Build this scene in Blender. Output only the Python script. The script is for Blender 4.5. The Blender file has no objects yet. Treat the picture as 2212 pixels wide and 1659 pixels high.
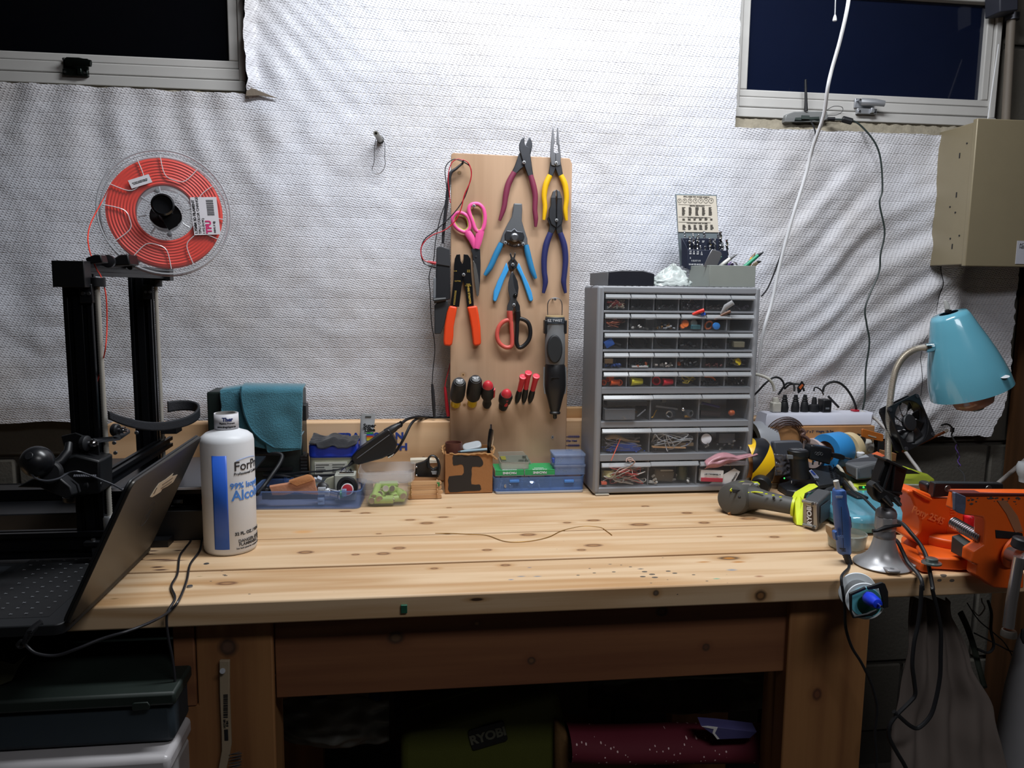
import bpy, bmesh, math, random
from mathutils import Vector as V, Matrix as MX, Euler, noise as NZ
PI = math.pi
random.seed(7)
SC = bpy.context.scene
COL = SC.collection
# ---------------------------------------------------------------- camera
yaw, pit, rol = [math.radians(a) for a in (7.118, 7.141, 0.661)]
cy, sy, cp, sp = math.cos(yaw), math.sin(yaw), math.cos(pit), math.sin(pit)
CF = V((sy*cp, cy*cp, -sp)); _R = V((cy, -sy, 0)); _U = _R.cross(CF)
CR = _R*math.cos(rol)+_U*math.sin(rol); CU = -_R*math.sin(rol)+_U*math.cos(rol)
CC = V((0, 0, 1.29))
cam = bpy.data.cameras.new('camera'); camo = bpy.data.objects.new('camera', cam); COL.objects.link(camo)
cam.sensor_width = 36; cam.lens = 1640*36/2212; cam.clip_start = 0.02
camo.matrix_world = MX(((CR.x, CU.x, -CF.x, 0), (CR.y, CU.y, -CF.y, 0), (CR.z, CU.z, -CF.z, CC.z), (0, 0, 0, 1)))
SC.camera = camo
# ---------------------------------------------------------------- world, lamps, exposure
wd = bpy.data.worlds.new('night'); SC.world = wd; wd.use_nodes = True
wb = wd.node_tree.nodes['Background']; wb.inputs[0].default_value = (0.012, 0.02, 0.06, 1); wb.inputs[1].default_value = 0.2
def area(name, loc, rot, sx, sz, power, col):
    l = bpy.data.lights.new(name, 'AREA'); l.shape = 'RECTANGLE'; l.size = sx; l.size_y = sz; l.energy = power; l.color = col
    o = bpy.data.objects.new(name, l); COL.objects.link(o); o.location = loc; o.rotation_euler = rot; return o
area('shop_light', (0.36, 1.17, 2.30), (math.radians(10), 0, 0), 1.0, 0.16, 19, (0.93, 0.965, 1.0))
area('fill_light', (0.7, -0.35, 2.36), (math.radians(28), 0, 0), 0.9, 0.3, 8.0, (0.97, 0.97, 1.0))  # unseen fill lamp, added to brighten the fronts of things
SC.view_settings.view_transform = 'Standard'; SC.view_settings.look = 'None'
SC.view_settings.exposure = 0.35; SC.view_settings.gamma = 1; SC.view_settings.use_curve_mapping = False
SC.cycles.transparent_max_bounces = 24; SC.cycles.max_bounces = 10

# a point of the scene under a pixel of the 2212x1659 frame, on the plane y=Y or z=Z
def ray(px, py): return CF+CR*((px-1106)/1640)-CU*((py-829.5)/1640)
def onY(px, py, Y): d = ray(px, py); return CC+d*(Y/d.y)
def onZ(px, py, Z=0.85): d = ray(px, py); return CC+d*((Z-1.29)/d.z)
def onX(px, py, X): d = ray(px, py); return CC+d*(X/d.x)
# ---------------------------------------------------------------- mesh helpers
def spl(pts, n=6, closed=False):
    P = [V(p) for p in pts]; out = []; m = len(P)
    for i in range(m if closed else m-1):
        if closed: a, b, c, d = P[i-1], P[i], P[(i+1) % m], P[(i+2) % m]
        else: a, b, c, d = P[max(i-1, 0)], P[i], P[i+1], P[min(i+2, m-1)]
        for k in range(n):
            t = k/n
            out.append(0.5*((2*b)+(c-a)*t+(2*a-5*b+4*c-d)*t*t+(3*b-a-3*c+d)*t*t*t))
    if not closed: out.append(P[-1])
    return out
def basis(d):
    d = d.normalized(); u = d.cross(V((0, 0, 1)))
    if u.length < 0.05: u = d.cross(V((0, 1, 0)))
    u.normalize(); return d, u, u.cross(d)
def T(x=0, y=0, z=0, rx=0, ry=0, rz=0):
    return MX.Translation((x, y, z)) @ Euler([math.radians(a) for a in (rx, ry, rz)]).to_matrix().to_4x4()
def TV(v, rx=0, ry=0, rz=0): return T(v[0], v[1], v[2], rx, ry, rz)
class B:
    def __init__(s, M=None): s.v = []; s.f = []; s.M = M or MX()
    def add(s, vs, fs):
        n = len(s.v); s.v += [s.M @ V(v) for v in vs]; s.f += [tuple(i+n for i in f) for f in fs]; return s
    def box(s, x0, x1, y0, y1, z0, z1):
        return s.add([(x, y, z) for x in (x0, x1) for y in (y0, y1) for z in (z0, z1)],
                     [(0, 1, 3, 2), (4, 6, 7, 5), (0, 4, 5, 1), (2, 3, 7, 6), (0, 2, 6, 4), (1, 5, 7, 3)])
    def cbox(s, c, d): return s.box(c[0]-d[0]/2, c[0]+d[0]/2, c[1]-d[1]/2, c[1]+d[1]/2, c[2]-d[2]/2, c[2]+d[2]/2)
    def tube(s, pts, r, n=8, closed=False, flat=None, caps=True):
        # flat=(direction, factor): squashed cross-section along a direction
        P = [V(p) for p in pts]; m = len(P); vs = []
        R = r if isinstance(r, (list, tuple)) else [r]*m
        if len(R) != m:
            R = [R[min(int(i*(len(R)-1)/(m-1)), len(R)-2)]*(1-((i*(len(R)-1)/(m-1)) % 1 if i < m-1 else 1))
                 + R[min(int(i*(len(R)-1)/(m-1)), len(R)-2)+1]*((i*(len(R)-1)/(m-1)) % 1 if i < m-1 else 1) for i in range(m)]
        u0 = None
        for i, p in enumerate(P):
            d = (P[(i+1) % m]-P[i-1]) if closed else (P[min(i+1, m-1)]-P[max(i-1, 0)])
            if d.length < 1e-9: d = V((0, 0, 1))
            d, u, w = basis(d)
            if u0 is not None:
                u = u0-d*u0.dot(d)
                if u.length < 1e-6: u = basis(d)[1]
                u.normalize(); w = u.cross(d)
            u0 = u
            for k in range(n):
                a = 2*PI*k/n; o = u*math.cos(a)*R[i]+w*math.sin(a)*R[i]
                if flat: fd = V(flat[0]).normalized(); o = o-fd*o.dot(fd)*(1-flat[1])
                vs.append(p+o)
        fs = []
        for i in range(m if closed else m-1):
            j = (i+1) % m
            for k in range(n): fs.append((i*n+k, i*n+(k+1) % n, j*n+(k+1) % n, j*n+k))
        if not closed and caps: fs += [tuple(range(n-1, -1, -1)), tuple(range((m-1)*n, m*n))]
        return s.add(vs, fs)
    def cyl(s, a, b, r, r2=None, n=16): return s.tube([a, b], [r, r if r2 is None else r2], n)
    def lathe(s, prof, o=(0, 0, 0), ax=(0, 0, 1), n=28, cap=True, sx=1, sy=1):
        d, u, w = basis(V(ax)); o = V(o); vs = []
        for r, h in prof:
            for k in range(n):
                a = 2*PI*k/n; vs.append(o+d*h+u*math.cos(a)*r*sx+w*math.sin(a)*r*sy)
        fs = [(i*n+k, i*n+(k+1) % n, (i+1)*n+(k+1) % n, (i+1)*n+k) for i in range(len(prof)-1) for k in range(n)]
        if cap: fs += [tuple(range(n-1, -1, -1)), tuple(range((len(prof)-1)*n, len(prof)*n))]
        return s.add(vs, fs)
    def prism(s, poly, off):
        n = len(poly); P = [V(p) for p in poly]; o = V(off)
        return s.add(P+[p+o for p in P], [tuple(range(n-1, -1, -1)), tuple(range(n, 2*n))]+[(i, (i+1) % n, (i+1) % n+n, i+n) for i in range(n)])
    def loft(s, rings, cap=True):
        n = len(rings[0]); vs = [p for r in rings for p in r]
        fs = [(i*n+k, i*n+(k+1) % n, (i+1)*n+(k+1) % n, (i+1)*n+k) for i in range(len(rings)-1) for k in range(n)]
        if cap: fs += [tuple(range(n-1, -1, -1)), tuple(range((len(rings)-1)*n, len(rings)*n))]
        return s.add(vs, fs)
    def grid(s, fn, nu, nv):
        vs = [fn(i/nu, j/nv) for i in range(nu+1) for j in range(nv+1)]
        return s.add(vs, [(i*(nv+1)+j, (i+1)*(nv+1)+j, (i+1)*(nv+1)+j+1, i*(nv+1)+j+1) for i in range(nu) for j in range(nv)])
    def sph(s, c, r, n=16, m=10, sc=(1, 1, 1)):
        pr = [(r*math.sin(PI*(i+.02)/(m+.04)), -r*math.cos(PI*(i+.02)/(m+.04))) for i in range(m+1)]
        vs = []
        for q, h in pr:
            for k in range(n): a = 2*PI*k/n; vs.append((c[0]+q*math.cos(a)*sc[0], c[1]+q*math.sin(a)*sc[1], c[2]+h*sc[2]))
        fs = [(i*n+k, i*n+(k+1) % n, (i+1)*n+(k+1) % n, (i+1)*n+k) for i in range(m) for k in range(n)]
        return s.add(vs, fs+[tuple(range(n-1, -1, -1)), tuple(range(m*n, (m+1)*n))])
def rrect(w, h, r, n=4, cx=0, cyy=0):
    out = []
    for (sx_, sy_, a0) in ((1, 1, 0), (-1, 1, 90), (-1, -1, 180), (1, -1, 270)):
        for k in range(n+1):
            a = math.radians(a0+90*k/n); out.append((cx+sx_*(w/2-r)+r*math.cos(a), cyy+sy_*(h/2-r)+r*math.sin(a)))
    return out
def pw(o):
    v = V((0, 0, 0))
    while o is not None: v = v+o.location; o = o.parent
    return v
def part(name, b, m, parent=None, bev=0, sub=0, label=None, kind=None, solid=0, ang=38, seg=2):
    me = bpy.data.meshes.new(name); off = pw(parent)
    me.from_pydata([tuple(v-off) for v in b.v], [], b.f)
    bm = bmesh.new(); bm.from_mesh(me); bmesh.ops.recalc_face_normals(bm, faces=bm.faces); bm.to_mesh(me); bm.free()
    me.polygons.foreach_set('use_smooth', [True]*len(me.polygons)); me.set_sharp_from_angle(angle=math.radians(ang))
    me.materials.append(m)
    o = bpy.data.objects.new(name, me); COL.objects.link(o); o.parent = parent
    if solid: q = o.modifiers.new('s', 'SOLIDIFY'); q.thickness = solid; q.offset = 0
    if bev: q = o.modifiers.new('b', 'BEVEL'); q.width = bev; q.segments = seg; q.limit_method = 'ANGLE'; q.angle_limit = math.radians(ang)
    if sub: q = o.modifiers.new('u', 'SUBSURF'); q.levels = sub; q.render_levels = sub
    if label: o['label'] = label
    if kind: o['kind'] = kind
    return o
def thing(name, label, cat, loc=(0, 0, 0), group=None):
    o = bpy.data.objects.new(name, None); COL.objects.link(o); o.location = loc; o['label'] = label; o['category'] = cat
    o.empty_display_size = 0.02
    if group: o['group'] = group
    return o
def solo(name, b, m, label, cat, group=None, **k):
    xs = [v.x for v in b.v]; ys = [v.y for v in b.v]; zs = [v.z for v in b.v]
    base = V(((min(xs)+max(xs))/2, (min(ys)+max(ys))/2, min(zs)))
    b2 = B(); b2.v = [v-base for v in b.v]; b2.f = b.f
    o = part(name, b2, m, None, **k); o.location = base; o['label'] = label; o['category'] = cat
    if group: o['group'] = group
    return o
def struct(name, b, m, parent=None, **k):
    o = part(name, b, m, parent, **k)
    if parent is None: o['kind'] = 'structure'
    return o
def kids(o): return [c for c in bpy.data.objects if c.parent is o]
def dup(root, M, label=None, group=None):
    r = root.copy(); COL.objects.link(r); r.matrix_world = M
    if label: r['label'] = label
    if group: r['group'] = group
    for ch in kids(root):
        c = ch.copy(); COL.objects.link(c); c.parent = r
        for g in kids(ch): d = g.copy(); COL.objects.link(d); d.parent = c
    return r
TX = []
def txt(s, size, M, m, parent=None, name='lettering', bold=0.0, al='CENTER', sx=1.0, sp=1.0):
    cu = bpy.data.curves.new(name, 'FONT'); cu.body = s; cu.size = size; cu.align_x = al; cu.align_y = 'CENTER'; cu.extrude = 0.00025
    cu.offset = bold*size; cu.resolution_u = 3; cu.space_character = sp; cu.space_line = 0.85
    o = bpy.data.objects.new(name, cu); COL.objects.link(o); o.parent = parent
    o.matrix_local = MX.Translation(-pw(parent)) @ M @ MX.Diagonal((sx, 1, 1, 1)); cu.materials.append(m); TX.append(o); return o
def flush_text():
    dg = bpy.context.evaluated_depsgraph_get()
    for o in TX:
        me = bpy.data.meshes.new_from_object(o.evaluated_get(dg)); n = bpy.data.objects.new('x', me); COL.objects.link(n)
        n.parent = o.parent; n.matrix_local = o.matrix_local.copy(); nm = o.name.split('.')[0]; bpy.data.objects.remove(o); n.name = nm
# ---------------------------------------------------------------- materials
def lin(c):
    if isinstance(c, str): c = [int(c[i:i+2], 16)/255 for i in (0, 2, 4)]
    return tuple(((x+0.055)/1.055)**2.4 if x > 0.04045 else x/12.92 for x in c)
MC = {}
def pm(name, col, rough=0.5, metal=0, var=0.08, scale=25, bump=0.0, bs=200, coat=0, emit=0, spec=0.5, see=0, sheen=0):
    if name in MC: return MC[name]
    m = bpy.data.materials.new(name); MC[name] = m; m.use_nodes = True; nt = m.node_tree; N, L = nt.nodes, nt.links
    p = N['Principled BSDF']; c = lin(col)
    tc = N.new('ShaderNodeTexCoord'); nz = N.new('ShaderNodeTexNoise'); nz.inputs['Scale'].default_value = scale; nz.inputs['Detail'].default_value = 4
    L.new(tc.outputs['Object'], nz.inputs['Vector'])
    mx = N.new('ShaderNodeMix'); mx.data_type = 'RGBA'; L.new(nz.outputs['Fac'], mx.inputs['Factor'])
    mx.inputs['A'].default_value = (*[x*(1-var) for x in c], 1); mx.inputs['B'].default_value = (*[min(1, x*(1+var)) for x in c], 1)
    L.new(mx.outputs['Result'], p.inputs['Base Color'])
    p.inputs['Roughness'].default_value = rough; p.inputs['Metallic'].default_value = metal; p.inputs['Coat Weight'].default_value = coat
    p.inputs['Specular IOR Level'].default_value = spec
    if sheen: p.inputs['Sheen Weight'].default_value = sheen
    if emit: L.new(mx.outputs['Result'], p.inputs['Emission Color']); p.inputs['Emission Strength'].default_value = emit
    if bump:
        n2 = N.new('ShaderNodeTexNoise'); n2.inputs['Scale'].default_value = bs; n2.inputs['Detail'].default_value = 3; L.new(tc.outputs['Object'], n2.inputs['Vector'])
        bp = N.new('ShaderNodeBump'); bp.inputs['Strength'].default_value = bump; bp.inputs['Distance'].default_value = 0.002
        L.new(n2.outputs['Fac'], bp.inputs['Height']); L.new(bp.outputs['Normal'], p.inputs['Normal'])
    if see:
        tr = N.new('ShaderNodeBsdfTransparent'); tr.inputs[0].default_value = (*[1-min(0.45, (1-see)*1.1)*(1-x) for x in c], 1)
        ms = N.new('ShaderNodeMixShader'); ms.inputs[0].default_value = 1-see
        L.new(tr.outputs[0], ms.inputs[1]); L.new(p.outputs[0], ms.inputs[2]); L.new(ms.outputs[0], N['Material Output'].inputs[0])
    return m
def wood(name, c1, c2, axis=0, scale=1.0, knots=(), rough=0.6, org=(0, 0, 0), spots=(), worn=0):
    m = bpy.data.materials.new(name); m.use_nodes = True; nt = m.node_tree; N, L = nt.nodes, nt.links; p = N['Principled BSDF']
    tc = N.new('ShaderNodeTexCoord'); mp = N.new('ShaderNodeMapping'); sc = [42*scale]*3; sc[axis] = 1.6*scale; mp.inputs['Scale'].default_value = sc
    L.new(tc.outputs['Object'], mp.inputs['Vector'])
    n1 = N.new('ShaderNodeTexNoise'); n1.inputs['Scale'].default_value = 1; n1.inputs['Detail'].default_value = 6; n1.inputs['Roughness'].default_value = 0.62; L.new(mp.outputs[0], n1.inputs['Vector'])
    mp2 = N.new('ShaderNodeMapping'); sc2 = [9*scale]*3; sc2[axis] = 0.7*scale; mp2.inputs['Scale'].default_value = sc2; L.new(tc.outputs['Object'], mp2.inputs['Vector'])
    n2 = N.new('ShaderNodeTexNoise'); n2.inputs['Scale'].default_value = 1; n2.inputs['Detail'].default_value = 2; L.new(mp2.outputs[0], n2.inputs['Vector'])
    ml = N.new('ShaderNodeMath'); ml.operation = 'MULTIPLY'; ml.inputs[1].default_value = 46; L.new(n2.outputs['Fac'], ml.inputs[0])
    sn = N.new('ShaderNodeMath'); sn.operation = 'SINE'; L.new(ml.outputs[0], sn.inputs[0])
    pwn = N.new('ShaderNodeMath'); pwn.operation = 'MULTIPLY_ADD'; pwn.inputs[1].default_value = 0.2; pwn.inputs[2].default_value = 0.0; L.new(sn.outputs[0], pwn.inputs[0])
    ad = N.new('ShaderNodeMath'); ad.operation = 'ADD'; L.new(n1.outputs['Fac'], ad.inputs[0]); L.new(pwn.outputs[0], ad.inputs[1])
    cr = N.new('ShaderNodeValToRGB'); cr.color_ramp.elements[0].position = 0.2; cr.color_ramp.elements[1].position = 0.72
    cr.color_ramp.elements[0].color = (*lin(c2), 1); cr.color_ramp.elements[1].color = (*lin(c1), 1); L.new(ad.outputs[0], cr.inputs[0])
    out = cr.outputs[0]
    def blob(src, pos, rx, ry, rz, col, wob=0.0, hard=0.55, ring=False):
        sb = N.new('ShaderNodeVectorMath'); sb.operation = 'SUBTRACT'; L.new(tc.outputs['Object'], sb.inputs[0]); sb.inputs[1].default_value = tuple(V(pos)-V(org))
        ms = N.new('ShaderNodeVectorMath'); ms.operation = 'MULTIPLY'; ms.inputs[1].default_value = (1/rx, 1/ry, 1/rz); L.new(sb.outputs[0], ms.inputs[0])
        ln = N.new('ShaderNodeVectorMath'); ln.operation = 'LENGTH'; L.new(ms.outputs[0], ln.inputs[0]); val = ln.outputs['Value']
        if wob:
            a = N.new('ShaderNodeMath'); a.operation = 'MULTIPLY_ADD'; a.inputs[1].default_value = wob; L.new(n1.outputs['Fac'], a.inputs[0]); L.new(val, a.inputs[2]); val = a.outputs[0]
        r = N.new('ShaderNodeMapRange'); r.inputs['From Min'].default_value = hard; r.inputs['From Max'].default_value = 1.0+wob/2; r.inputs['To Min'].default_value = 1; r.inputs['To Max'].default_value = 0
        L.new(val, r.inputs['Value'])
        x = N.new('ShaderNodeMix'); x.data_type = 'RGBA'; L.new(r.outputs[0], x.inputs['Factor']); L.new(src, x.inputs['A']); x.inputs['B'].default_value = (*lin(col), 1)
        return x.outputs['Result']
    for k in knots:
        x, y, z, r = k[:4]; e = [r]*3; e2 = [r*0.62]*3; e[axis] = r*(k[4] if len(k) > 4 else 1.6); e2[axis] = e[axis]*0.62
        dk = k[5] if len(k) > 5 else '6e4a32'; mid = k[6] if len(k) > 6 else 'a07850'
        out = blob(out, (x, y, z), e[0]*2.2, e[1]*1.8, e[2]*1.8, c2, 0, 0.3); out = blob(out, (x, y, z), *e, dk, 0.5, 0.8); out = blob(out, (x, y, z), *e2, mid, 0.4, 0.7)
    for s in spots: out = blob(out, s[0], *s[1], s[2], s[3] if len(s) > 3 else 0.6, 0.7)
    if worn:
        v = N.new('ShaderNodeTexVoronoi'); v.inputs['Scale'].default_value = 75; v.feature = 'F1'; mpp = N.new('ShaderNodeMapping'); mpp.inputs['Scale'].default_value = (0.6, 1, 1)
        L.new(tc.outputs['Object'], mpp.inputs[0]); L.new(mpp.outputs[0], v.inputs['Vector'])
        w = N.new('ShaderNodeTexNoise'); w.inputs['Scale'].default_value = 6; L.new(tc.outputs['Object'], w.inputs['Vector'])
        r = N.new('ShaderNodeMapRange'); r.inputs['From Min'].default_value = 0.5; r.inputs['From Max'].default_value = 0.75; r.inputs['To Min'].default_value = 0; r.inputs['To Max'].default_value = 0.2*worn; L.new(w.outputs['Fac'], r.inputs['Value'])
        lt = N.new('ShaderNodeMath'); lt.operation = 'LESS_THAN'; L.new(v.outputs['Distance'], lt.inputs[0]); L.new(r.outputs[0], lt.inputs[1])
        x = N.new('ShaderNodeMix'); x.data_type = 'RGBA'; L.new(lt.outputs[0], x.inputs['Factor']); L.new(out, x.inputs['A']); x.inputs['B'].default_value = (*lin('5a5148'), 1); out = x.outputs['Result']
    L.new(out, p.inputs['Base Color']); p.inputs['Roughness'].default_value = rough
    bp = N.new('ShaderNodeBump'); bp.inputs['Strength'].default_value = 0.25; bp.inputs['Distance'].default_value = 0.001; L.new(n1.outputs['Fac'], bp.inputs['Height']); L.new(bp.outputs[0], p.inputs['Normal'])
    return m
black = pm('black_plastic', '17181b', 0.42)
blackm = pm('black_matte', '121315', 0.7)
rubber = pm('black_rubber', '15161a', 0.55)
grey = pm('grey_plastic', '6d7075', 0.5)
white = pm('white_plastic', 'd8d9dc', 0.4)
steel = pm('steel', 'a9abb0', 0.3, 1.0)
dsteel = pm('dark_steel', '54565c', 0.38, 0.9)
chrome = pm('chrome', 'd9dadd', 0.12, 1.0)
cardb = pm('cardboard', 'a9794b', 0.85, bump=0.1)
orange = pm('orange', 'f2552a', 0.45)
red = pm('red_plastic', 'c8323e', 0.4)
ink = pm('black_ink', '16161a', 0.6)
paper = pm('white_paper', 'e4e2e0', 0.8)
clear = pm('clear_plastic', 'c9cdd2', 0.15, see=0.85, spec=0.6)
lime = pm('lime_plastic', 'cde03a', 0.45)
# ================================================================ the room
conc = pm('concrete_block', '4e4a43', 0.95, var=0.25, scale=9, bump=0.6, bs=120)
mortar = pm('mortar', '3e3b36', 0.95, var=0.2, bump=0.5)
ceilm = pm('ceiling_paint', '8d8a84', 0.9)
floorm = pm('floor_concrete', '4a4642', 0.9, var=0.2, scale=4, bump=0.3, bs=60)
WX0, WX1, WY0, WZ = -1.9, 2.3, -2.0, 2.42
YW = 1.80
fl = struct('floor', B().box(WX0, WX1, WY0, YW+0.2, -0.1, 0), floorm)
struct('ceiling', B().box(WX0, WX1, WY0, YW+0.2, WZ, WZ+0.1), ceilm)
struct('wall_left', B().box(WX0-0.1, WX0, WY0, YW+0.2, 0, WZ), conc)
struct('wall_right', B().box(WX1, WX1+0.1, WY0, YW+0.2, 0, WZ), conc)
struct('wall_front', B().box(WX0, WX1, WY0-0.1, WY0, 0, WZ), conc)
WL = (-1.55, -0.372, 1.722)      # window openings: x0, x1, sill z
WR = (0.747, 1.425, 1.712)
b = B()
b.box(WX0, WX1, YW+0.012, YW+0.2, 0, WR[2]-0.03)
b.box(WX0, WL[0], YW+0.012, YW+0.2, WR[2]-0.03, WZ); b.box(WL[1], WR[0], YW+0.012, YW+0.2, WR[2]-0.03, WZ); b.box(WR[1], WX1, YW+0.012, YW+0.2, WR[2]-0.03, WZ)
b.box(WL[0], WL[1], YW+0.012, YW+0.2, 2.3, WZ); b.box(WR[0], WR[1], YW+0.012, YW+0.2, 2.3, WZ)
wallb = struct('wall_back', b, mortar)
# blocks laid in the wall, each a piece
me = None
def block(x0, x1, z0, z1):
    part('block', B().box(x0+0.005, x1-0.005, YW, YW+0.03, z0+0.005, z1-0.005), conc, wallb, bev=0.004, seg=1)
for r in range(8):
    z0 = 0.1+0.2*r; off = 0.2 if r % 2 else 0
    for c in range(11):
        x0 = WX0+0.4*c-off; x1 = x0+0.4
        x0 = max(x0, WX0); x1 = min(x1, WX1)
        if x1-x0 > 0.03: block(x0, x1, z0, z0+0.2)
for z0 in (1.7, 1.9, 2.1):
    block(1.44, 1.85, z0, min(z0+0.2, 2.4)); block(1.85, 2.28, z0, min(z0+0.2, 2.4))
# ---- windows
alum = pm('painted_window_frame', 'b5b3b0', 0.45, var=0.05)
glass = pm('night_glass', '07080c', 0.04, see=0.12, spec=0.6)
glass2 = pm('night_glass_with_reflection', '10172c', 0.08, see=0.15, spec=0.9)  # blue reflection put into the colour of the right pane
def window(n, x0, x1, zb, side, latchx, gm):
    fr = B()
    fr.box(x0, x1, YW-0.012, YW+0.05, zb-0.004, zb+0.018)              # sill member
    root = struct('window_%d' % n, fr, alum, bev=0.002)
    def fp(nm, *a): return part(nm, B().box(*a), alum, root, bev=0.0025)
    fp('frame_rail', x0, x1, YW-0.006, YW+0.045, zb+0.021, zb+0.044)
    fp('sash_rail', x0+0.0, x1-0.012, YW-0.001, YW+0.04, zb+0.0455, zb+0.062)
    if side < 0:
        fp('frame_stile', x1-0.014, x1, YW-0.008, YW+0.05, zb+0.018, 2.3); fp('sash_stile', x1-0.036, x1-0.0155, YW-0.001, YW+0.04, zb+0.062, 2.26); fp('frame_stile', x0, x0+0.03, YW-0.008, YW+0.05, zb+0.018, 2.3)
        g0, g1 = x0+0.03, x1-0.036
    else:
        fp('frame_stile', x0, x0+0.014, YW-0.008, YW+0.05, zb+0.018, 2.3); fp('sash_stile', x0+0.0155, x0+0.034, YW-0.001, YW+0.04, zb+0.062, 2.26)
        fp('frame_stile', x1-0.016, x1, YW-0.008, YW+0.05, zb+0.018, 2.3); fp('sash_stile', x1-0.036, x1-0.018, YW-0.001, YW+0.04, zb+0.062, 2.26)
        g0, g1 = x0+0.034, x1-0.036
    top = 1.995 if side > 0 else 2.2
    fp('top_rail', x0, x1, YW-0.006, YW+0.045, top, top+0.035)
    struct('pane', B().box(g0, g1, YW+0.012, YW+0.016, zb+0.06, top+0.01), gm, root)
    return root
w1 = window(1, WL[0], WL[1], 1.716, -1, 0, glass)
w2 = window(2, WR[0], WR[1], 1.706, 1, 0, glass2)
def latch(root, x, z, m, flip=1):
    part('latch_plate', B().box(x, x+0.05, YW-0.012, YW-0.006, z+0.006, z+0.028), m, root, bev=0.001)
    part('latch_keeper', B().box(x+0.002, x+0.052, YW-0.022, YW-0.012, z-0.010, z+0.003).box(x+0.034, x+0.042, YW-0.028, YW-0.012, z-0.008, z+0.004), m, root, bev=0.001)
    part('latch_lever', B().tube([(x+0.012, YW-0.02, z+0.018), (x+0.04, YW-0.03, z+0.016), (x+0.064, YW-0.032, z+0.013)], [0.009, 0.0085, 0.007], 10, flat=((0, 1, 0), 0.6)), m, root)
    for dx, dz in ((0.006, 0.022), (0.02, 0.02), (0.007, -0.004), (0.047, -0.004)):
        part('screw', B().cyl((x+dx, YW-0.024, z+dz), (x+dx, YW-0.012, z+dz), 0.0025, n=8), steel, root)
latch(w1, -0.745, 1.738, pm('latch_dark', '2c3330', 0.25, 0.9))
latch(w2, 1.05, 1.728, pm('latch_chrome', 'a5a7ac', 0.35, 0.6))
# dark ledge of rough mortar under each window, the bare concrete lip
lipm = pm('mortar_lip', '8c8474', 0.95, var=.3, scale=60, bump=.6)
struct('trim_1', B().grid(lambda u, v: V((WL[0]+u*(WL[1]-WL[0]), YW-0.006-0.012*v+0.006*NZ.noise(V((u*60, v*4, 1))), 1.712-0.022*v+0.004*NZ.noise(V((u*70, v*5, 3))))), 160, 4), lipm)
struct('trim_2', B().grid(lambda u, v: V((WR[0]+u*(WR[1]-WR[0]), YW-0.006-0.012*v+0.006*NZ.noise(V((u*40, v*4, 7))), 1.704-0.034*v+0.004*NZ.noise(V((u*50, v*5, 9))))), 100, 4), lipm)
# outside: dark ground and a retaining wall beyond the panes
# ---- white wrap sheet hung over the wall
def sheetmat():
    m = bpy.data.materials.new('embossed_white_sheet'); m.use_nodes = True; nt = m.node_tree; N, L = nt.nodes, nt.links; p = N['Principled BSDF']
    tc = N.new('ShaderNodeTexCoord'); sx = N.new('ShaderNodeSeparateXYZ'); L.new(tc.outputs['Object'], sx.inputs[0])
    def mth(op, a, b=None, c=None):
        n = N.new('ShaderNodeMath'); n.operation = op
        for i, q in enumerate((a, b, c)):
            if q is None: continue
            if isinstance(q, (int, float)): n.inputs[i].default_value = q
            else: L.new(q, n.inputs[i])
        return n.outputs[0]
    wob = N.new('ShaderNodeTexNoise'); wob.inputs['Scale'].default_value = 30; L.new(tc.outputs['Object'], wob.inputs['Vector'])
    X = mth('MULTIPLY_ADD', wob.outputs['Fac'], 0.006, sx.outputs['X']); Z = mth('MULTIPLY_ADD', wob.outputs['Fac'], 0.004, sx.outputs['Z'])
    a = mth('SINE', mth('MULTIPLY', mth('ADD', X, mth('MULTIPLY', Z, 0.8)), 2*PI/0.0115)); c = mth('SINE', mth('MULTIPLY', mth('SUBTRACT', Z, mth('MULTIPLY', X, 0.25)), 2*PI/0.0078))
    dots = mth('POWER', mth('MAXIMUM', mth('MULTIPLY', a, c), 0), 1.5)
    line = mth('POWER', mth('MAXIMUM', mth('SINE', mth('MULTIPLY', Z, 2*PI/0.0225)), 0), 30)
    nz = N.new('ShaderNodeTexNoise'); nz.inputs['Scale'].default_value = 60; nz.inputs['Detail'].default_value = 4; L.new(tc.outputs['Object'], nz.inputs['Vector'])
    h = mth('ADD', mth('ADD', mth('MULTIPLY', dots, 0.6), mth('MULTIPLY', line, -0.35)), mth('MULTIPLY', nz.outputs['Fac'], 0.8))
    bp = N.new('ShaderNodeBump'); bp.inputs['Strength'].default_value = 0.75; bp.inputs['Distance'].default_value = 0.0022; L.new(h, bp.inputs['Height']); L.new(bp.outputs[0], p.inputs['Normal'])
    st = N.new('ShaderNodeTexNoise'); st.inputs['Scale'].default_value = 3.2; st.inputs['Detail'].default_value = 6; L.new(tc.outputs['Object'], st.inputs['Vector'])
    cr = N.new('ShaderNodeValToRGB'); cr.color_ramp.elements[0].position = 0.32; cr.color_ramp.elements[0].color = (*lin('c2bfc0'), 1); cr.color_ramp.elements[1].position = 0.6; cr.color_ramp.elements[1].color = (*lin('d3d5de'), 1)
    L.new(st.outputs['Fac'], cr.inputs[0]); L.new(cr.outputs[0], p.inputs['Base Color']); p.inputs['Roughness'].default_value = 0.42; p.inputs['Specular IOR Level'].default_value = 0.45
    return m
shm = sheetmat()
YS = 1.772
def sm(a, b_, x): t = max(0, min(1, (x-a)/(b_-a))); return t*t*(3-2*t)
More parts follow.
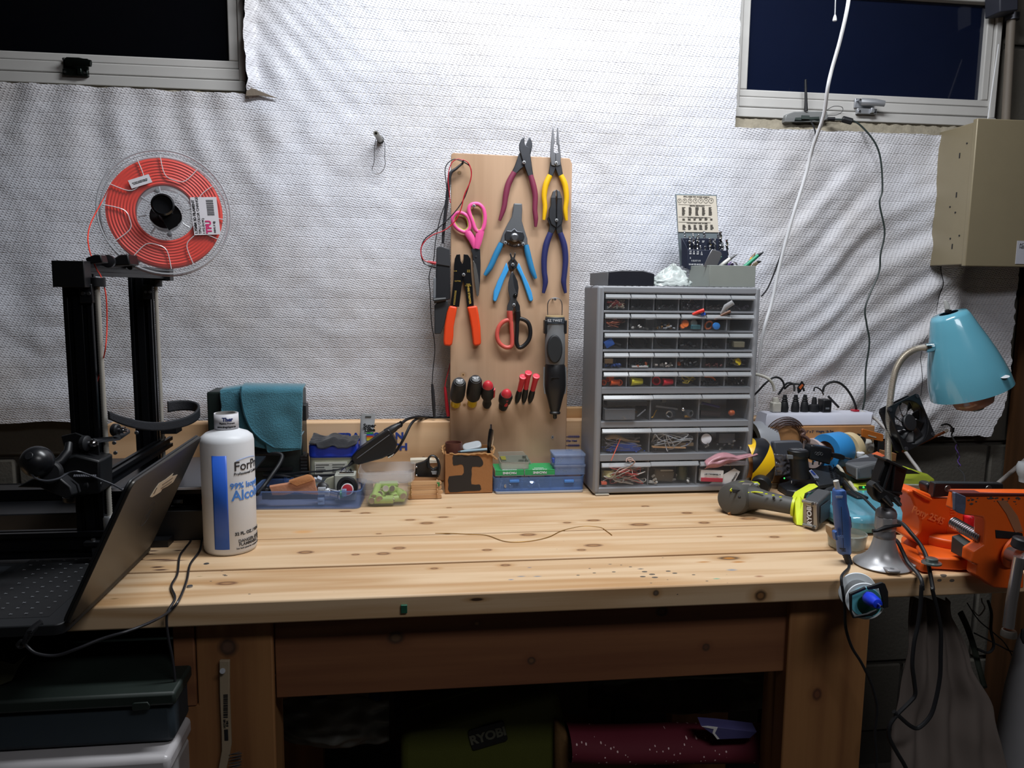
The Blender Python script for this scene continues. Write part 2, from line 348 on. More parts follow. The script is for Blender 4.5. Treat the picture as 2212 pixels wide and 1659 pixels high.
def disp(x, z):
    n = NZ.noise
    d = 0.0045*n(V((x*3.1, z*3.7, 0)))+0.0035*n(V((x*9, z*11, 5)))+0.0016*n(V((x*26, z*30, 9)))
    # fan of folds under the left window
    wl = sm(1.35, 1.62, z)*sm(1.0, 0.2, abs(x+0.62)*1.6)
    if wl > 0: d += wl*0.0022*math.sin((x+0.62)*95/(1+2.2*(1.75-z))+2.2*n(V((x*4, z*5, 2))))
    # crumples lower left
    wc = sm(-0.25, -0.75, x)*sm(1.75, 1.2, z)
    d += wc*(0.005*n(V((x*11, z*8, 4)))+0.0035*(1-abs(n(V((x*7, z*13, 8))))*2))
    # vertical pleat running down left of centre
    d -= 0.005*math.exp(-((x+0.30+0.05*(1.7-z))/0.035)**2)*sm(1.0, 1.5, z)*sm(2.2, 1.75, z)
    d -= 0.003*math.exp(-((x+0.22+0.10*(1.7-z))/0.03)**2)*sm(1.15, 1.45, z)*sm(1.9, 1.6, z)
    # diagonal folds lower right
    wr = sm(0.72, 1.05, x)*sm(1.68, 1.40, z)
    if wr > 0:
        u = (x-1.0)*0.62-(z-1.2)*0.78+0.03*n(V((x*5, z*5, 1)))
        d += wr*(0.0085*math.sin(u*62+3*n(V((x*3, z*3, 6))))*(.6+n(V((x*6, z*6, 12))))+0.002*math.sin(u*131+1.3))
    wt = sm(0.72, 0.8, x)*sm(1.42, 1.6, z)
    d += wt*0.007*n(V((x*16, z*9, 11)))
    # hem bulge above bench on the left
    d -= 0.012*math.exp(-((z-1.03)/0.05)**2)*sm(0.1, -0.4, x)
    return d
ub = 0.013
def zlo(x): return (0.985+0.006*NZ.noise(V((x*8, 3, 3))) if x < 0.9 else 0.985-0.062*sm(0.9, 1.1, x)+0.005*NZ.noise(V((x*30, 3, 3))))
def zc(x): return 1.704-0.002*sm(-.8, -.4, x)-0.030*sm(-0.37, 0.745, x)+0.0035*NZ.noise(V((x*22, 0, 1)))+0.002*NZ.noise(V((x*70, 0, 1)))
def sheet():
    b = B(); XL, XR = -0.362, 0.742
    def side(x0, x1, n):
        def f(u, v): x = x0+u*(x1-x0); z = zlo(x)+v*(zc(x)-zlo(x)); return V((x, YS-0.006+disp(x, z)-0.004*sm(.95, 1, v)*sm(0, .03, min(abs(x-XL), abs(x-XR))), z))
        b.grid(f, n, 96)
    side(-1.6, XL+.001, 180); side(XR-.001, 1.296, 84)
    def mid(u, v):
        z0 = zlo(XL+u*(XR-XL)); z = z0+v*(2.4-z0); k = sm(1.69, 1.72, z); k2 = sm(1.67, 1.69, z); w = (z-1.7)/.7
        e0 = XL+k*(0.006*NZ.noise(V((0, w*34, 2)))+0.01*NZ.noise(V((3, w*9, 2)))); e1 = XR+k2*0.004*NZ.noise(V((9, w*40, 2)))
        x = e0+u*(e1-e0); return V((x, YS-0.006+disp(x, z)-0.018*math.exp(-((x-e0)/0.012)**2)*k, z))
    b.grid(mid, 170, 190)
    def rf(u, v):
        zt = 1.40; e1 = 1.505+0.006*NZ.noise(V((5, v*30, 2)))+0.012*NZ.noise(V((5, v*9, 6)))-0.03*sm(0.2, 0, v); x = 1.2945+u*(e1-1.2945); z0 = 0.925+0.004*NZ.noise(V((x*40, 3, 8))); z = z0+v*(zt-z0)
        d = disp(x, z)*(1-sm(1.3, 1.4, x))+0.012*math.sin((x-1.3)*16)*sm(1.3, 1.4, x)-0.03*math.exp(-((x-1.33-0.02*(z-1.2))/0.03)**2)*sm(1.1, 1.4, z)
        return V((x, YS-0.0062+d, z))
    b.grid(rf, 34, 70)
    return b
sh = part('wall_sheet', sheet(), shm, None, ang=180)
sh['label'] = 'white embossed plastic wrap sheet covering the basement wall behind the bench'; sh['category'] = 'sheet'
# torn flap at the corner of the left window
fl_ = B().prism([onY(p[0], p[1], 1.757) for p in ((534, 186), (600, 212), (560, 206), (531, 207))], (0, 0.002, 0))
part('torn_corner', fl_, pm('torn_foil', '6f6458', 0.8, bump=0.3), sh)
def torn(pts, nm='torn_edge'):
    b = B(); P = [onY(x, y, 1.764) for x, y in pts]
    b.tube(P, [0.0025+0.0012*math.sin(i*2.3) for i in range(len(P))], 6)
    part(nm, b, pm('torn_backing', '57493a', 0.9, bump=0.5), sh)
torn([(541, 0), (537, 22), (543, 38), (533, 52), (541, 84), (536, 110), (544, 140), (541, 165), (547, 190), (560, 204)])
# ---- wall nail with wire loop
pg = thing('wall_peg', 'small grey metal peg sticking out of the white sheet left of the tool board', 'peg', onY(822, 300, 1.765))
a_ = onY(822, 303, 1.762); h_ = onY(812, 288, 1.70)
part('shank', B().lathe([(0.0068, 0), (0.0066, 0.03), (0.0058, 0.034), (0.0058, 0.062), (0.003, 0.0621), (0.003, 0.055)], a_, h_-a_, 14), pm('peg_metal', '8f8d86', 0.4, 0.6), pg)
part('washer', B().cyl(a_-V((0, .002, 0)), a_+V((0, -.006, 0)), 0.0082, n=14), rubber, pg)
wl = spl([onY(x, y, 1.752) for x, y in ((824, 295), (831, 310), (831, 340), (832, 356), (826, 370), (814, 376), (804, 368), (808, 350), (809, 320), (812, 300))], 5)
solo('wire_loop', B().tube(wl, 0.0007, 5), steel, 'thin wire loop hanging from the grey wall peg', 'wire')
# ---- window sill things: router with antenna
RY = 1.775
def R_(x, y): return onY(x, y, RY)
rt = thing('wifi_adapter', 'small clear-cased wireless adapter with black antenna on the right window sill', 'router', R_(1742, 266))
part('case', B().prism([R_(1695, 264), R_(1698, 247), (R_(1716, 241)), R_(1787, 240), R_(1790, 256), R_(1775, 264)], (0, 0.03, 0)), pm('smoky_clear', '8a8c8c', 0.25, see=0.35), rt, bev=0.002)
part('circuit_board', B().prism([R_(1716, 262), R_(1718, 254), R_(1770, 252), R_(1770, 262)], (0, 0.024, 0)).box(R_(1745, 0).x, R_(1762, 0).x, RY-.003, RY+.01, R_(1745, 258).z, R_(1745, 250).z), pm('pcb_dark', '39423f', 0.5), rt)
part('antenna', B().tube([R_(1741, 240), R_(1741, 215), R_(1740, 172)], [0.0045, 0.0034, 0.0028], 10), black, rt)
part('jumper_wire', B().tube(spl([R_(1786, 238), R_(1800, 230), (R_(1818, 231)), R_(1820, 240), R_(1808, 248), R_(1788, 249)], 5), 0.0007, 5), ink, rt)
# stick leaning beside window
solo('white_rod', B().cyl(onY(2157, 96, 1.75), onY(2133, 262, 1.72), 0.0012, n=8), white, 'thin white rod leaning beside the right window above the breaker box', 'rod')
# conduit at right
cd = thing('conduit', 'painted metal conduit running down the wall right of the window', 'pipe', onY(2170, 250, 1.74))
part('pipe', B().cyl(onY(2190, -60, 1.77), onY(2172, 270, 1.77), 0.010, n=14), pm('conduit_paint', '6b6258', 0.6), cd)
part('clamp', B().cyl(onY(2187, 30, 1.77), onY(2186, 44, 1.77), 0.016, n=14), dsteel, cd)
solo('junction_box', B().prism([onY(2160, -30, 1.74), onY(2200, -30, 1.74), onY(2200, 22, 1.74), onY(2160, 26, 1.74)], (0, .05, 0)), pm('box_dark', '2b2d38', 0.6), 'dark junction box at the top of the conduit by the right window', 'junction box', bev=0.003)
# ---- breaker panel
pc = pm('panel_beige', '857a62', 0.42, 0.15, var=0.05, bump=0.03, bs=400)
pn = thing('breaker_panel', 'beige steel breaker box on the wall right of the sheet', 'electrical panel', (1.4, 1.70, 1.35))
PY = 1.64
c0 = onY(2112, 255, PY); c1 = onY(2090, 575, PY)
part('box', B().box(c0.x+0.002, 1.75, PY+0.012, 1.77, c1.z+0.004, c0.z-0.006), pc, pn, bev=0.002)
part('door', B().box(c0.x, 1.752, PY, PY+0.014, c1.z, c0.z), pc, pn, bev=0.002)
for q, z in enumerate((c0.z-0.08, c0.z-0.17, c0.z-0.29)):
    part('slot', B().box(c0.x+0.001, c0.x+0.004, PY+0.05, PY+0.053, z, z+0.012), ink, pn)
for y, z in ((PY+0.03, c0.z-0.05), (PY+0.07, c0.z-0.19), (PY+0.05, c0.z-0.205), (PY+0.03, c0.z-0.26), (PY+0.06, c0.z-0.265)):
    part('hole', B().cyl((c0.x+0.0005, y, z), (c0.x+0.004, y, z), 0.002, n=8), ink, pn)
s0 = onY(2198, 520, PY-0.001); s1 = onY(2198, 570, PY-0.001)
part('sticker', B().box(s0.x, s0.x+0.08, PY-0.001, PY, s1.z, s0.z), pm('label_paper', 'a8a8b0', 0.6), pn)
txt('AC\nNEMA', 0.008, T(s0.x+0.006, PY-0.0012, s0.z-0.012, 90), ink, pn, al='LEFT')
# ---- pull chain and white cord in front of the right window
ch = thing('pull_chain', 'beaded pull chain with a small white bell end hanging before the right window', 'pull chain', onY(1803, 44, 1.55))
bb = B(); a_ = onY(1806, -40, 1.55); e_ = onY(1804, 30, 1.55)
for i in range(30): bb.sph(a_.lerp(e_, i/29), 0.0019, 8, 5)
part('bead_chain', bb, steel, ch, kind='stuff')
part('bell', B().lathe([(0.0015, 0.012), (0.003, 0.008), (0.0042, 0.002), (0.0042, 0), (0.0025, 0)], onY(1803, 45, 1.55), (0, 0, 1), 12), white, ch)
ll = []
for x, y, Y in ((1838, -40, 1.50), (1830, 20, 1.5), (1814, 90, 1.52), (1797, 150, 1.54), (1788, 190, 1.55), (1779, 250, 1.58), (1755, 320, 1.62), (1740, 380, 1.64), (1712, 470, 1.66), (1685, 570, 1.68), (1668, 650, 1.69), (1652, 705, 1.69), (1642, 760, 1.70), (1636, 830, 1.71), (1634, 880, 1.71)): ll.append(onY(x, y, Y))
solo('white_power_cord', B().tube(spl(ll, 6), 0.0038, 8), white, 'white power cord hanging across the right window down behind the drawer cabinet', 'cord')
ll = [onY(x, y, Y) for x, y, Y in ((1752, 262, 1.745), (1761, 285, 1.74), (1758, 318, 1.735), (1742, 372, 1.72), (1715, 455, 1.715), (1690, 540, 1.71), (1662, 615, 1.71), (1645, 640, 1.70))]
solo('thin_black_cable', B().tube(spl(ll, 6), 0.0019, 6), ink, 'thin black cable running from the wireless adapter down beside the white cord', 'cable')
cb = thing('adapter_power_cable', 'dark cable with a ferrite bead hanging down the sheet under the right window', 'cable', onY(1870, 900, 1.74))
ll = [onY(x, y, Y) for x, y, Y in ((1788, 257, 1.77), (1815, 258, 1.76), (1845, 262, 1.752), (1868, 280, 1.745), (1892, 312, 1.74), (1903, 350, 1.74), (1906, 410, 1.74), (1900, 440, 1.74), (1911, 500, 1.74), (1902, 550, 1.74), (1898, 590, 1.74), (1870, 660, 1.73), (1872, 700, 1.73), (1878, 740, 1.73), (1870, 800, 1.73), (1868, 860, 1.72), (1858, 905, 1.72))]
part('lead', B().tube(spl(ll, 6), 0.0021, 6), pm('dark_teal_cable', '25302f', 0.5), cb)
part('ferrite_bead', B().cyl(onY(1819, 257, 1.758), onY(1841, 263, 1.752), 0.0075, n=14), black, cb, bev=0.002)
part('plug', B().cyl(onY(1788, 257, 1.768), onY(1803, 257, 1.765), 0.0045, n=10), black, cb)
# ================================================================ workbench
TOP = 0.85
WB = thing('workbench', 'long pine workbench with plank top, front rail and back board', 'workbench', (0.2, 1.38, 0))
wo = (0.2, 1.38, 0)
X0, X1 = -0.98, 1.09
YJ = [1.061, 1.188, 1.328, 1.467, 1.607, 1.736]
PC1, PC2 = 'd6b894', 'c49e74'
def K(px, py, r=0.007, el=1.7, dk='6e4a32', mid='a07850'): p = onZ(px, py); return (p.x, p.y, p.z, r, el, dk, mid)
def S(px, py, rx, ry, c='3a3a44'): p = onZ(px, py); return (tuple(p), (rx, ry, 0.004), c)
kn = [
 [K(1092, 1219, .006), K(938, 1226, .005), K(490, 1258, .009, 2.0), K(1575, 1204, .010, 2.2, '4a3a2a', 'b0742f'), S(1520, 1212, .018, .004, 'b57a3a'), S(1595, 1212, .016, .005, 'b57a3a')],
 [K(660, 1193, .009), K(768, 1198, .005), K(828, 1196, .008, 1.7), K(862, 1184, .008), K(1052, 1188, .006), K(1141, 1155, .009, 2.0), K(1282, 1178, .009, 2.2), K(1256, 1188, .006), K(1673, 1160, .007), K(1554, 1159, .004)],
 [K(922, 1131, .009, 1.8), K(886, 1124, .006, 2.2), K(818, 1154, .004), K(957, 1118, .006, 2.2), K(1282, 1125, .007, 2.2), K(1225, 1130, .006), K(1381, 1134, .010, 2.2), K(1484, 1109, .008), K(1521, 1130, .008), K(1617, 1121, .010, 2.4), S(655, 1150, .025, .012, 'd2a06a')],
 [K(746, 1104, .006, 2.5), K(789, 1108, .008), K(970, 1096, .004), K(1226, 1101, .008), K(1394, 1093, .006)], []]
for i in range(5):
    ks = [k for k in kn[i] if not isinstance(k[0], tuple)]; ss = [k for k in kn[i] if isinstance(k[0], tuple)]
    if i == 0: ss += [S(1126, 1243, .009, .003, '7e8790'), S(1161, 1243, .009, .003, '7e8790'), S(1104, 1250, .006, .0025, '6d7f95'), S(1144, 1224, .005, .002, '56687e'), S(1384, 1227, .007, .003, '454a50'), S(1581, 1229, .012, .006, '8c9094'), S(1318, 1217, .004, .002), S(1640, 1243, .011, .005, '9a6a4a'), S(1548, 1248, .008, .003, '5fa58a'), S(410, 1266, .006, .003, '9aa2a4'), S(431, 1243, .006, .002, 'a89068'), S(247, 1291, .008, .003, '8a6a40')]; ks += [(*onY(1643, 1287, 1.061), .011, 1.1, '2a1c14', '8a6038'), (*onY(1417, 1281, 1.061), .006, 1, '4a3a30', '6a5a4c'), (*onY(1030, 1295, 1.061), .003, 4, '3a281c', '4a3424')]
    if i == 1: ss += [S(446, 1218, .006, .0025, '9aa2a4')]
    if i == 1:
        for (px, py, rx) in ((345, 1209, .032), (370, 1211, .03), (330, 1190, .012), (322, 1197, .015), (340, 1225, .012), (347, 1231, .015), (303, 1209, .008), (385, 1189, .01)): ss.append(S(px, py, rx, .0035, '3a1a16'))
    if i == 2: ss += [S(345, 1176, .03, .004, '3a1a16'), S(370, 1177, .02, .003, '3a1a16')]
    w_ = wood('pine_plank_%s' % 'abcde'[i], PC1, 'b68c5e' if i == 0 else PC2, 0, 1.0+0.13*i, ks, 0.55, wo, ss, worn=(1.6 if i == 0 else 0.35))
    z1 = TOP+(-0.0015, 0, 0.0008, -0.0006, 0)[i]
    part('plank', B().box(X0, X1, YJ[i]+(0 if i == 0 else 0.0012), YJ[i+1]-0.0012, TOP-0.036, z1), w_, WB, bev=0.003 if i == 0 else 0.0016)
# screws set in the top
sk = pm('screw_zinc', '9a9ca0', 0.35, 0.9)
for px, py in ((446, 1218), (410, 1266)): p = onZ(px, py); part('screw', B().cyl(p-V((0, 0, .002)), p+V((0, 0, .0006)), 0.0042, n=12), sk, WB)
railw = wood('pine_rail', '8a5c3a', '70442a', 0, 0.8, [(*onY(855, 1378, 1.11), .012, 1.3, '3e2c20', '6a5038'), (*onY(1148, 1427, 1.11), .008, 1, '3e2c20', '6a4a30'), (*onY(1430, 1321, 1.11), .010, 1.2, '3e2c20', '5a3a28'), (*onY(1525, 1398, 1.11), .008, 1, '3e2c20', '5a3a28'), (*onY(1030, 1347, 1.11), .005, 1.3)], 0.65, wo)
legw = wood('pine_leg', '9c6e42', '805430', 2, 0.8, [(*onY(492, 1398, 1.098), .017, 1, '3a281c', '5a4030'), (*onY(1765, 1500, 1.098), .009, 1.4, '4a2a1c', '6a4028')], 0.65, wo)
YL = 1.098
la = onY(425, 1450, YL).x; lb = onY(591, 1450, YL).x; lc = onY(384, 1600, YL).x
ra = onY(1700, 1450, YL).x; rb = onY(1872, 1450, YL).x
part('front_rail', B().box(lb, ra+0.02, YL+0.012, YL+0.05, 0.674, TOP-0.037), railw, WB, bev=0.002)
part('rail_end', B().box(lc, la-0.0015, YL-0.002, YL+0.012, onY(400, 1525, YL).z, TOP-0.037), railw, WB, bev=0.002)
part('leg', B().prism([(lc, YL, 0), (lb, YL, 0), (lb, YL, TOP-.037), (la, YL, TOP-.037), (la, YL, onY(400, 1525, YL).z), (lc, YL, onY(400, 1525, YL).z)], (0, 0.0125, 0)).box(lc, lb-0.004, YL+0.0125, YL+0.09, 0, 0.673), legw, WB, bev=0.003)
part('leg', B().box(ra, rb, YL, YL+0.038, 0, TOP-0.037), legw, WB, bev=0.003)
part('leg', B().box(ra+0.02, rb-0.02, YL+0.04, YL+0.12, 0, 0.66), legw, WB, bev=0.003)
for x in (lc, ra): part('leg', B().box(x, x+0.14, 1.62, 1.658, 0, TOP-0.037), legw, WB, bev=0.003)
part('side_rail', B().box(ra+0.05, ra+0.088, YL+0.14, 1.61, 0.674, TOP-0.037), railw, WB, bev=0.002)
part('back_rail', B().box(X0, X1, 1.66, 1.698, 0.674, TOP-0.037), railw, WB, bev=0.002)
part('lower_shelf', B().box(lc-.1, rb, 1.2, 1.69, 0.10, 0.13), railw, WB, bev=0.002)
# back board (x from hidden left end to just right of cabinet)
bbw = wood('pine_back_board', 'e2bd95', 'cfa67c', 0, 0.8, [(*onY(915, 990, 1.70), .005, 1.0, '7a4a30', '8a5a38')], 0.55, wo)
part('back_board', B().box(-0.665, 1.085, 1.70, 1.736, TOP+0.001, 0.992), bbw, WB, bev=0.004)
blue = pm('blue_print', '26408f', 0.6)
def bt(s, px, py, size, al='CENTER', bold=.03, sx=1.1, sp=1.0): p = onY(px, py, 1.6993); return txt(s, size, T(p.x, p.y, p.z, 90), blue, WB, bold=bold, al=al, sx=sx, sp=sp)
bt('TRADESMAN', 731, 944, 0.0215, 'LEFT', .045, 1.14, 1.02); bt('WORKBENCH', 717, 968, 0.0215, 'LEFT', .045, 1.2, 1.02)
# screw size chart printed at the right of the board
bb = B()
for px, py in ((1225, 943), (1225, 962)):
    p = onY(px, py, 1.6995)
    for k in range(12): bb.box(p.x+0.003+k*0.0022, p.x+0.0038+k*0.0022, 1.6990, 1.6999, p.z-0.003, p.z+0.003)
    bb.box(p.x-.004, p.x+.03, 1.6990, 1.6999, p.z-.0004, p.z+.0002)
part('printed_chart', bb, blue, WB, kind='stuff')
bt('Phillips Head', 1219, 952, 0.0052, 'LEFT', .02); bt('Lag Bolt', 1219, 972, 0.0052, 'LEFT', .02)
# second piece above it with notch
p0 = onY(1216, 880, 1.725); p1 = onY(1300, 912, 1.725)
bx = B().box(p0.x-.1, p1.x, 1.722, 1.742, p1.z, p0.z)
solo('scrap_wood_strip', bx, wood('scrap_pine', 'd2a878', 'b98c5e', 0, 1.2), 'short pine strip with cracked edge standing on the back board behind the tool board', 'wood scrap', bev=0.002)
# small things on the top and edge
ll = spl([onZ(x, y, TOP+.0012) for x, y in ((940, 1152), (975, 1152), (1010, 1154), (1050, 1156), (1085, 1168), (1112, 1171), (1150, 1168), (1185, 1160), (1215, 1146), (1258, 1137), (1295, 1139), (1310, 1147), (1322, 1156))], 6)
solo('brass_wire', B().tube(ll, 0.0007, 5), pm('brass_wire', 'b98a3a', 0.35, 0.7), 'thin bent brass wire lying on the bench top', 'wire')
p = onY(873, 1314, 1.0605)
solo('green_chip', B().box(p.x-.0045, p.x+.0045, 1.0565, 1.0608, p.z-.006, p.z+.006), pm('pcb_green', '1f5a45', 0.5), 'tiny dark green square stuck to the bench front edge', 'sticker', bev=0.0005)
p = onZ(1577, 1112)
solo('wood_chip', B(T(p.x, p.y, TOP+.005, 20, 30, 20)).prism([(-.006, -.005, -.004), (.007, -.004, -.004), (.008, .005, -.004), (-.004, .004, -.004)], (.001, 0, .009)), cardb, 'small wood crumb lying beside the drill', 'wood chip')
# ================================================================ tool board and the tools on it
YB = 1.686
U = 1.686/1640/4.147*1.0                                   # metres per crop unit at the board
def C1(u, v, y=YB): return onY(880+u/4.147, 260+v/4.147, y)
def C2(u, v, y=YB): return onY(880+u/4.147, 600+v/4.147, y)
plyw = wood('plywood_face', 'bc9b7e', 'a58467', 2, 0.55, [(*C2(500, 870), .005, 1, 'c9a070', '6a4a30'), (*C2(510, 1140), .004, 1, '6a4a30', '8a6a40'), (*C1(465, 470), .006, 1, '6a5038', '8a6a40')], 0.5, (0.205, YB, 0.87))
TB = thing('tool_board', 'tall plywood board standing against the bench back, holding hanging hand tools', 'tool board', (0.205, YB, 0.87))
bl = C1(392, 290); br = C1(1478, 340)
part('panel', B().prism([(bl.x-.002, YB, 0.856), (br.x-.001, YB, 0.856), (br.x, YB, br.z-.012), (br.x-.006, YB, br.z), (bl.x+.004, YB, bl.z), (bl.x, YB, bl.z-.004)], (0, .012, 0)), plyw, TB, bev=0.0012)
cross = pm('screw_cross', '26262a', 0.6)
scm = pm('screw_silver', 'c2c4c6', 0.35, 0.7)
def screw(p, out, r=0.0038):
    o = part('screw', B().lathe([(.0015, .0), (.0015, -out+.002), (r, -out), (r*.8, -out-.0012), (r*.3, -out-.0014)], V((p.x, YB+.0005, p.z)), (0, 1, 0), 14), scm, TB)
    # the lathe axis runs along +Y, so negative heights come out towards the room
    b = B(T(p.x, YB-out-.0016, p.z, 0, 35, 0)); b.box(-r*.55, r*.55, 0, .0006, -r*.12, r*.12).box(-r*.12, r*.12, 0, .0006, -r*.55, r*.55)
    part('cross_slot', b, cross, o)
for f, u, v, out in ((C1, 500, 365, .016), (C1, 597, 765, .016), (C1, 1046, 376, .018), (C1, 1334, 382, .018), (C1, 1337, 895, .018), (C1, 879, 1095, .014), (C1, 1037, 1108, .014), (C1, 945, 1292, .013), (C1, 504, 1383, .017), (C2, 955, 245, .015), (C1, 1323, 1600, .03), (C2, 1300, 1428, .001)):
    screw(f(u, v, YB-out), out)
def plate(nm, f, pts, y, th, m, par, bev=0.0012, smooth=0, **k):
    P = [f(u, v, YB-y) for u, v in pts]
    if smooth: P = spl(P, smooth, True)
    return part(nm, B().prism(P, (0, th, 0)), m, par, bev=bev, **k)
def grip(nm, f, pts, y, rs, m, par, fl_=0.8, n=12, st=5, **k):
    P = spl([f(u, v, YB-y) for u, v in pts], st); return part(nm, B().tube(P, [r*U for r in rs], n, flat=((0, 1, 0), fl_)), m, par, **k)
def loop(f, pts, y, r, fl_=1.0, st=4, n=10): return B().tube(spl([f(u, v, YB-y) for u, v in pts], st, True), r*U, n, True, ((0, 1, 0), fl_))
def tool(nm, label, cat, f, u, v): return thing(nm, label, cat, f(u, v, YB-.008))
gun = pm('tool_steel', '55575c', 0.32, 0.85, var=0.2, scale=60)
gun2 = pm('tool_steel_bright', '8f9196', 0.28, 0.9, var=0.1)
# diagonal cutters
t = tool('diagonal_cutters', 'diagonal cutters with maroon handles hanging at the top of the tool board', 'pliers', C1, 1046, 550)
plate('rear_jaw', C1, [(1092, 147), (1105, 165), (1119, 200), (1120, 232), (1105, 300), (1050, 410), (1012, 440), (975, 478), (935, 466), (965, 400), (1000, 300), (1060, 225)], .009, .006, gun, t)
plate('front_jaw', C1, [(1050, 142), (1020, 170), (1002, 215), (1003, 262), (1015, 300), (1035, 370), (1082, 500), (1130, 500), (1118, 420), (1102, 300), (1104, 250), (1060, 222), (1050, 205)], .014, .006, gun, t)
mar = pm('maroon_grip', '7d2f4a', 0.5)
grip('handle', C1, [(958, 465), (905, 570), (880, 680), (865, 780), (826, 898)], .009, [24, 27, 27, 24, 22, 12], mar, t)
grip('handle', C1, [(1103, 492), (1130, 590), (1145, 680), (1142, 800), (1150, 880), (1148, 955)], .011, [24, 27, 25, 23, 22, 11], mar, t)
# needle nose
t = tool('needle_nose_pliers', 'needle-nose pliers with yellow handles rising above the board top', 'pliers', C1, 1330, 500)
plate('jaw', C1, [(1303, 62), (1288, 200), (1280, 320), (1290, 400), (1328, 412), (1328, 290), (1311, 285), (1311, 215), (1322, 205), (1308, 62)], .014, .007, gun2, t)
plate('jaw', C1, [(1350, 62), (1362, 200), (1376, 320), (1372, 400), (1329, 412), (1329, 290), (1352, 285), (1352, 222), (1338, 205), (1344, 62)], .0135, .007, gun2, t)
plate('tang', C1, [(1285, 350), (1262, 500), (1300, 506), (1340, 400)], .010, .005, gun, t)
plate('tang', C1, [(1372, 350), (1397, 500), (1352, 500), (1322, 420)], .0105, .005, gun, t)
yel = pm('yellow_grip', 'eab816', 0.42)
grip('handle', C1, [(1278, 492), (1240, 580), (1225, 680), (1233, 780), (1222, 892)], .010, [24, 27, 25, 22, 21, 13], yel, t)
grip('handle', C1, [(1374, 492), (1412, 580), (1426, 700), (1416, 800), (1426, 898)], .010, [24, 27, 25, 22, 21, 13], yel, t)
# lineman
t = tool('lineman_pliers', 'lineman pliers with long navy blue handles under the yellow pair', 'pliers', C1, 1330, 1100)
plate('jaw', C1, [(1332, 618), (1305, 636), (1285, 700), (1285, 760), (1270, 800), (1268, 870), (1290, 930), (1333, 960), (1335, 780), (1330, 700)], .016, .010, gun, t)
plate('jaw', C1, [(1337, 618), (1368, 636), (1388, 700), (1388, 790), (1393, 870), (1380, 930), (1336, 965), (1338, 780), (1342, 700)], .0155, .010, gun, t)
plate('cutter_face', C1, [(1306, 640), (1328, 628), (1328, 694), (1288, 694)], .0165, .001, gun2, t, bev=0)
plate('cutter_face', C1, [(1366, 640), (1344, 628), (1346, 698), (1384, 698)], .0165, .001, gun2, t, bev=0)
plate('tang', C1, [(1268, 850), (1252, 880), (1275, 940), (1260, 1015), (1305, 1022), (1345, 940)], .012, .006, gun, t)
plate('tang', C1, [(1392, 850), (1396, 880), (1384, 940), (1396, 1018), (1342, 1018), (1325, 940)], .0125, .006, gun, t)
nav = pm('navy_grip', '2b2f62', 0.45)
grip('handle', C1, [(1282, 1008), (1245, 1110), (1226, 1230), (1226, 1350), (1236, 1450), (1218, 1548)], .011, [25, 29, 27, 25, 25, 13], nav, t)
grip('handle', C1, [(1368, 1008), (1404, 1120), (1416, 1250), (1406, 1380), (1400, 1450), (1416, 1548)], .011, [25, 29, 27, 25, 25, 13], nav, t)
# automatic wire stripper
t = tool('automatic_wire_stripper', 'grey self-adjusting wire stripper with dark blue handles in the board centre', 'wire stripper', C1, 960, 1000)
plate('body', C1, [(955, 742), (1028, 744), (1030, 790), (1026, 900), (1050, 980), (1076, 1060), (1078, 1120), (1040, 1122), (1000, 1080), (960, 1072), (900, 1078), (865, 1108), (828, 1098), (858, 1010), (900, 925), (935, 865), (946, 800)], .012, .009, pm('tool_grey_paint', '6b6e72', 0.4, 0.4), t, bev=0.002)
plate('head_plate', C1, [(890, 985), (930, 990), (958, 965), (985, 992), (1035, 998), (1050, 1040), (1040, 1075), (875, 1075), (872, 1020)], .0145, .003, gun, t)
part('pivot_disc', B().lathe([(38*U, 0), (38*U, .002), (24*U, .0035), (24*U, .005), (2*U, .005)], C1(960, 1050, YB-.0145), (0, -1, 0), 22), gun2, t)
co = B()
P = spl([C1(u, v, YB-.008) for u, v in ((893, 1100), (930, 1118), (965, 1124), (1000, 1120), (1030, 1108))], 16)
co.tube([p+V((0, -math.cos(i*1.0), math.sin(i*1.0)))*.0034 for i, p in enumerate(P)], .0008, 5)
part('spring', co, dsteel, t)
sb = pm('steel_blue_grip', '2e7fb0', 0.45)
grip('handle', C1, [(842, 1100), (790, 1210), (745, 1310), (693, 1388)], .008, [24, 27, 26, 24, 14], sb, t)
grip('handle', C1, [(1062, 1116), (1085, 1220), (1115, 1330), (1150, 1418)], .008, [24, 27, 26, 24, 14], sb, t)
# flush cutters
t = tool('flush_cutters', 'small flush cutters with light blue plastic handles in the board centre', 'pliers', C1, 945, 1300)
plate('jaw', C1, [(925, 1180), (918, 1200), (928, 1240), (900, 1275), (915, 1320), (945, 1342), (946, 1262), (940, 1225)], .010, .005, gun, t)
plate('jaw', C1, [(965, 1180), (972, 1200), (962, 1240), (990, 1275), (978, 1320), (946, 1342), (947, 1262), (952, 1225)], .0095, .005, gun, t)
part('rivet', B().cyl(C1(945, 1238, YB-.0115), C1(945, 1238, YB-.009), 14*U), gun2, t)
lb_ = pm('light_blue_grip', '3f9fe0', 0.45)
plate('handle', C1, [(888, 1272), (910, 1340), (868, 1430), (835, 1520), (800, 1618), (782, 1628), (766, 1610), (775, 1530), (810, 1440), (850, 1360)], .009, .008, lb_, t, bev=0.002)
plate('handle', C1, [(1000, 1275), (978, 1322), (1018, 1400), (1050, 1490), (1092, 1618), (1110, 1626), (1128, 1608), (1115, 1540), (1085, 1460), (1045, 1380)], .009, .008, lb_, t, bev=0.002)
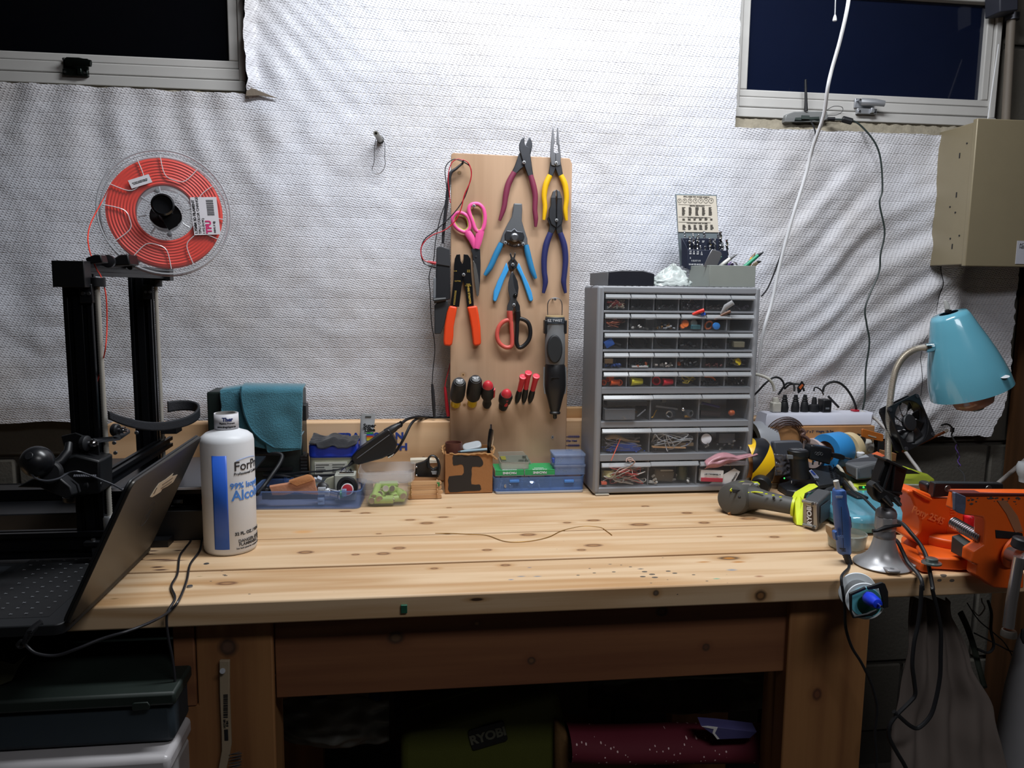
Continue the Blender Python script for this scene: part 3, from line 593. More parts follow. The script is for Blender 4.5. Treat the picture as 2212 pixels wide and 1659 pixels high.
# tin snips
t = tool('tin_snips', 'tin snips with one red and one black loop handle', 'snips', C2, 955, 300)
plate('blade', C1, [(942, 1348), (965, 1390), (988, 1440), (997, 1500), (990, 1560), (975, 1600), (1008, 1660), (1012, 1715), (978, 1715), (945, 1640), (930, 1560), (938, 1450)], .010, .004, gun, t)
plate('blade', C1, [(940, 1350), (920, 1395), (905, 1450), (903, 1520), (920, 1600), (895, 1660), (890, 1705), (940, 1712), (975, 1640), (985, 1560), (960, 1500), (948, 1420)], .014, .004, gun2, t)
part('pivot_bolt', B().lathe([(20*U, 0), (20*U, .002), (13*U, .002), (12*U, .006), (3*U, .0065)], C1(966, 1570, YB-.014), (0, -1, 0), 12), chrome, t)
sr = pm('coral_grip', 'cf5a50', 0.4)
b = loop(C2, [(925, 385), (870, 388), (822, 435), (803, 510), (822, 580), (878, 622), (932, 612), (938, 550), (934, 470)], .010, 19)
b.tube([C2(915, 298, YB-.011), C2(920, 350, YB-.01), C2(930, 420, YB-.01), C2(938, 560, YB-.01)], [27*U, 27*U, 16*U, 16*U], 10); part('handle', b, sr, t, label='coral red loop handle')
b = loop(C2, [(988, 375), (1040, 374), (1085, 408), (1102, 478), (1090, 552), (1045, 608), (1000, 624), (978, 575), (982, 480)], .010, 19)
b.tube([C2(985, 298, YB-.011), C2(990, 350, YB-.01), C2(980, 430, YB-.01), C2(976, 560, YB-.01)], [27*U, 27*U, 16*U, 16*U], 10); part('handle', b, black, t, label='black loop handle')
# pink scissors
t = tool('scissors', 'scissors with bright pink and green-lined handles on the board left side', 'scissors', C1, 610, 1100)
plate('blade', C1, [(598, 1122), (652, 1155), (656, 1290), (652, 1440), (640, 1570), (630, 1500), (600, 1400), (588, 1300), (584, 1200), (570, 1162)], .009, .003, gun, t, bev=0.0006)
plate('blade', C1, [(590, 1255), (612, 1290), (634, 1390), (643, 1480), (641, 1560), (630, 1582), (618, 1565), (603, 1450), (592, 1340)], .0115, .002, pm('scissor_steel', 'a3a19e', 0.25, 0.8), t, bev=0.0006)
part('pivot', B().cyl(C1(616, 1218, YB-.0105), C1(616, 1218, YB-.008), 9*U), gun2, t)
pk = pm('pink_plastic', 'ea5a9e', 0.38); gr = pm('green_lining', 'a9b04a', 0.5)
lp = [(598, 748), (560, 768), (553, 820), (582, 900), (608, 975), (645, 1000), (680, 965), (694, 880), (682, 800), (645, 755)]
b = loop(C1, lp, .010, 18, 0.9); b.tube(spl([C1(u, v, YB-.010) for u, v in ((655, 985), (640, 1060), (622, 1150))], 4), [34*U, 36*U, 32*U, 20*U], 10, flat=((0, 1, 0), .5))
h1 = part('handle', b, pk, t)
def inner(lp, k): cx = sum(p[0] for p in lp)/len(lp); cy_ = sum(p[1] for p in lp)/len(lp); return [(cx+(p[0]-cx)*k, cy_+(p[1]-cy_)*k) for p in lp]
def shr(lp, d):
    n = len(lp); out = []
    cx = sum(p[0] for p in lp)/n; cy_ = sum(p[1] for p in lp)/n
    for p in lp: l = math.hypot(p[0]-cx, p[1]-cy_); out.append((p[0]-(p[0]-cx)/l*d, p[1]-(p[1]-cy_)/l*d))
    return out
part('lining', loop(C1, shr(lp, 15), .010, 8), gr, h1)
lp = [(480, 828), (432, 838), (405, 885), (425, 945), (470, 985), (520, 1000), (556, 965), (556, 905), (530, 855)]
b = loop(C1, lp, .008, 17, 0.9); b.tube(spl([C1(u, v, YB-.008) for u, v in ((525, 985), (580, 1070), (604, 1150))], 4), [30*U, 34*U, 28*U, 14*U], 10, flat=((0, 1, 0), .5))
h2 = part('handle', b, pk, t)
part('lining', loop(C1, shr(lp, 15), .008, 8), gr, h2)
# crimper
t = tool('crimping_tool', 'flat black wire stripper and crimper with bright orange handles', 'wire stripper', C1, 504, 1383)
bs_ = pm('black_oxide', '1a1b1e', 0.35, 0.5)
plate('jaw', C1, [(440, 1203), (472, 1199), (478, 1260), (496, 1294), (512, 1330), (505, 1410), (484, 1500), (464, 1670), (384, 1670), (400, 1550), (415, 1420), (418, 1300), (425, 1240)], .012, .003, bs_, t, bev=0.0005)
plate('jaw', C1, [(504, 1199), (542, 1203), (566, 1240), (571, 1350), (585, 1500), (596, 1670), (536, 1674), (524, 1550), (510, 1460), (490, 1410), (484, 1300), (502, 1268)], .0095, .003, bs_, t, bev=0.0005)
gold = pm('gold_print', 'c9a94a', 0.5)
p = C1(552, 1560, YB-.0101); txt('WIRE STRIPPER', .0062, T(p.x, p.y, p.z, 90) @ MX.Rotation(math.radians(-83), 4, 'Z'), gold, t, bold=.02)
for u, v, s_ in ((450, 1440, 'CUTTER'), (545, 1475, 'WIRE\nCUTTER'), (430, 1350, '6 10'), (548, 1350, '6 32\n8 32')): p = C1(u, v, YB-.0125 if u < 500 else YB-.0101); txt(s_, .0036, T(p.x, p.y, p.z, 90), gold, t)
bb = B()
for k in range(10):
    for q in (0, 1): p = C1(428-k*1.5+q*9, 1530+k*13, YB-.0122); bb.box(p.x-.0005, p.x+.0005, p.y, p.y+.0003, p.z-.001, p.z+.001)
part('gauge_marks', bb, gold, t, kind='stuff')
og = pm('orange_grip', 'e8491e', 0.42)
plate('handle', C2, [(378, 250), (447, 262), (438, 320), (415, 440), (413, 520), (402, 600), (380, 613), (328, 607), (323, 560), (333, 430), (355, 310)], .017, .014, og, t, bev=0.0035, seg=3)
plate('handle', C2, [(535, 262), (625, 250), (640, 330), (655, 440), (661, 580), (655, 603), (602, 613), (588, 590), (575, 450), (555, 340)], .017, .014, og, t, bev=0.0035, seg=3)
# rotary tool
t = tool('rotary_tool', 'grey and black cordless rotary tool hanging from a wire loop by its tail', 'rotary tool', C2, 1322, 800)
yc = YB-.030
def LT(prof, f=C2, u=1322, fl_=0.85, n=28):
    o = f(u, 0, yc); b = B(); rows = []
    for v, r in prof:
        p = f(u, v, yc); rows.append([p+V((math.cos(2*PI*k/n)*r*U, math.sin(2*PI*k/n)*r*U*fl_, 0)) for k in range(n)])
    return b.loft(rows)
dg_ = pm('dremel_grey', '6c6e70', 0.5)
part('tail_cap', LT([(338, 78), (345, 84), (352, 84)]), pm('kraft_disc', 'a08a64', 0.8), t)
part('label_band', LT([(353, 85), (356, 88), (408, 90), (411, 86)]), pm('band_dark', '3c434b', 0.4), t)
part('upper_housing', LT([(411, 84), (480, 84), (500, 90), (650, 92), (760, 88), (772, 86)]), dg_, t)
part('lower_housing', LT([(772, 84), (785, 92), (860, 96), (960, 98), (1010, 92), (1080, 72), (1120, 62), (1170, 50), (1195, 42), (1205, 50), (1218, 48), (1222, 36)]), black, t)
part('collet', LT([(1222, 17), (1255, 18), (1263, 12)]), black, t)
P = [(1322+math.cos(a)*70*(1 if abs(math.sin(a)) < .9 else 1), 640-math.sin(a)*128) for a in [2*PI*k/24 for k in range(24)]]
part('grip_pad', B().prism([C2(u, v, yc-.0235) for u, v in P], (0, .012, 0)), pm('pad_rubber', '1d2023', 0.6), t, bev=0.003)
for sg in (-1, 1):
    part('side_trim', B().tube([C2(1322+sg*96, 800, yc), C2(1322+sg*98, 960, yc), C2(1322+sg*88, 1040, yc)], .0022, 8), pm('trim_light_grey', '85888a', .5), t)
    part('slider', B().cbox(C2(1322+sg*88, 440, yc), (.006, .02, .03)), black, t, bev=0.0015)
part('ring_line', B().cbox(C2(1322, 893, yc-.0205), (.018, .002, .001)), ink, t)
part('hanger', B().tube(spl([C2(u, v, YB-.02) for u, v in ((1258, 345), (1257, 240), (1278, 195), (1322, 180), (1366, 195), (1385, 240), (1384, 345))], 6), .0011, 8), steel, t)
p = C2(1322, 384, yc-.0197); txt('EZ TWIST', .0075, T(p.x, p.y-.0002, p.z, 90), pm('print_light', 'c9ccd0', .5), t, bold=.01)
# screwdrivers pushed through the board
def driver(nm, label, base, butt, segs, out=.06, cat='screwdriver', grp=None):
    a = C2(*base, YB-.001); b_ = C2(*butt, YB-out); t = thing(nm, label, cat, a, grp); d = b_-a; L = d.length; d.normalize()
    for pn_, prof, m, *k in segs: part(pn_, B().lathe([(r, h*L) for h, r in prof], a, d, 20), m, t, **(k[0] if k else {}))
    part('shank', B().cyl(a-d*.05, a+d*.004, .0028, n=8), steel, t)
    return t, a, d, L
ya = pm('amber_plastic', 'e2c21a', 0.15, see=0.25)
for base, butt, lab in (((432, 1140), (468, 928), 'leftmost black-gripped screwdriver with a yellow collar stuck in the tool board'), ((578, 1138), (612, 906), 'second black-gripped screwdriver with a yellow collar, right of its twin')):
    t, a, d, L = driver('screwdriver', lab, base, butt, [('collar', [(0, .009), (.04, .0112), (.26, .0100)], ya), ('handle', [(.24, .0105), (.32, .0152), (.5, .0165), (.8, .0158), (.93, .0145), (.99, .0118)], rubber), ('butt_cap', [(.985, .0112), (1.02, .0095), (1.035, .004)], black)], .066)
    M = MX.Translation(a+d*(L*1.036)) @ d.to_track_quat('Z', 'Y').to_matrix().to_4x4(); txt('PHILLIPS\nNo. 2', .0038, M, white, t, bold=.03, name='butt_lettering')
t, a, d, L = driver('screwdriver', 'black screwdriver with a red dome butt beside the yellow-collared pair', (712, 1150), (722, 955), [('handle', [(0, .008), (.12, .0105), (.28, .0085), (.36, .010), (.5, .0145), (.75, .0148), (.92, .0125)], rubber), ('butt_cap', [(.9, .0122), (1.0, .0105), (1.08, .0065), (1.11, .002)], red)], .055)
part('side_inset', B().tube([a+d*L*.45+V((.0125, -.003, 0)), a+d*L*.8+V((.0125, -.003, 0))], .004, 8), red, t)
t, a, d, L = driver('stubby_screwdriver', 'short stubby black screwdriver with a red dome, alone on the board', (855, 1165), (888, 1040), [('handle', [(0, .0095), (.2, .011), (.34, .0095), (.5, .0142), (.8, .0155), (.98, .0125)], rubber), ('butt_cap', [(.95, .0122), (1.08, .0105), (1.2, .0065), (1.24, .002)], red)], .038)
part('side_inset', B().tube([a+d*L*.35+V((.002, -.0125, -.003)), a+d*L*.7+V((.002, -.0135, -.001))], .0048, 8), red, t)
for base, butt, lab in (((978, 1118), (1036, 885), 'leftmost of three thin red and black precision screwdrivers'), ((1040, 1118), (1085, 850), 'middle and tallest of three thin red precision screwdrivers'), ((1095, 1116), (1155, 880), 'rightmost of three thin red and black precision screwdrivers')):
    driver('precision_screwdriver', lab, base, butt, [('tip', [(-.03, .002), (.02, .0026)], ya), ('grip', [(0, .003), (.06, .0052), (.2, .0068), (.38, .0066), (.48, .0052)], rubber), ('stem', [(.46, .0046), (.5, .0056), (.88, .0062), (.9, .0072), (1.0, .0078), (1.01, .0055), (1.005, .0035)], pm('red_bright', 'd8384a', .4))], .058, grp='red precision screwdrivers')
# pocket tester with leads
t = thing('pocket_tester', 'black pocket electrical tester hanging beside the board with red and black leads', 'tester', C1(320, 1300, 1.68))
YT = 1.672
def q1(u, v): return C1(u, v, YT)
def q2(u, v): return C2(u, v, YT)
part('case', B().prism([q1(262, 1140), q1(300, 1130), q1(380, 1158), q1(384, 1600), q1(358, 1612), q1(240, 1622), q1(250, 1560), q1(258, 1300)], (0, .03, 0)), pm('tester_black', '222327', 0.4), t, bev=0.002)
part('case_top', B().prism([q1(264, 1138), q1(300, 1128), q1(380, 1156), q1(383, 1308), q1(262, 1290)], (0, -.002, 0)), pm('tester_grey', '3a3b3f', 0.35), t, bev=0.0008)
part('lower_case', B().prism([q2(290, 190), q2(366, 205), q2(366, 260), q2(330, 420), q2(300, 502), q2(243, 505), q2(243, 250)], (0, .02, 0)), pm('tester_grey2', '2c2e31', 0.45), t, bev=0.0015)
part('clip', B().prism([q1(235, 1410), q1(256, 1410), q1(256, 1620), q1(228, 1620)], (0, .012, 0)), grey, t, bev=0.001)
part('hinge_knob', B().cyl(q1(262, 1615)-V((.006, .004, 0)), q1(345, 1600)-V((0, .004, 0)), .0062, .004), black, t)
part('screw_ring', B().tube([q1(316, 1118)+V((math.cos(a)*.0042, -.001, math.sin(a)*.0042)) for a in [2*PI*k/12 for k in range(12)]], .0009, 6, True), steel, t)
def ld(nm, f, pts, r, m, y=YB-.018, n=6): return part(nm, B().tube(spl([f(u, v, y) for u, v in pts], 5), r, n), m, t)
cbk = pm('lead_black', '222226', .5); crd = pm('lead_red', 'b3202e', .45)
ld('lead', C1, [(500, 372), (425, 348), (368, 378), (338, 440), (345, 540), (355, 625)], .0011, cbk)
ld('lead', C1, [(500, 362), (455, 346), (402, 375), (372, 450), (365, 540), (375, 640), (384, 740)], .0011, crd)
ld('lead', C1, [(495, 352), (545, 380), (572, 460), (562, 550), (510, 670), (482, 790), (432, 895), (340, 980), (225, 1028), (155, 1085), (121, 1155), (135, 1235), (180, 1268), (258, 1282)], .0013, crd, YB-.021)
ld('lead', C1, [(500, 372), (558, 410), (574, 480), (550, 585), (500, 715), (400, 850), (250, 988), (160, 1060), (126, 1135), (125, 1215), (150, 1280), (190, 1300), (258, 1312)], .0013, cbk, YB-.019)
ld('lead', C1, [(355, 700), (300, 860), (270, 980), (250, 1100), (235, 1250), (195, 1390), (205, 1560), (215, 1800), (240, 1960), (245, 2080), (228, 2250), (222, 2370)], .0011, cbk, 1.70)
part('wire_bundle', B().tube(spl([C1(u, v, YB-.014) for u, v in ((500, 380), (440, 430), (385, 480), (365, 620), (345, 800), (325, 980), (318, 1100))], 5), [.0022, .003, .0042, .0042, .0036, .0028], 8), cbk, t)
part('cable_tie', B().cyl(C1(335, 708, YB-.014), C1(386, 704, YB-.014), .0022, n=6), pm('tie_clear', 'b9bbc0', .3), t)
part('probe', B().tube([C2(223, 952, 1.705), C2(228, 1020, 1.705), C2(236, 1140, 1.705), C2(241, 1250, 1.705)], [.0026, .0040, .0042, .0030], 10), cbk, t)
ld('lead', C2, [(384, 760), (372, 820), (350, 900), (338, 960), (336, 985)], .0011, crd, 1.70)
part('probe', B().tube([C2(336, 980, 1.702), C2(345, 1060, 1.702), C2(358, 1180, 1.702), C2(368, 1240, 1.702)], [.003, .0036, .0046, .0042], 10), crd, t, label='red probe')
part('strain_relief', B().tube([C1(180, 1265, YB-.02), C1(256, 1282, YB-.02)], [.002, .0036], 8), crd, t)
part('strain_relief', B().tube([C1(185, 1300, YB-.018), C1(256, 1314, YB-.018)], [.002, .0036], 8), cbk, t)
# ================================================================ left end of the bench: printer, spool, laptop, bottle
def onP(px, py, p0, n): d = ray(px, py); return CC+d*((V(p0)-CC).dot(n)/d.dot(n))
pb = pm('printer_black', '141518', 0.42, 0.2)
ext = pm('black_anodised', '15161a', 0.34, 0.6)
def extr(b, a, c, w, h):
    """a 20 mm slot extrusion from a to c along one axis, w x h across, with grooves"""
    a, c = V(a), V(c); d = (c-a); ax = max(range(3), key=lambda i: abs(d[i])); o = [i for i in range(3) if i != ax]
    def bx(u0, u1, v0, v1):
        lo, hi = [0]*3, [0]*3
        lo[ax], hi[ax] = min(a[ax], c[ax]), max(a[ax], c[ax]); lo[o[0]], hi[o[0]] = a[o[0]]+u0, a[o[0]]+u1; lo[o[1]], hi[o[1]] = a[o[1]]+v0, a[o[1]]+v1
        b.box(lo[0], hi[0], lo[1], hi[1], lo[2], hi[2])
    g = .0055
    bx(g, w-g, g, h-g)
    nu, nv = round(w/.02), round(h/.02)
    us = [0.0]+[.02*i for i in range(1, nu)]+[w]; vs = [0.0]+[.02*i for i in range(1, nv)]+[h]
    for i, u in enumerate(us):
        for j, v in enumerate(vs):
            bx(max(0, u-.0068), min(w, u+.0068), max(0, v-.0068), min(h, v+.0068))
    return b
PR = thing('desktop_printer', 'black open-frame filament printer with two posts and silver lead screws', 'printer', (-.5, 1.38, TOP))
def pp(nm, b, m=None, par=None, **k): return part(nm, b, m or pb, par or PR, **k)
pp('post', extr(B(), (-.520, 1.20, .90), (-.520, 1.20, 1.305), .04, .02), ext, bev=.0006)
pp('post', extr(B(), (-.552, 1.55, .90), (-.552, 1.55, 1.305), .04, .02), ext, bev=.0006)
pp('top_bar', extr(B(), (-.506, 1.185, 1.302), (-.506, 1.575, 1.302), .02, .02), ext, bev=.0006)
pp('end_cap', B().box(-.522, -.478, 1.176, 1.20, 1.285, 1.323), bev=.001)
pp('end_cap', B().box(-.53, -.478, 1.562, 1.585, 1.298, 1.322), bev=.001)
for y, x in ((1.20, -.474), (1.55, -.504)):
    b = B(); zz = .935
    b.tube([(x, y+.008, .935+i*.002) for i in range(183)], [.0036 if i % 2 else .0042 for i in range(183)], 10)
    pp('lead_screw', b, pm('thread_steel', 'b5b1a8', .4, .35), ang=80)
    cp_ = pp('coupling', B().lathe([(.0105, 0), (.011, .001), (.011, .030), (.0095, .032), (.0045, .032)], (x, y+.008, .903), (0, 0, 1), 20), pm('coupling_alu', 'a6a8ac', .35, .8))
    part('set_screw', B().cyl((x+.002, y-.0035, .922), (x+.002, y-.0025, .922), .002, n=8), ink, cp_)
    pp('motor_mount', B().box(x-.03, x+.03, y-.02, y+.035, .895, .902), bev=.001)
    for dx in (-.018, .02): pp('screw', B().lathe([(.0035, 0), (.003, .003), (.001, .0032)], (x+dx, y-.012, .902), n=10), steel)
    pp('motor', B().box(x-.021, x+.021, y-.015, y+.028, .875, .893), pm('motor_grey', '3c3e42', .4, .5), bev=.002)
    pp('screw_bearing', B().cyl((x, y+.008, 1.286), (x, y+.008, 1.30), .012, n=16), bev=.0008)
    pb_ = pp('corner_bracket', B().box(x-.02, x-.002, y-.006, y+.003, 1.262, 1.29), bev=.001)
    for dx in (-.014, -.006): part('screw', B().cyl((x+dx, y-.009, 1.276), (x+dx, y-.006, 1.276), .0026, n=10), steel, pb_)
# sensor and spool arm on top of the bar
f2 = lambda u, v, Y: onY(100+u/3.857, 330+v/3.857, Y)
pp('filament_sensor', B().prism([f2(322, 880, 1.2), f2(400, 848, 1.2), f2(452, 850, 1.2), f2(470, 915, 1.2), f2(345, 925, 1.2)], (0, .022, 0)), bev=.0015)
pp('extruder', B().prism([f2(480, 905, 1.27), f2(560, 880, 1.27), f2(610, 850, 1.27), f2(680, 845, 1.27), f2(700, 935, 1.27), f2(480, 945, 1.27)], (0, .04, 0)), bev=.002)
pp('extruder_gear', B().lathe([(.010, 0), (.010, .006), (.004, .007)], f2(525, 905, 1.265), (0, -1, 0), 16), dsteel)
SPC = onY(358, 464, 1.36); SN = (CC-SPC).normalized(); SN = (SN+V((0, 0, .13))).normalized()
pp('spool_arm', B().tube([f2(690, 950, 1.36), f2(760, 890, 1.38), f2(850, 780, 1.40)], [.006, .006, .006], 8).tube([f2(640, 990, 1.40), f2(700, 880, 1.41), f2(850, 700, 1.41)], [.006, .006, .006], 8))
pp('spool_peg', B().cyl(SPC-SN*.06, SPC+SN*.036, .011, n=18))
nb = B().lathe([(.0105, .034), (.0155, .036), (.0178, .042), (.0178, .047), (.015, .050), (.0135, .0465), (.002, .046)], SPC+V((-.004, 0, .010)), SN, 26); pp('peg_nut', nb, pm('gloss_black', '0d0e11', .18))
pp('peg_fin', B().prism([SPC+SN*.035+V(p) for p in ((.0, 0, -.002), (.022, 0, -.004), (.018, 0, -.022), (.004, 0, -.03), (-.006, 0, -.012))], SN*.003))
# moving gantry
f3 = lambda u, v, Y: onY(u/3.95, 740+v/3.95, Y)
pp('gantry_beam', extr(B(), (-.515, 1.19, .965), (-.515, 1.59, .965), .02, .02), ext)
pp('gantry_plate', B().prism([f3(520, 800, 1.185), f3(640, 770, 1.185), f3(800, 830, 1.185), f3(840, 870, 1.185), f3(850, 1000, 1.185), f3(690, 1010, 1.185), f3(560, 950, 1.185)], (0, .004, 0)), bev=.001)
pp('carriage_arm', B().prism([f3(790, 815, 1.18), f3(960, 800, 1.2), f3(1105, 738, 1.33), f3(1110, 752, 1.33), f3(1020, 812, 1.22), f3(830, 835, 1.18)], (0, 0, -.004)), pm('bracket_dark', '35373b', .4, .5), bev=.0006)
for u, v, Y, r in ((700, 858, 1.178, .0115), (960, 745, 1.24, .010), (735, 1205, 1.17, .010)):
    w_ = pp('roller', B().lathe([(r*.8, 0), (r, .002), (r, .008), (r*.8, .010), (.003, .0105)], f3(u, v, Y), (1, -.2, 0), 18), rubber)
    part('axle', B().cyl(f3(u, v, Y), f3(u, v, Y)+V((.024, -.004, 0)), .0028, n=10).cyl(f3(u, v, Y)+V((.014, -.002, 0)), f3(u, v, Y)+V((.019, -.003, 0)), .0055, n=6), chrome, w_)
for u, v in ((545, 940), (655, 1035), (985, 940), (1165, 768), (975, 855)): pp('screw', B().lathe([(.003, 0), (.0026, .003), (.001, .0032)], f3(u, v, 1.19), (.2, -1, 0), 10), steel)
pp('print_head', B().prism([f3(500, 1000, 1.16), f3(640, 960, 1.16), f3(850, 1010, 1.16), f3(850, 1290, 1.16), f3(600, 1310, 1.16), f3(520, 1180, 1.16)], (0, .05, 0)), bev=.003)
pp('fan_shroud', B().prism([f3(140, 1235, 1.13), f3(270, 1160, 1.13), f3(480, 1130, 1.13), f3(600, 1230, 1.13), f3(620, 1300, 1.13), f3(560, 1335, 1.13), f3(340, 1240, 1.13)], (0, .03, -.004)), pm('shroud', '1e1f22', .5), bev=.002)
pp('knurled_knob', B().lathe([(.0145, 0), (.0155, .002), (.0155, .010), (.013, .012)], f3(445, 1100, 1.115), (.1, -1, .1), 28), rubber)
pp('knob_arm', B().tube([f3(400, 1080, 1.13), f3(520, 1010, 1.14), f3(580, 930, 1.15), f3(590, 860, 1.16)], [.008, .007, .006, .005], 10))
pp('bolt', B().tube([f3(635, 1140, 1.15)+V((.0012*i, 0, -.00003*i)) for i in range(26)], [.0022 if i % 2 else .0028 for i in range(26)], 8), dsteel)
# flat cable
rb = [(235, 897, 1.2), (262, 908, 1.22), (295, 917, 1.26), (330, 921, 1.32), (365, 919, 1.38), (400, 911, 1.44), (422, 900, 1.5), (430, 888, 1.54), (424, 880, 1.57), (408, 876, 1.58), (385, 876, 1.58), (362, 879, 1.57)]
P = spl([onY(*p) for p in rb], 5); b = B(); n = len(P)
hh = [.012+.010*(i/n) for i in range(n)]
b.grid(lambda u, v: P[round(u*(n-1))]+V((0, 0, hh[round(u*(n-1))]*(v-.5))), n-1, 6)
pp('ribbon_cable', b, pm('braided_sleeve', '1a1c22', .55, bump=.6, bs=900), solid=.004, ang=180)
pp('cable_chain_end', B().box(-.50, -.47, 1.535, 1.57, 1.0, 1.02), bev=.001)
# bed, base
pp('bed_plate', B().box(-.60, -.305, 1.315, 1.55, .945, .950), pm('bed_glass', '23252c', .22), bev=.0008)
pp('bed_edge', B().box(-.60, -.305, 1.3135, 1.315, .9455, .9495), pm('bed_edge_light', 'a7a5a8', .4))
pp('bed_carriage', B().box(-.56, -.33, 1.36, 1.50, .925, .937), bev=.001)
for x in (-.58, -.335):
    for y in (1.33, 1.535): pp('levelling_knob', B().lathe([(.014, 0), (.015, .002), (.015, .008), (.004, .009), (.004, .02)], (x, y, .926), n=24), pm('knob_dark', '1b1c20', .4))
pp('y_rail', B().box(-.88, -.31, 1.41, 1.45, .906, .926), ext, bev=.001)
pp('base_box', B().box(-.88, -.368, 1.33, 1.52, .851, .905), pm('base_black', '191a1d', .38), bev=.002)
pp('side_rail', extr(B(), (-.90, 1.19, .875), (-.452, 1.19, .875), .02, .04), ext)
pp('side_rail', extr(B(), (-.90, 1.535, .862), (-.42, 1.535, .862), .02, .04), ext)
for x in (-.89, -.45): pp('foot', B().box(x, x+.03, 1.30, 1.56, TOP, .862))
pp('tensioner_wheel', B().tube([(-.315+.0, 1.40+.022*math.cos(a), .925+.022*math.sin(a)) for a in [2*PI*k/24 for k in range(24)]], .003, 6, True), pm('wheel_dark', '2a2b2f', .35))
pp('usb_socket', B().cbox(onY(385, 1083, 1.329), (.016, .003, .006)), chrome)
# webcam ball by the printer
t = thing('ball_camera', 'black ball-shaped webcam with a thin cord in front of the printer', 'camera', f3(318, 1110, 1.10))
bc = f3(318, 1015, 1.10)
part('ball', B().sph(bc, .0215, 28, 18), pm('satin_black', '16171a', .3), t)
part('lens_disc', B().lathe([(.0055, 0), (.005, .0006), (.001, .0007)], bc+V((-.002, -.018, .012)).normalized()*.0213, V((-.002, -.018, .012)), 16), black, t)
part('cord', B().tube(spl([f3(u, v, Y) for u, v, Y in ((262, 1060, 1.09), (262, 1110, 1.085), (310, 1160, 1.085), (400, 1180, 1.085), (500, 1160, 1.09), (580, 1115, 1.10), (660, 1100, 1.10), (760, 1130, 1.11), (860, 1170, 1.12), (980, 1220, 1.13), (1085, 1285, 1.14))], 5), .0014, 7), pm('cord_grey', '3d3f45', .4), t)
# ---- filament spool
t = thing('filament_spool', 'clear plastic spool of red-orange filament tilted on top of the printer', 'filament spool', SPC-V((0, 0, .1)))
RX = SN.cross(V((0, 0, 1))).normalized()*-1; RZ = SN.cross(RX)*-1
if RZ.z < 0: RZ = -RZ
RX = RZ.cross(SN)*-1
if RX.x < 0: RX = -RX
def SPp(x, z, h): return SPC+RX*x+RZ*z+SN*h
SM = MX(((RX.x, RZ.x, SN.x, 0), (RX.y, RZ.y, SN.y, 0), (RX.z, RZ.z, SN.z, 0), (0, 0, 0, 1)))
clr = pm('spool_clear', 'e6e8ec', .08, see=.97, spec=.6)
rimm = pm('spool_rim', 'c9cbd0', .15, see=.45, spec=.8)
for h in (.028, -.030):
    fl_o = part('flange', B().lathe([(.030, h), (.1, h), (.1, h+.002), (.030, h+.002)], SPC, SN, 64, cap=False), clr, t)
    part('rim', B().tube([SPp(math.cos(a)*.1, math.sin(a)*.1, h+.001) for a in [2*PI*k/64 for k in range(64)]], .0016, 6, True), rimm, fl_o)
    if h > 0:
        part('rim_groove', B().tube([SPp(math.cos(a)*.0945, math.sin(a)*.0945, h+.001) for a in [2*PI*k/64 for k in range(64)]], .0005, 5, True), pm('edge_grey', '8d9096', .3), fl_o)
        for k in range(6):
            a0 = math.radians(60*k+14); da = math.radians(19); q = []
            for rr, sg in ((.092, -1), (.062, -.8), (.055, 0), (.062, .8), (.092, 1)): q.append(SPp(math.cos(a0+sg*da)*rr, math.sin(a0+sg*da)*rr, h+.0015))
            part('window_edge', B().tube(spl(q, 4), .00075, 5), pm('edge_white', 'd4d6da', .15), fl_o)
pf = [(.0445, -.0275)]
for i in range(18): pf += [(.0865-.0, -.0275+i*.055/18+.0008), (.0880, -.0275+i*.055/18+.0018)]
face = [(.0865-.0023*i, .0265+(.0009 if i % 2 else 0)) for i in range(19)]
pf += face
fil = pm('filament_red', 'dc3018', .5, var=.18, scale=14)
part('filament_winding', B().lathe(pf+[(.0445, -.0275)], SPC, SN, 72, cap=False), fil, t)
part('hub', B().lathe([(.0262, -.03), (.0262, .0295), (.0285, .0305), (.0430, .0275), (.0440, -.02)], SPC, SN, 40, cap=False), pm('hub_clear', 'cfd2d8', .12, see=.75, spec=.8), t)
for k in range(8):
    a = 2*PI*k/8+.2; part('hub_rib', B().tube([SPp(math.cos(a)*.029, math.sin(a)*.029, .029), SPp(math.cos(a)*.042, math.sin(a)*.042, .027)], .0016, 6), rimm, t)
for a in (1.9, -1.45): part('hub_screw', B().lathe([(.004, 0), (.0035, .0015), (.001, .0016)], SPp(math.cos(a)*.036, math.sin(a)*.036, .0295), SN, 12), steel, t)
part('hub_painted_shadow', B().lathe([(.0255, -.029), (.0255, -.025)], SPC, SN, 30), pm('hub_shadow_black', '1c1d21', .6), t)  # dark disc standing in for the shade inside the hub
def spM(x, z, h, r): o = SPp(x, z, h); return MX.Translation(o) @ SM @ MX.Rotation(math.radians(r), 4, 'Z')
def flatbox(M, w, h, d=.0004): b = B(M); return b.box(-w/2, w/2, -h/2, h/2, 0, d)
M0 = spM(.0605, -.003, .0305, 4)
lab = part('label', flatbox(M0, .041, .062), pm('label_white', 'd9d6dc', .5), t)
R90 = MX.Rotation(math.radians(90), 4, 'Z')
def lt(s, x, y, sz, m=ink, bold=0.0, al='LEFT'): txt(s, sz, M0 @ MX.Translation((x, y, .0006)) @ R90, m, lab, bold=bold, al=al)
lt('1.75MM 3D FILAMENT', -.0165, -.029, .0058, bold=.02); lt('TPU | COLOR CHANGE', -.0105, -.029, .0058); lt('1 KG (N.W.)', -.0045, -.029, .0048)
lt('TPU', .0035, -.0285, .0115, pm('magenta', 'd0266e', .5), .05)
bb = B(M0); r0 = random.Random(3); y = .001
while y < .026: w = r0.choice((.0006, .0011, .0016)); bb.box(.0035, .0145, y, y+w*.7, .0004, .0007); y += w+.0007
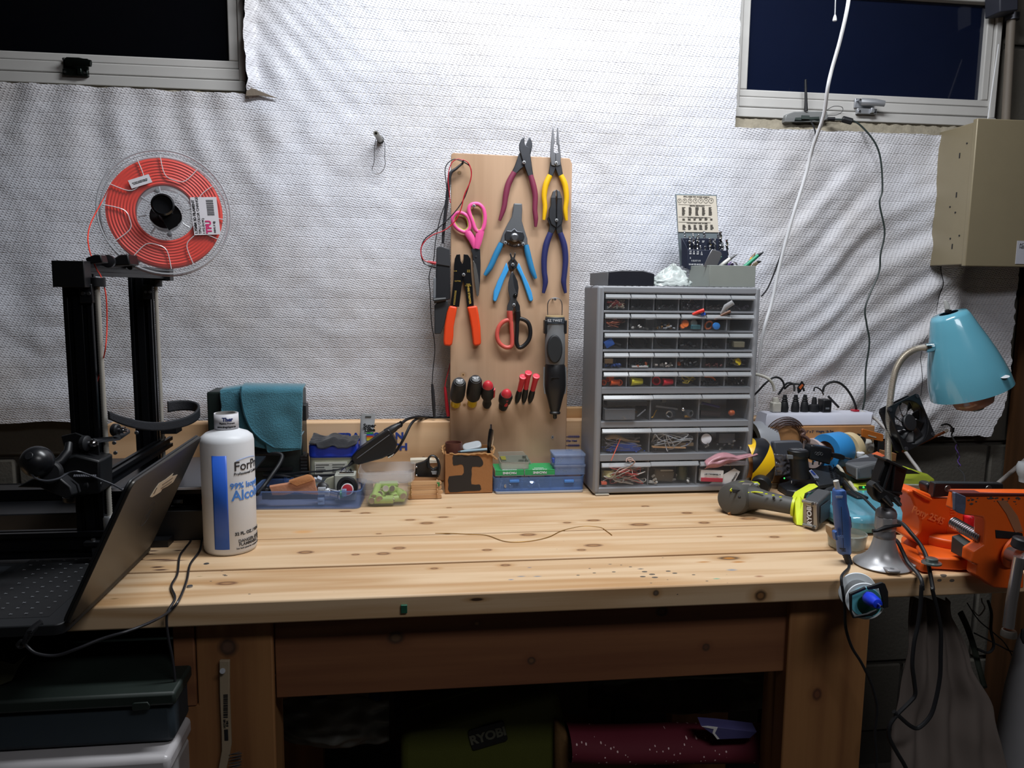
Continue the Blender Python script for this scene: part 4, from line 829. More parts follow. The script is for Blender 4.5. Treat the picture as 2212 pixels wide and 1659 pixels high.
part('barcode', bb, ink, lab); lt('R0HS X @', .0125, -.028, .0042)
M1 = spM(-.0355, .0475, .0305, 22); l2 = part('label', flatbox(M1, .033, .0135), pm('label_white', 'd9d6dc', .5), t)
txt('for best results keep dry\nrecommended settings', .0024, M1 @ MX.Translation((0, 0, .0006)), ink, l2)
P = spl([SPp(-.055, .068, .0), SPp(-.075, .052, 0)]+[onY(*p) for p in ((222, 432, 1.31), (197, 480, 1.27), (190, 510, 1.25), (192, 535, 1.22), (198, 556, 1.215), (208, 580, 1.215), (219, 600, 1.215), (229, 640, 1.215), (231, 705, 1.215), (228, 750, 1.2), (222, 780, 1.21), (214, 812, 1.21), (206, 842, 1.215), (205, 900, 1.22))], 6)
part('filament_strand', B().tube(P, .0009, 6), fil, t)
# ---- laptop
LP = thing('laptop', 'open black laptop at the left bench edge seen from behind its lid', 'laptop', (-.55, 1.12, TOP))
lbk = pm('laptop_black', '1c1e21', .45, .2)
b = B(); b.prism([(x, y, .8545) for x, y in rrect(.243, .322, .014, 4, -.5605, 1.124)], (0, 0, .014)); part('base', b, lbk, LP, bev=.0015)
part('rubber_feet', B().cyl((-.65, .99, TOP), (-.65, .99, .8546), .006, n=12).cyl((-.65, 1.26, TOP), (-.65, 1.26, .8546), .006, n=12).cyl((-.47, 1.26, TOP), (-.47, 1.26, .8546), .006, n=12), rubber, LP)
part('touchpad', B().box(-.674, -.606, 1.07, 1.18, .8684, .8688), pm('touchpad', '2a2d31', .35), LP, bev=.0002)
kd = part('keyboard_deck', B().box(-.592, -.468, .988, 1.262, .8683, .8688), pm('deck', '121316', .6), LP)
kmesh = None; leg_ = B()
for r in range(6):
    x = -.479-r*.0193; cols = 15
    yy = .992
    for c in range(cols):
        w = .0163
        if r == 5 and 5 <= c <= 8:
            if c > 5: yy += .0178; continue
            w = .0163+.0178*3
        if kmesh is None or w > .02:
            o = part('key', B().box(-.0077 if r else -.005, .0077 if r else .005, 0, w, 0, .0016), pm('key_black', '17181b', .5), kd, bev=.0006)
            if w < .02 and r > 0: kmesh = o.data
        else:
            o = bpy.data.objects.new('key', kmesh); COL.objects.link(o); o.parent = kd; q = o.modifiers.new('b', 'BEVEL'); q.width = .0006; q.segments = 1
        o.location = V((x, yy, .8687))-pw(kd)
        cx_, cy_ = x+random.uniform(-.003, .001), yy+.006+random.uniform(-.002, .002)
        if w < .02:
            leg_.box(cx_-.0022, cx_+.0014, cy_-.0005, cy_+.0004, .8703, .8705)
            if (r*7+c*3) % 3: leg_.box(cx_-.0022, cx_-.0016, cy_-.0016, cy_+.0016, .8703, .8705)
            if (r+c) % 3 == 1: leg_.box(cx_+.0008, cx_+.0014, cy_-.0014, cy_+.0012, .8703, .8705)
        yy += .0178
part('key_legends', leg_, pm('legend_white', '8a8d92', .6), kd, kind='stuff')
hx, hz = -.4385, .868; tx, tz = -.351, 1.05
ld_ = V((tx-hx, 0, tz-hz)); LL = ld_.length; ld_.normalize(); ln_ = V((ld_.z, 0, -ld_.x))          # outward normal (+x, down)
def LD(y, s, h=0): return V((hx, y, hz))+ld_*s+ln_*h
oc = rrect(.304, LL, .013, 5, 1.112, LL/2)
part('screen_lid', B().prism([LD(y, s, 0) for y, s in oc], ln_*.0045), pm('lid_metal', '3a3734', .38, .55, var=.15, scale=9), LP, bev=.0012)
part('bezel', B().prism([LD(y, s, -.0035) for y, s in rrect(.304, LL, .013, 5, 1.112, LL/2)], ln_*.0034), lbk, LP, bev=.001)
part('display', B().prism([LD(y, s, -.0042) for y, s in rrect(.284, LL-.036, .003, 3, 1.112, LL/2+.004)], ln_*.0006), pm('screen_glass', '0b0c10', .12), LP)
part('hinge', B().cyl((hx-.002, .985, hz-.001), (hx-.002, 1.24, hz-.001), .0055, n=14), lbk, LP)
p0 = LD(1.1, .1, .0047)
part('sticker', B().prism([onP(x, y, p0, ln_) for x, y in ((324, 1073), (333, 1058), (343, 1044), (358, 1035), (374, 1022), (371, 1029), (383, 1025), (374, 1041), (362, 1050), (350, 1056), (347, 1062), (328, 1074))], ln_*.0004), pm('sticker_cream', 'cfc4b0', .6), LP)
sq = B()
for (a, b_) in (((350, 1047), (372, 1032)), ((347, 1055), (370, 1040)), ((338, 1053), (331, 1067))): sq.cyl(onP(*a, p0, ln_)+ln_*.0006, onP(*b_, p0, ln_)+ln_*.0006, .0007, n=5)
part('sticker_print', sq, pm('brown_print', '5a4c3c', .6), LP)
LC, L1, L2 = onP(319, 1111, p0, ln_), onP(334, 1087, p0, ln_), onP(323, 1113, p0, ln_)
a1, a2 = L1-LC, (L2-LC)
a2 = a1.cross(ln_).normalized()*a1.length
part('lid_emblem', B().tube([LC+a1*math.cos(q)+a2*math.sin(q) for q in [2*PI*k/28 for k in range(28)]], .0011, 5, True, (ln_, .3)).tube([LC+a1*math.cos(q)*.1+a2*.05+a1*(.35-k*.22) for k, q in enumerate((0, .6, 1.2, 1.0))], .0008, 5), ink, LP)
# charger lead of the laptop, second lead behind
t = thing('laptop_charger_lead', 'black laptop charger lead looping off the left bench edge to its plug', 'cable', onZ(400, 1250))
P = [onZ(434, 1137, .852), onZ(437, 1152, .852), onZ(432, 1188, .852), onZ(411, 1219, .852), onZ(403, 1255, .852), onZ(386, 1297, .853), V((0, 0, 0))]
P[-1] = onY(364, 1322, 1.05)
P += [onY(x, y, Y) for x, y, Y in ((330, 1342, 1.0), (280, 1362, .97), (220, 1380, .96), (165, 1402, .95), (120, 1416, .95), (80, 1412, .95), (60, 1398, .955), (53, 1388, .96))]
part('lead', B().tube(spl(P, 7), .0019, 8), pm('lead_dark', '232327', .35), t)
part('plug', B().tube([onY(52, 1390, .96), onY(58, 1378, .96), onY(66, 1365, .963), onY(76, 1356, .966), onY(92, 1344, .97)], [.0032, .0042, .005, .0054, .0050], 12), rubber, t)
bb = B()
for k in range(5): q = onY(56+k*2.4, 1383-k*5, .96); bb.tube([q+V((-.004, 0, -.0012)), q+V((.004, -.004, .002)), q+V((.0045, .0, .002))], .0008, 5)
part('strain_ribs', bb, black, t)
part('hook_tie', B().tube(spl([onY(x, y, .96) for x, y in ((54, 1386), (46, 1384), (38, 1392), (42, 1398), (52, 1396))], 4), .0022, 6), black, t)
P = [onZ(370, 1093, .905), onZ(385, 1097, .900)] + [onZ(402, 1110, .88), onZ(412, 1140, .855), onZ(413, 1165, .852), onZ(400, 1184, .852), onZ(388, 1202, .852), onZ(383, 1240, .852), onZ(370, 1266, .852), onZ(378, 1292, .852)]+[onY(x, y, Y) for x, y, Y in ((363, 1320, 1.052), (360, 1345, 1.05), (364, 1380, 1.05), (372, 1420, 1.05), (378, 1470, 1.05), (380, 1530, 1.05), (377, 1570, 1.05), (362, 1630, 1.05), (355, 1700, 1.05))]
solo('black_power_lead', B().tube(spl(P, 7), .0018, 8), pm('lead_dark', '232327', .35), 'thin black lead running from the printer base over the bench edge to the floor', 'cable')
# ---- alcohol bottle
BC = V((-.3145, 1.286, TOP)); br_ = .0425
BT = thing('alcohol_bottle', 'large white plastic alcohol bottle with blue stripe beside the laptop lid', 'bottle', BC)
btm = pm('bottle_plastic', 'e8eaee', .42, see=.15, var=.02)
part('body', B().lathe([(.036, .0006), (.040, .001), (.0425, .006), (.0425, .186), (.0405, .1935), (.034, .199), (.0215, .2035), (.0185, .206)], BC, n=56), btm, BT, ang=60)
part('liquid', B().lathe([(.040, .003), (.0412, .006), (.0412, .100)], BC, n=40), pm('liquid_tint', 'aeb3bb', .3, see=.25), BT)
part('neck', B().lathe([(.0185, .205), (.0185, .216), (.0165, .232), (.0150, .232), (.0150, .21)], BC, n=36, cap=False), pm('neck_grey', '8a8784', .5), BT)
part('neck_label', B().lathe([(.0192, .2065), (.0190, .2315)], BC, n=36, cap=False), pm('label_paper2', 'cfcdd2', .5), BT, solid=.0003)
fa = math.atan2(-BC.x, -BC.y)       # heading from the bottle to the camera
fa = math.atan2(CC.x-BC.x, CC.y-BC.y)
def bp_(ang, r, z): a = fa-ang; return BC+V((math.sin(a)*r, math.cos(a)*r, z))
def patch(nm, a0, a1, z0, z1, r, m, par, n=10): return part(nm, B().grid(lambda u, v: bp_(a0+(a1-a0)*u, r, z0+(z1-z0)*v), n, 2), m, par, solid=.0002)
bs2 = pm('label_blue', '2a5fc8', .4)
patch('blue_stripe', -.61, -.045, .012, .168, .0428, bs2, BT)
TXW = []
def ctxt(s, size, ang, z, m, bold=0.0, r=.0429, par=None, rot=0, nm='lettering', sx=1.0):
    o = txt(s, size, MX(), m, par or BT, nm, bold=bold, al='LEFT', sx=sx); o['w'] = (ang, z, r); TXW.append(o); return o
tb = pm('text_black', '2a2a2e', .5); tbl = pm('text_blue', '4a86d8', .5)
ctxt('ForPro', .0215, .2, .1485, tb, .005); ctxt('Professional Collection', .0062, .2, .1365, tb)
ctxt('99% Isopropyl', .0135, .04, .1165, tbl, .02); ctxt('Alcohol', .0235, .09, .100, tbl, .02)
ctxt('32 FL. OZ. / 960 ml', .0072, .16, .036, tb, .03); ctxt('DANGER: EXTREMELY', .0072, .28, .0235, tb, .01); ctxt('FLAMMABLE, TOXIC', .0072, .3, .0175, tb, .01); ctxt('See back panel for complete warnings', .0038, .2, .0115, tb)
ctxt('Ther', .0085, -.35, .223, pm('text_navy', '2c3c74', .5), .05, .0194); ctxt('Plastics Prevent', .0040, -.6, .2165, tb, .02, .0194); ctxt('www.thegripper.co', .0040, -.8, .2105, tb, .04, .0194)
part('swoosh', B().tube([bp_(.3+.1*i, .0431, .1585+.003*math.sin(PI*i/10)) for i in range(11)], .0003, 4), tbl, BT)
part('hazard_mark', B().prism([bp_(-1.42+a, .0432, .087+z) for a, z in ((-.06, 0), (0, .006), (.06, 0), (0, -.006))], (0, -.0002, 0)), pm('hazard_red', 'b05060', .5), BT)
_flush = flush_text
def flush_text():
    ws = {o.name: tuple(o['w']) for o in TXW}
    dg = bpy.context.evaluated_depsgraph_get()
    for o in TX:
        me = bpy.data.meshes.new_from_object(o.evaluated_get(dg)); n = bpy.data.objects.new('x', me); COL.objects.link(n); n.parent = o.parent
        if o.name in ws:
            a, z, r = ws[o.name]; off = pw(o.parent)
            for v in me.vertices: v.co = bp_(a+v.co.x/r, r+v.co.z, z+v.co.y)-off
        else: n.matrix_local = o.matrix_local.copy()
        nm = o.name.split('.')[0]; bpy.data.objects.remove(o); n.name = nm
    TX.clear()
# ---- equipment case with teal towel
EC = thing('equipment_case', 'dark hard case standing against the back board under the teal towel', 'case', (-.32, 1.65, TOP))
ecm = pm('case_dark', '17211f', .45)
cx0, cx1 = onY(548, 1000, 1.615).x, onY(664, 1000, 1.615).x
part('shell', B().box(cx0-.09, cx1-.010, 1.615, 1.69, TOP+.001, 1.072), ecm, EC, bev=.004)
part('hinge_block', B().box(cx1-.014, cx1, 1.610, 1.64, onY(650, 1030, 1.61).z, onY(650, 985, 1.61).z), black, EC, bev=.001)
for k in range(6): z = onY(650, 991+k*7, 1.61).z; part('hinge_rib', B().box(cx1-.013, cx1+.0005, 1.6085, 1.611, z-.0012, z+.0012), pm('rib_dark', '2b2d2f', .4), EC)
part('hinge_pin', B().cyl(onY(658, 978, 1.612), onY(658, 978, 1.606), .003, n=10), dsteel, EC)
part('latch', B().box(cx1-.012, cx1+.0, 1.615, 1.65, onY(660, 908, 1.62).z, onY(660, 874, 1.62).z), black, EC, bev=.0015)
F5 = lambda u, v, Y: onY(430+u/4.022, 800+v/4.022, Y)
part('handle', B().tube(spl([F5(u, v, Y) for u, v, Y in ((470, 728, 1.612), (560, 722, 1.60), (680, 722, 1.59), (722, 745, 1.585), (700, 810, 1.57), (640, 900, 1.55), (560, 1010, 1.53), (500, 1075, 1.50))], 5), .0042, 10), rubber, EC)
part('case_lip', B().box(cx0-.09, cx1-.03, 1.609, 1.616, .905, .912), black, EC)
TW = thing('teal_towel', 'teal microfibre towel draped over the dark equipment case', 'towel', (-.33, 1.60, .96))
def towelmat():
    m = pm('teal_terry', '3a7486', .95, var=.14, scale=60, bump=.9, bs=420, sheen=.4); return m
def cloth(nm, left, right, m, par, yb=1.6, nu=40, nv=30, amp=.004, top=None, seed=0):
    Lp = spl([F5(u, v, 1.6) for u, v in left], 10); Rp = spl([F5(u, v, 1.6) for u, v in right], 10)
    def fn(u, v):
        a = Lp[min(int(v*(len(Lp)-1)), len(Lp)-1)]; c = Rp[min(int(v*(len(Rp)-1)), len(Rp)-1)]; p = a.lerp(c, u)
        d = amp*NZ.noise(V((p.x*22, p.z*26, seed)))+amp*.8*math.sin(p.x*90+p.z*30+seed)*v*.6
        back = .07*(1-sm(0, .06, v))**2
        return V((p.x, yb-.002+d+back*.6, p.z))
    return part(nm, B().grid(fn, nu, nv), m, par, solid=.004, ang=180)
cloth('back_layer', [(178, 175), (180, 230), (190, 320), (185, 420), (230, 500)], [(420, 140), (520, 200), (540, 400), (560, 600), (660, 700)], towelmat(), TW, 1.608, seed=3)
cloth('back_layer', [(178, 175), (190, 300), (200, 420), (350, 560), (470, 662)], [(500, 140), (560, 300), (600, 500), (640, 640), (650, 700)], towelmat(), TW, 1.606, seed=4)
cloth('front_layer', [(366, 130), (372, 250), (400, 380), (450, 500), (520, 580), (580, 625), (650, 668)], [(908, 138), (908, 250), (903, 400), (898, 520), (897, 600), (895, 640), (892, 672)], towelmat(), TW, 1.592, seed=7)
cloth('front_layer', [(580, 560), (590, 640), (600, 700), (640, 708)], [(892, 560), (892, 620), (893, 655), (890, 680)], towelmat(), TW, 1.5935, seed=7)
sd = B().tube(spl([F5(u, v, 1.588) for u, v in ((366, 140), (372, 250), (400, 380), (450, 500), (520, 580), (580, 625), (650, 668))], 6), .0014, 6)
part('hem', sd, pm('teal_hem', '2c6274', .8), TW)
# ================================================================ middle of the bench
F6 = lambda u, v, Y: onY(780+u/4.424, 880+v/4.424, Y)
def rbox(b, x0, x1, y0, y1, z0, z1, r=.008, n=4):
    P = rrect(x1-x0, y1-y0, r, n, (x0+x1)/2, (y0+y1)/2); b.prism([(x, y, z0) for x, y in P], (0, 0, z1-z0)); return b
def tub(b, x0, x1, y0, y1, z0, z1, tw=.0015, r=.006, flare=0.0, M=None):
    """open thin-walled box"""
    cx, cy_ = (x0+x1)/2, (y0+y1)/2; w, d = x1-x0, y1-y0
    def ring(k, z): return [V((x, y, z)) for x, y in rrect(w+k, d+k, max(.001, r), 4, cx, cy_)]
    rings = [ring(0, z0), ring(flare*2, z1), ring(flare*2-2*tw, z1), ring(-2*tw, z0+tw)]
    b.loft(rings); return b
# blue-lidded container
t = thing('lidded_tub', 'cream plastic tub with a bright blue lid before the dark case', 'container', (-.18, 1.63, TOP))
xa, xb_ = F5(935, 0, 1.60).x, F5(1352, 0, 1.60).x
zt = F5(1100, 648, 1.60).z; zl = F5(1100, 765, 1.60).z
part('body', rbox(B(), xa, xb_, 1.603, 1.675, TOP+.001, zl+.003, .012), pm('tub_cream', 'a5a793', .5), t, bev=.002)
part('lid', rbox(B(), xa-.001, xb_+.001, 1.600, 1.678, zl, zt, .014), pm('lid_blue', '1f3fc4', .4), t, bev=.005, seg=3)
p1, p2 = F5(1002, 800, 1.6015), F5(1288, 930, 1.6015)
part('label', B().box(p1.x, p2.x, 1.6015, 1.603, p2.z, p1.z), pm('label_pale', 'b8b8ae', .6), t, bev=.0006)
bb = B()
for r in range(5):
    for c in range(2):
        z = p1.z-.005-r*.0052; x = p1.x+.003+c*.034; bb.box(x, x+random.uniform(.014, .03), 1.6008, 1.6016, z-.0006, z+.0006)
part('label_print', bb, pm('print_grey', '5c5e5c', .6), t, kind='stuff')
# black cleaning cloth
def cl(u, v):
    p = F5(945+u*420, 0, 1.6); x = p.x; z = zt+.0035+.010*math.exp(-((u-.48)/.16)**2)*(1-v*.3)+.006*abs(NZ.noise(V((u*5, v*4, 2))))+.009*sm(.25, 0, u)*v
    y = 1.594+v*.075; z -= .016*sm(.25, 0, v)*math.sin(u*PI)*(1 if u > .15 else 0)-.0
    return V((x, y, z))
solo('black_cloth', B().grid(cl, 40, 20), pm('black_fabric', '191a1f', .85, bump=.4, bs=300, sheen=.3), 'crumpled black lens cloth lying on the blue tub lid', 'cloth', solid=.0015, ang=180)
# grease tube
t = thing('grease_tube', 'upright grey squeeze tube of grease with rainbow bars against the back board', 'tube', F5(1450, 820, 1.672))
gm_ = pm('tube_grey', 'a7a9ab', .4)
rows = []
for v, w, d in ((378, 60, .0012), (430, 60, .0014), (435, 60, .0015), (520, 57, .006), (640, 52, .011), (780, 44, .014)):
    c = F5(1470-(v-378)*.085, v, 1.672); hw = w*.00025*1.04; rows.append([c+V((math.cos(a)*hw, math.sin(a)*d, 0)) for a in [2*PI*k/24 for k in range(24)]])
part('body', B().loft(rows), gm_, t)
q = F5(1470, 402, 1.6700); part('hang_hole', B().cbox(q, (.013, .0012, .0028)), pm('hole_dark', '4c4c4a', .7), t, bev=.0005)
q = F5(1482, 482, 1.6645); txt('Super', .0115, TV(q, 90), ink, t, bold=.05); q = F5(1484, 518, 1.6635); txt('Lube', .0115, TV(q, 90), ink, t, bold=.05)
for k, c in enumerate(('3f9a44', '2f55b8', 'c8452c', 'd9a528', 'd8cf3a')):
    q = F5(1484, 546+k*14, 1.6615); part('stripe', B().cbox(q, (.014, .0012, .0034)), pm('bar_'+c, c, .5), t)
# power brick
t = thing('power_brick', 'black power brick leaning over the blue tub with its cords', 'power adapter', F5(1550, 780, 1.6))
part('body', B().prism([F5(u, v, 1.585) for u, v in ((1318, 760), (1372, 700), (1640, 512), (1660, 520), (1722, 645), (1700, 715), (1590, 768), (1385, 822), (1352, 815))], (0, .034, 0)), pm('brick_black', '15161a', .4), t, bev=.003)
part('seam_or_highlight', B().cyl(F5(1372, 765, 1.5845), F5(1655, 560, 1.5845), .0008, n=5), pm('brick_highlight', '6b6d72', .3), t)  # pale line paints the highlight running along the brick
part('cord_socket', B().tube([F5(1625, 545, 1.60), F5(1690, 505, 1.60), F5(1720, 485, 1.605), F5(1760, 462, 1.61)], [.0095, .0085, .0065, .0050], 12), black, t)
for k in range(3): part('strain_rib', B().tube([F5(1712+k*20, 492-k*12, 1.604)+V((.006*math.cos(a)*.5, 0, .006*math.sin(a))) for a in [2*PI*j/12 for j in range(12)]], .0014, 6, True), black, t)
part('mains_cord', B().tube(spl([F5(u, v, Y) for u, v, Y in ((1760, 460, 1.61), (1800, 430, 1.63), (1850, 412, 1.66), (1920, 405, 1.69), (2020, 412, 1.75), (2120, 412, 1.75), (2200, 408, 1.75))], 5), .0032, 8), rubber, t)
part('mains_cord', B().tube(spl([F5(u, v, Y) for u, v, Y in ((1665, 745, 1.63), (1720, 690, 1.63), (1780, 590, 1.63), (1840, 470, 1.65), (1890, 425, 1.68), (1960, 410, 1.75))], 5), .0030, 8), rubber, t)
part('jack_pin', B().cyl(F5(1640, 752, 1.59), F5(1680, 730, 1.59), .003, n=10).cyl(F5(1680, 730, 1.59), F5(1692, 722, 1.59), .0018, n=8), chrome, t)
part('strain_relief', B().tube([F5(1370, 780, 1.60), F5(1330, 800, 1.595), F5(1298, 830, 1.59)], [.006, .0045, .0025], 10), black, t)
part('output_lead', B().tube(spl([F5(u, v, Y) for u, v, Y in ((1300, 828, 1.59), (1250, 850, 1.585), (1180, 868, 1.58), (1050, 878, 1.585), (900, 885, 1.59), (780, 900, 1.60), (650, 912, 1.605))], 5), .0019, 8), rubber, t)
solo('black_lead', B().tube(spl([F5(u, v, Y) for u, v, Y in ((1200, 905, 1.60), (1100, 910, 1.60), (950, 915, 1.60), (800, 922, 1.60), (700, 915, 1.60), (560, 905, 1.61))], 5), .0024, 8), rubber, 'short black lead lying along the foot of the dark case', 'cable')
# ---- blue tray of switches
tb_ = pm('tray_blue', '86a6dc', .25, see=.8, spec=.6)
t = thing('parts_tray', 'shallow translucent blue tray holding torn cardboard and switches', 'tray', (-.215, 1.55, TOP))
MT = MX.Translation((-.2185, 1.555, TOP+.0005)) @ MX.Rotation(math.radians(-3.5), 4, 'Z')
b = B(MT); tub(b, -.105, .105, -.048, .048, 0, .036, .0018, .012, .003)
part('tub', b, tb_, t)
part('rim', B(MT).tube([(x, y, .036) for x, y in rrect(.216, .102, .014, 4)], .0016, 6, True), tb_, t)
for x in (-.062, -.048): part('clip_tab', B(MT).box(x-.003, x+.003, .046, .052, .030, .043), tb_, t, bev=.0008)
TZ = TOP+.004
def Tp(u, v, z): return onZ(430+u/4.022, 800+v/4.022, z)
# torn cardboard
YC = 1.515
solo('torn_cardboard', B().prism([F5(u, v, YC) for u, v in ((610, 1015), (700, 1000), (800, 985), (960, 935), (1005, 955), (1012, 1010), (1036, 1084), (930, 1072), (830, 1062), (740, 1085), (635, 1086), (625, 1050))], (0, .004, .003)), pm('card_pink', 'bb8467', .85, bump=.3), 'piece of torn brown cardboard lying on the switches in the blue tray', 'cardboard', bev=.0006)
solo('cardboard_flap', B().prism([F5(u, v, YC-.003) for u, v in ((778, 972), (860, 945), (940, 922), (975, 928), (1000, 955), (850, 1006))], (0, .003, .004)), pm('card_pink2', 'b27a4f', .85, bump=.3), 'smaller folded cardboard scrap on top of the torn piece', 'cardboard', bev=.0006)
# items in the tray
t = thing('push_button', 'round black push button with a red cap in the blue tray', 'switch', F5(1280, 1080, 1.55))
hb = F5(1270, 960, 1.56)
part('housing', rbox(B(), hb.x-.021, hb.x+.021, 1.55, 1.59, TZ, hb.z+.014, .003), pm('housing_grey', 'a9aaa0', .5), t, bev=.001)
c = F5(1285, 1010, 1.535); ax = V((-.05, -1, .25))
part('collar', B().lathe([(.0195, -.018), (.0205, -.012), (.0205, .001), (.018, .004), (.0135, .0045), (.0125, .002)], c, ax, 32), pm('collar_black', '1b1c1f', .35), t)
part('cap_ring', B().lathe([(.0125, .004), (.0125, .0065), (.0105, .007)], c+V((.0015, 0, -.006)), ax, 28), white, t)
part('cap', B().lathe([(.0105, .003), (.0105, .008), (.009, .0085)], c+V((.0015, 0, -.006)), ax, 28), pm('cap_red', 'ad2c38', .4), t)
part('terminal', B().cyl(F5(1220, 890, 1.56), F5(1345, 888, 1.56), .004, n=10).cyl(F5(1240, 880, 1.56), F5(1275, 855, 1.56), .0035, n=8).cyl(F5(1320, 880, 1.56), F5(1305, 858, 1.56), .0035, n=8), chrome, t)
t = thing('selector_switch', 'black and chrome round selector switch lying in the blue tray', 'switch', F5(1075, 1060, 1.54))
c = F5(1075, 1020, 1.53); part('bezel', B().lathe([(.0115, -.008), (.0125, 0), (.0115, .003), (.009, .0035)], c, V((0, -1, .6)), 24), chrome, t); part('knob', B().lathe([(.0088, 0), (.0088, .006), (.007, .007)], c, V((0, -1, .6)), 20), black, t); part('body', B().cyl(c-V((0, -.004, .002)), c+V((0, .012, -.008)), .009, n=16), grey, t)
solo('terminal_plate', B().prism([F5(u, v, 1.56) for u, v in ((1040, 1035), (1110, 945), (1168, 925), (1200, 1030), (1150, 1050))], (0, .003, .002)), pm('plate_beige', '9d9c88', .5), 'flat beige plate standing in the blue tray behind the selector switch', 'plate', bev=.0006)
solo('white_connector', B(TV(F5(1042, 945, 1.56), 20, 30, 10)).cbox((0, 0, 0), (.010, .010, .008)).cbox((-.006, 0, -.004), (.008, .006, .006)), pm('conn_white', 'b4bac4', .35), 'small white plastic connector sitting high in the blue tray', 'connector', bev=.0008)
for k, (u, v, s, col, lab) in enumerate(((1068, 1045, .015, 'a8acb2', 'square clear-topped terminal block in front of the selector switch'), (1115, 1060, .010, 'b8bcc2', 'narrow white terminal block beside the chrome indicator lamp'), (1062, 1130, .013, 'a2b4cc', 'lower square terminal block under the others in the blue tray'))):
    q = F5(u, v, 1.522); solo('terminal_block', B().cbox(q, (s, .012, .014)).cbox(q+V((0, -.0065, .003)), (s*.6, .001, .004)), pm('tb_'+col, col, .35), lab, 'connector', 'terminal blocks in the blue tray', bev=.001)
t = thing('indicator_lamp', 'silver panel lamp with a green lens lying in the blue tray', 'indicator', F5(1220, 1110, 1.52))
q0, q1_ = F5(1140, 1062, 1.525), F5(1215, 1078, 1.52)
part('barrel', B().cyl(q0, q1_, .0085, n=20), chrome, t); part('flange', B().cyl(q1_, q1_+V((.003, 0, 0)), .0105, n=20), chrome, t); part('lens', B().tube([q1_+V((.003, 0, 0)), q1_+V((.009, 0, 0)), q1_+V((.012, 0, 0))], [.0075, .007, .003], 14), pm('lens_green', '1f9a4a', .2), t)
solo('clear_button_cover', B().cbox(F5(1262, 1062, 1.512), (.009, .010, .014)), pm('cover_clear', '9fb6dc', .15, see=.5), 'small clear square cover beside the green lens in the tray', 'cover', bev=.001)
solo('black_relay', B().cbox(F5(590, 1065, 1.53), (.016, .02, .022)).cyl(F5(585, 1040, 1.516), F5(585, 1040, 1.512), .004, n=10), black, 'black relay block at the left end of the blue tray', 'relay', bev=.001)
solo('circuit_strip', B().prism([F5(u, v, 1.525) for u, v in ((630, 1085), (1030, 1080), (1030, 1120), (600, 1125))], (0, .006, 0)), pm('strip_dark', '32302f', .5), 'dark circuit strip under the torn cardboard in the blue tray', 'circuit board', bev=.0006)
# ---- round jar
solo('round_jar', B().lathe([(.014, 0), (.0155, .002), (.0155, .010), (.0125, .0105), (.0135, .012), (.0135, .024), (.012, .026)], onZ(793, 1066), n=24), pm('jar_cream', 'b79c82', .4), 'little round cream jar half hidden behind the clear battery tub', 'jar')
# ---- clear tub with batteries
ct = pm('tub_clear', 'd8dce0', .12, see=.88, spec=.7)
ctr = pm('tub_clear_rim', 'dfe3e8', .12, see=.8, spec=.8)
t = thing('battery_tub', 'clear plastic food tub holding loose green batteries', 'tub', (-.06, 1.55, TOP))
tc_ = V((-.0635, 1.553, TOP))
def rr(w, d, z, r=.014): return [tc_+V((x, y, z)) for x, y in rrect(w, d, r, 5)]
part('wall', B().loft([rr(.078, .078, .001), rr(.084, .084, .006), rr(.103, .098, .052, .018), rr(.100, .095, .052, .018), rr(.081, .081, .007), rr(.075, .075, .0025)]), ct, t)
part('rim', B().loft([rr(.105, .100, .050, .018), rr(.112, .106, .054, .02), rr(.113, .107, .064, .02), rr(.1145, .1085, .071, .02), rr(.111, .105, .071, .02), rr(.1095, .1035, .062, .02), rr(.101, .096, .052, .018)]), ctr, t)
bg = pm('battery_green', 'bfdc80', .35); br2 = .0072
def battery0():
    t = thing('battery', 'x', 'battery'); part('wrap', B().cyl((-.019, 0, 0), (.019, 0, 0), br2, n=18), bg, t, bev=.0006)
    part('end_cap', B().cyl((.019, 0, 0), (.0198, 0, 0), .0062, n=16).cyl((.0198, 0, 0), (.0208, 0, 0), .003, n=12), pm('cell_steel', 'b3a79c', .35, .8), t)
    part('end_cap', B().cyl((-.0198, 0, 0), (-.019, 0, 0), .0062, n=16), pm('cell_steel', 'b3a79c', .35, .8), t); return t
BAT = battery0()
bl_ = [  # crop pixel u, v in F6 frame, depth, heading deg, tilt deg, label
 (262, 735, 1.565, 2, 0, 'green battery lying level on top of the pile in the clear tub'),
 (145, 800, 1.535, 80, -25, 'green battery at the pile left tilted with its end to the front'),
 (160, 835, 1.530, -78, 12, 'green battery with its dark end facing out near the pile left'),
 (225, 800, 1.55, 100, 30, 'green battery slanting in the middle of the pile'),
 (205, 838, 1.54, 75, 20, 'green battery end-on just left of the pile middle'),
 (300, 815, 1.545, 110, -15, 'green battery slanting right of the pile middle'),
 (340, 795, 1.55, 60, 25, 'green battery leaning at the upper right of the pile'),
 (372, 820, 1.54, -70, 5, 'green battery end-on at the right wall of the tub'),
 (218, 893, 1.519, 0, 0, 'green battery flat at the front of the tub floor'),
 (325, 872, 1.528, 5, 0, 'green battery flat on the floor behind the front one'),
 (110, 870, 1.535, 88, 0, 'green battery end-on at the left bottom of the tub'),
 (398, 860, 1.545, 85, 0, 'green battery end-on at the right bottom of the tub'),
 (240, 850, 1.56, 20, 0, 'green battery buried low at the back of the pile')]
for k, (u, v, Y, hd, tl, lab) in enumerate(bl_):
    p = F6(u, v, Y); p.z = max(p.z, TOP+.012)
    M = MX.Translation(p) @ MX.Rotation(math.radians(hd), 4, 'Z') @ MX.Rotation(math.radians(tl), 4, 'Y')
    if k == 0: BAT.matrix_world = M; BAT['label'] = lab; BAT['group'] = 'green batteries in the clear tub'
    else: dup(BAT, M, lab, 'green batteries in the clear tub')
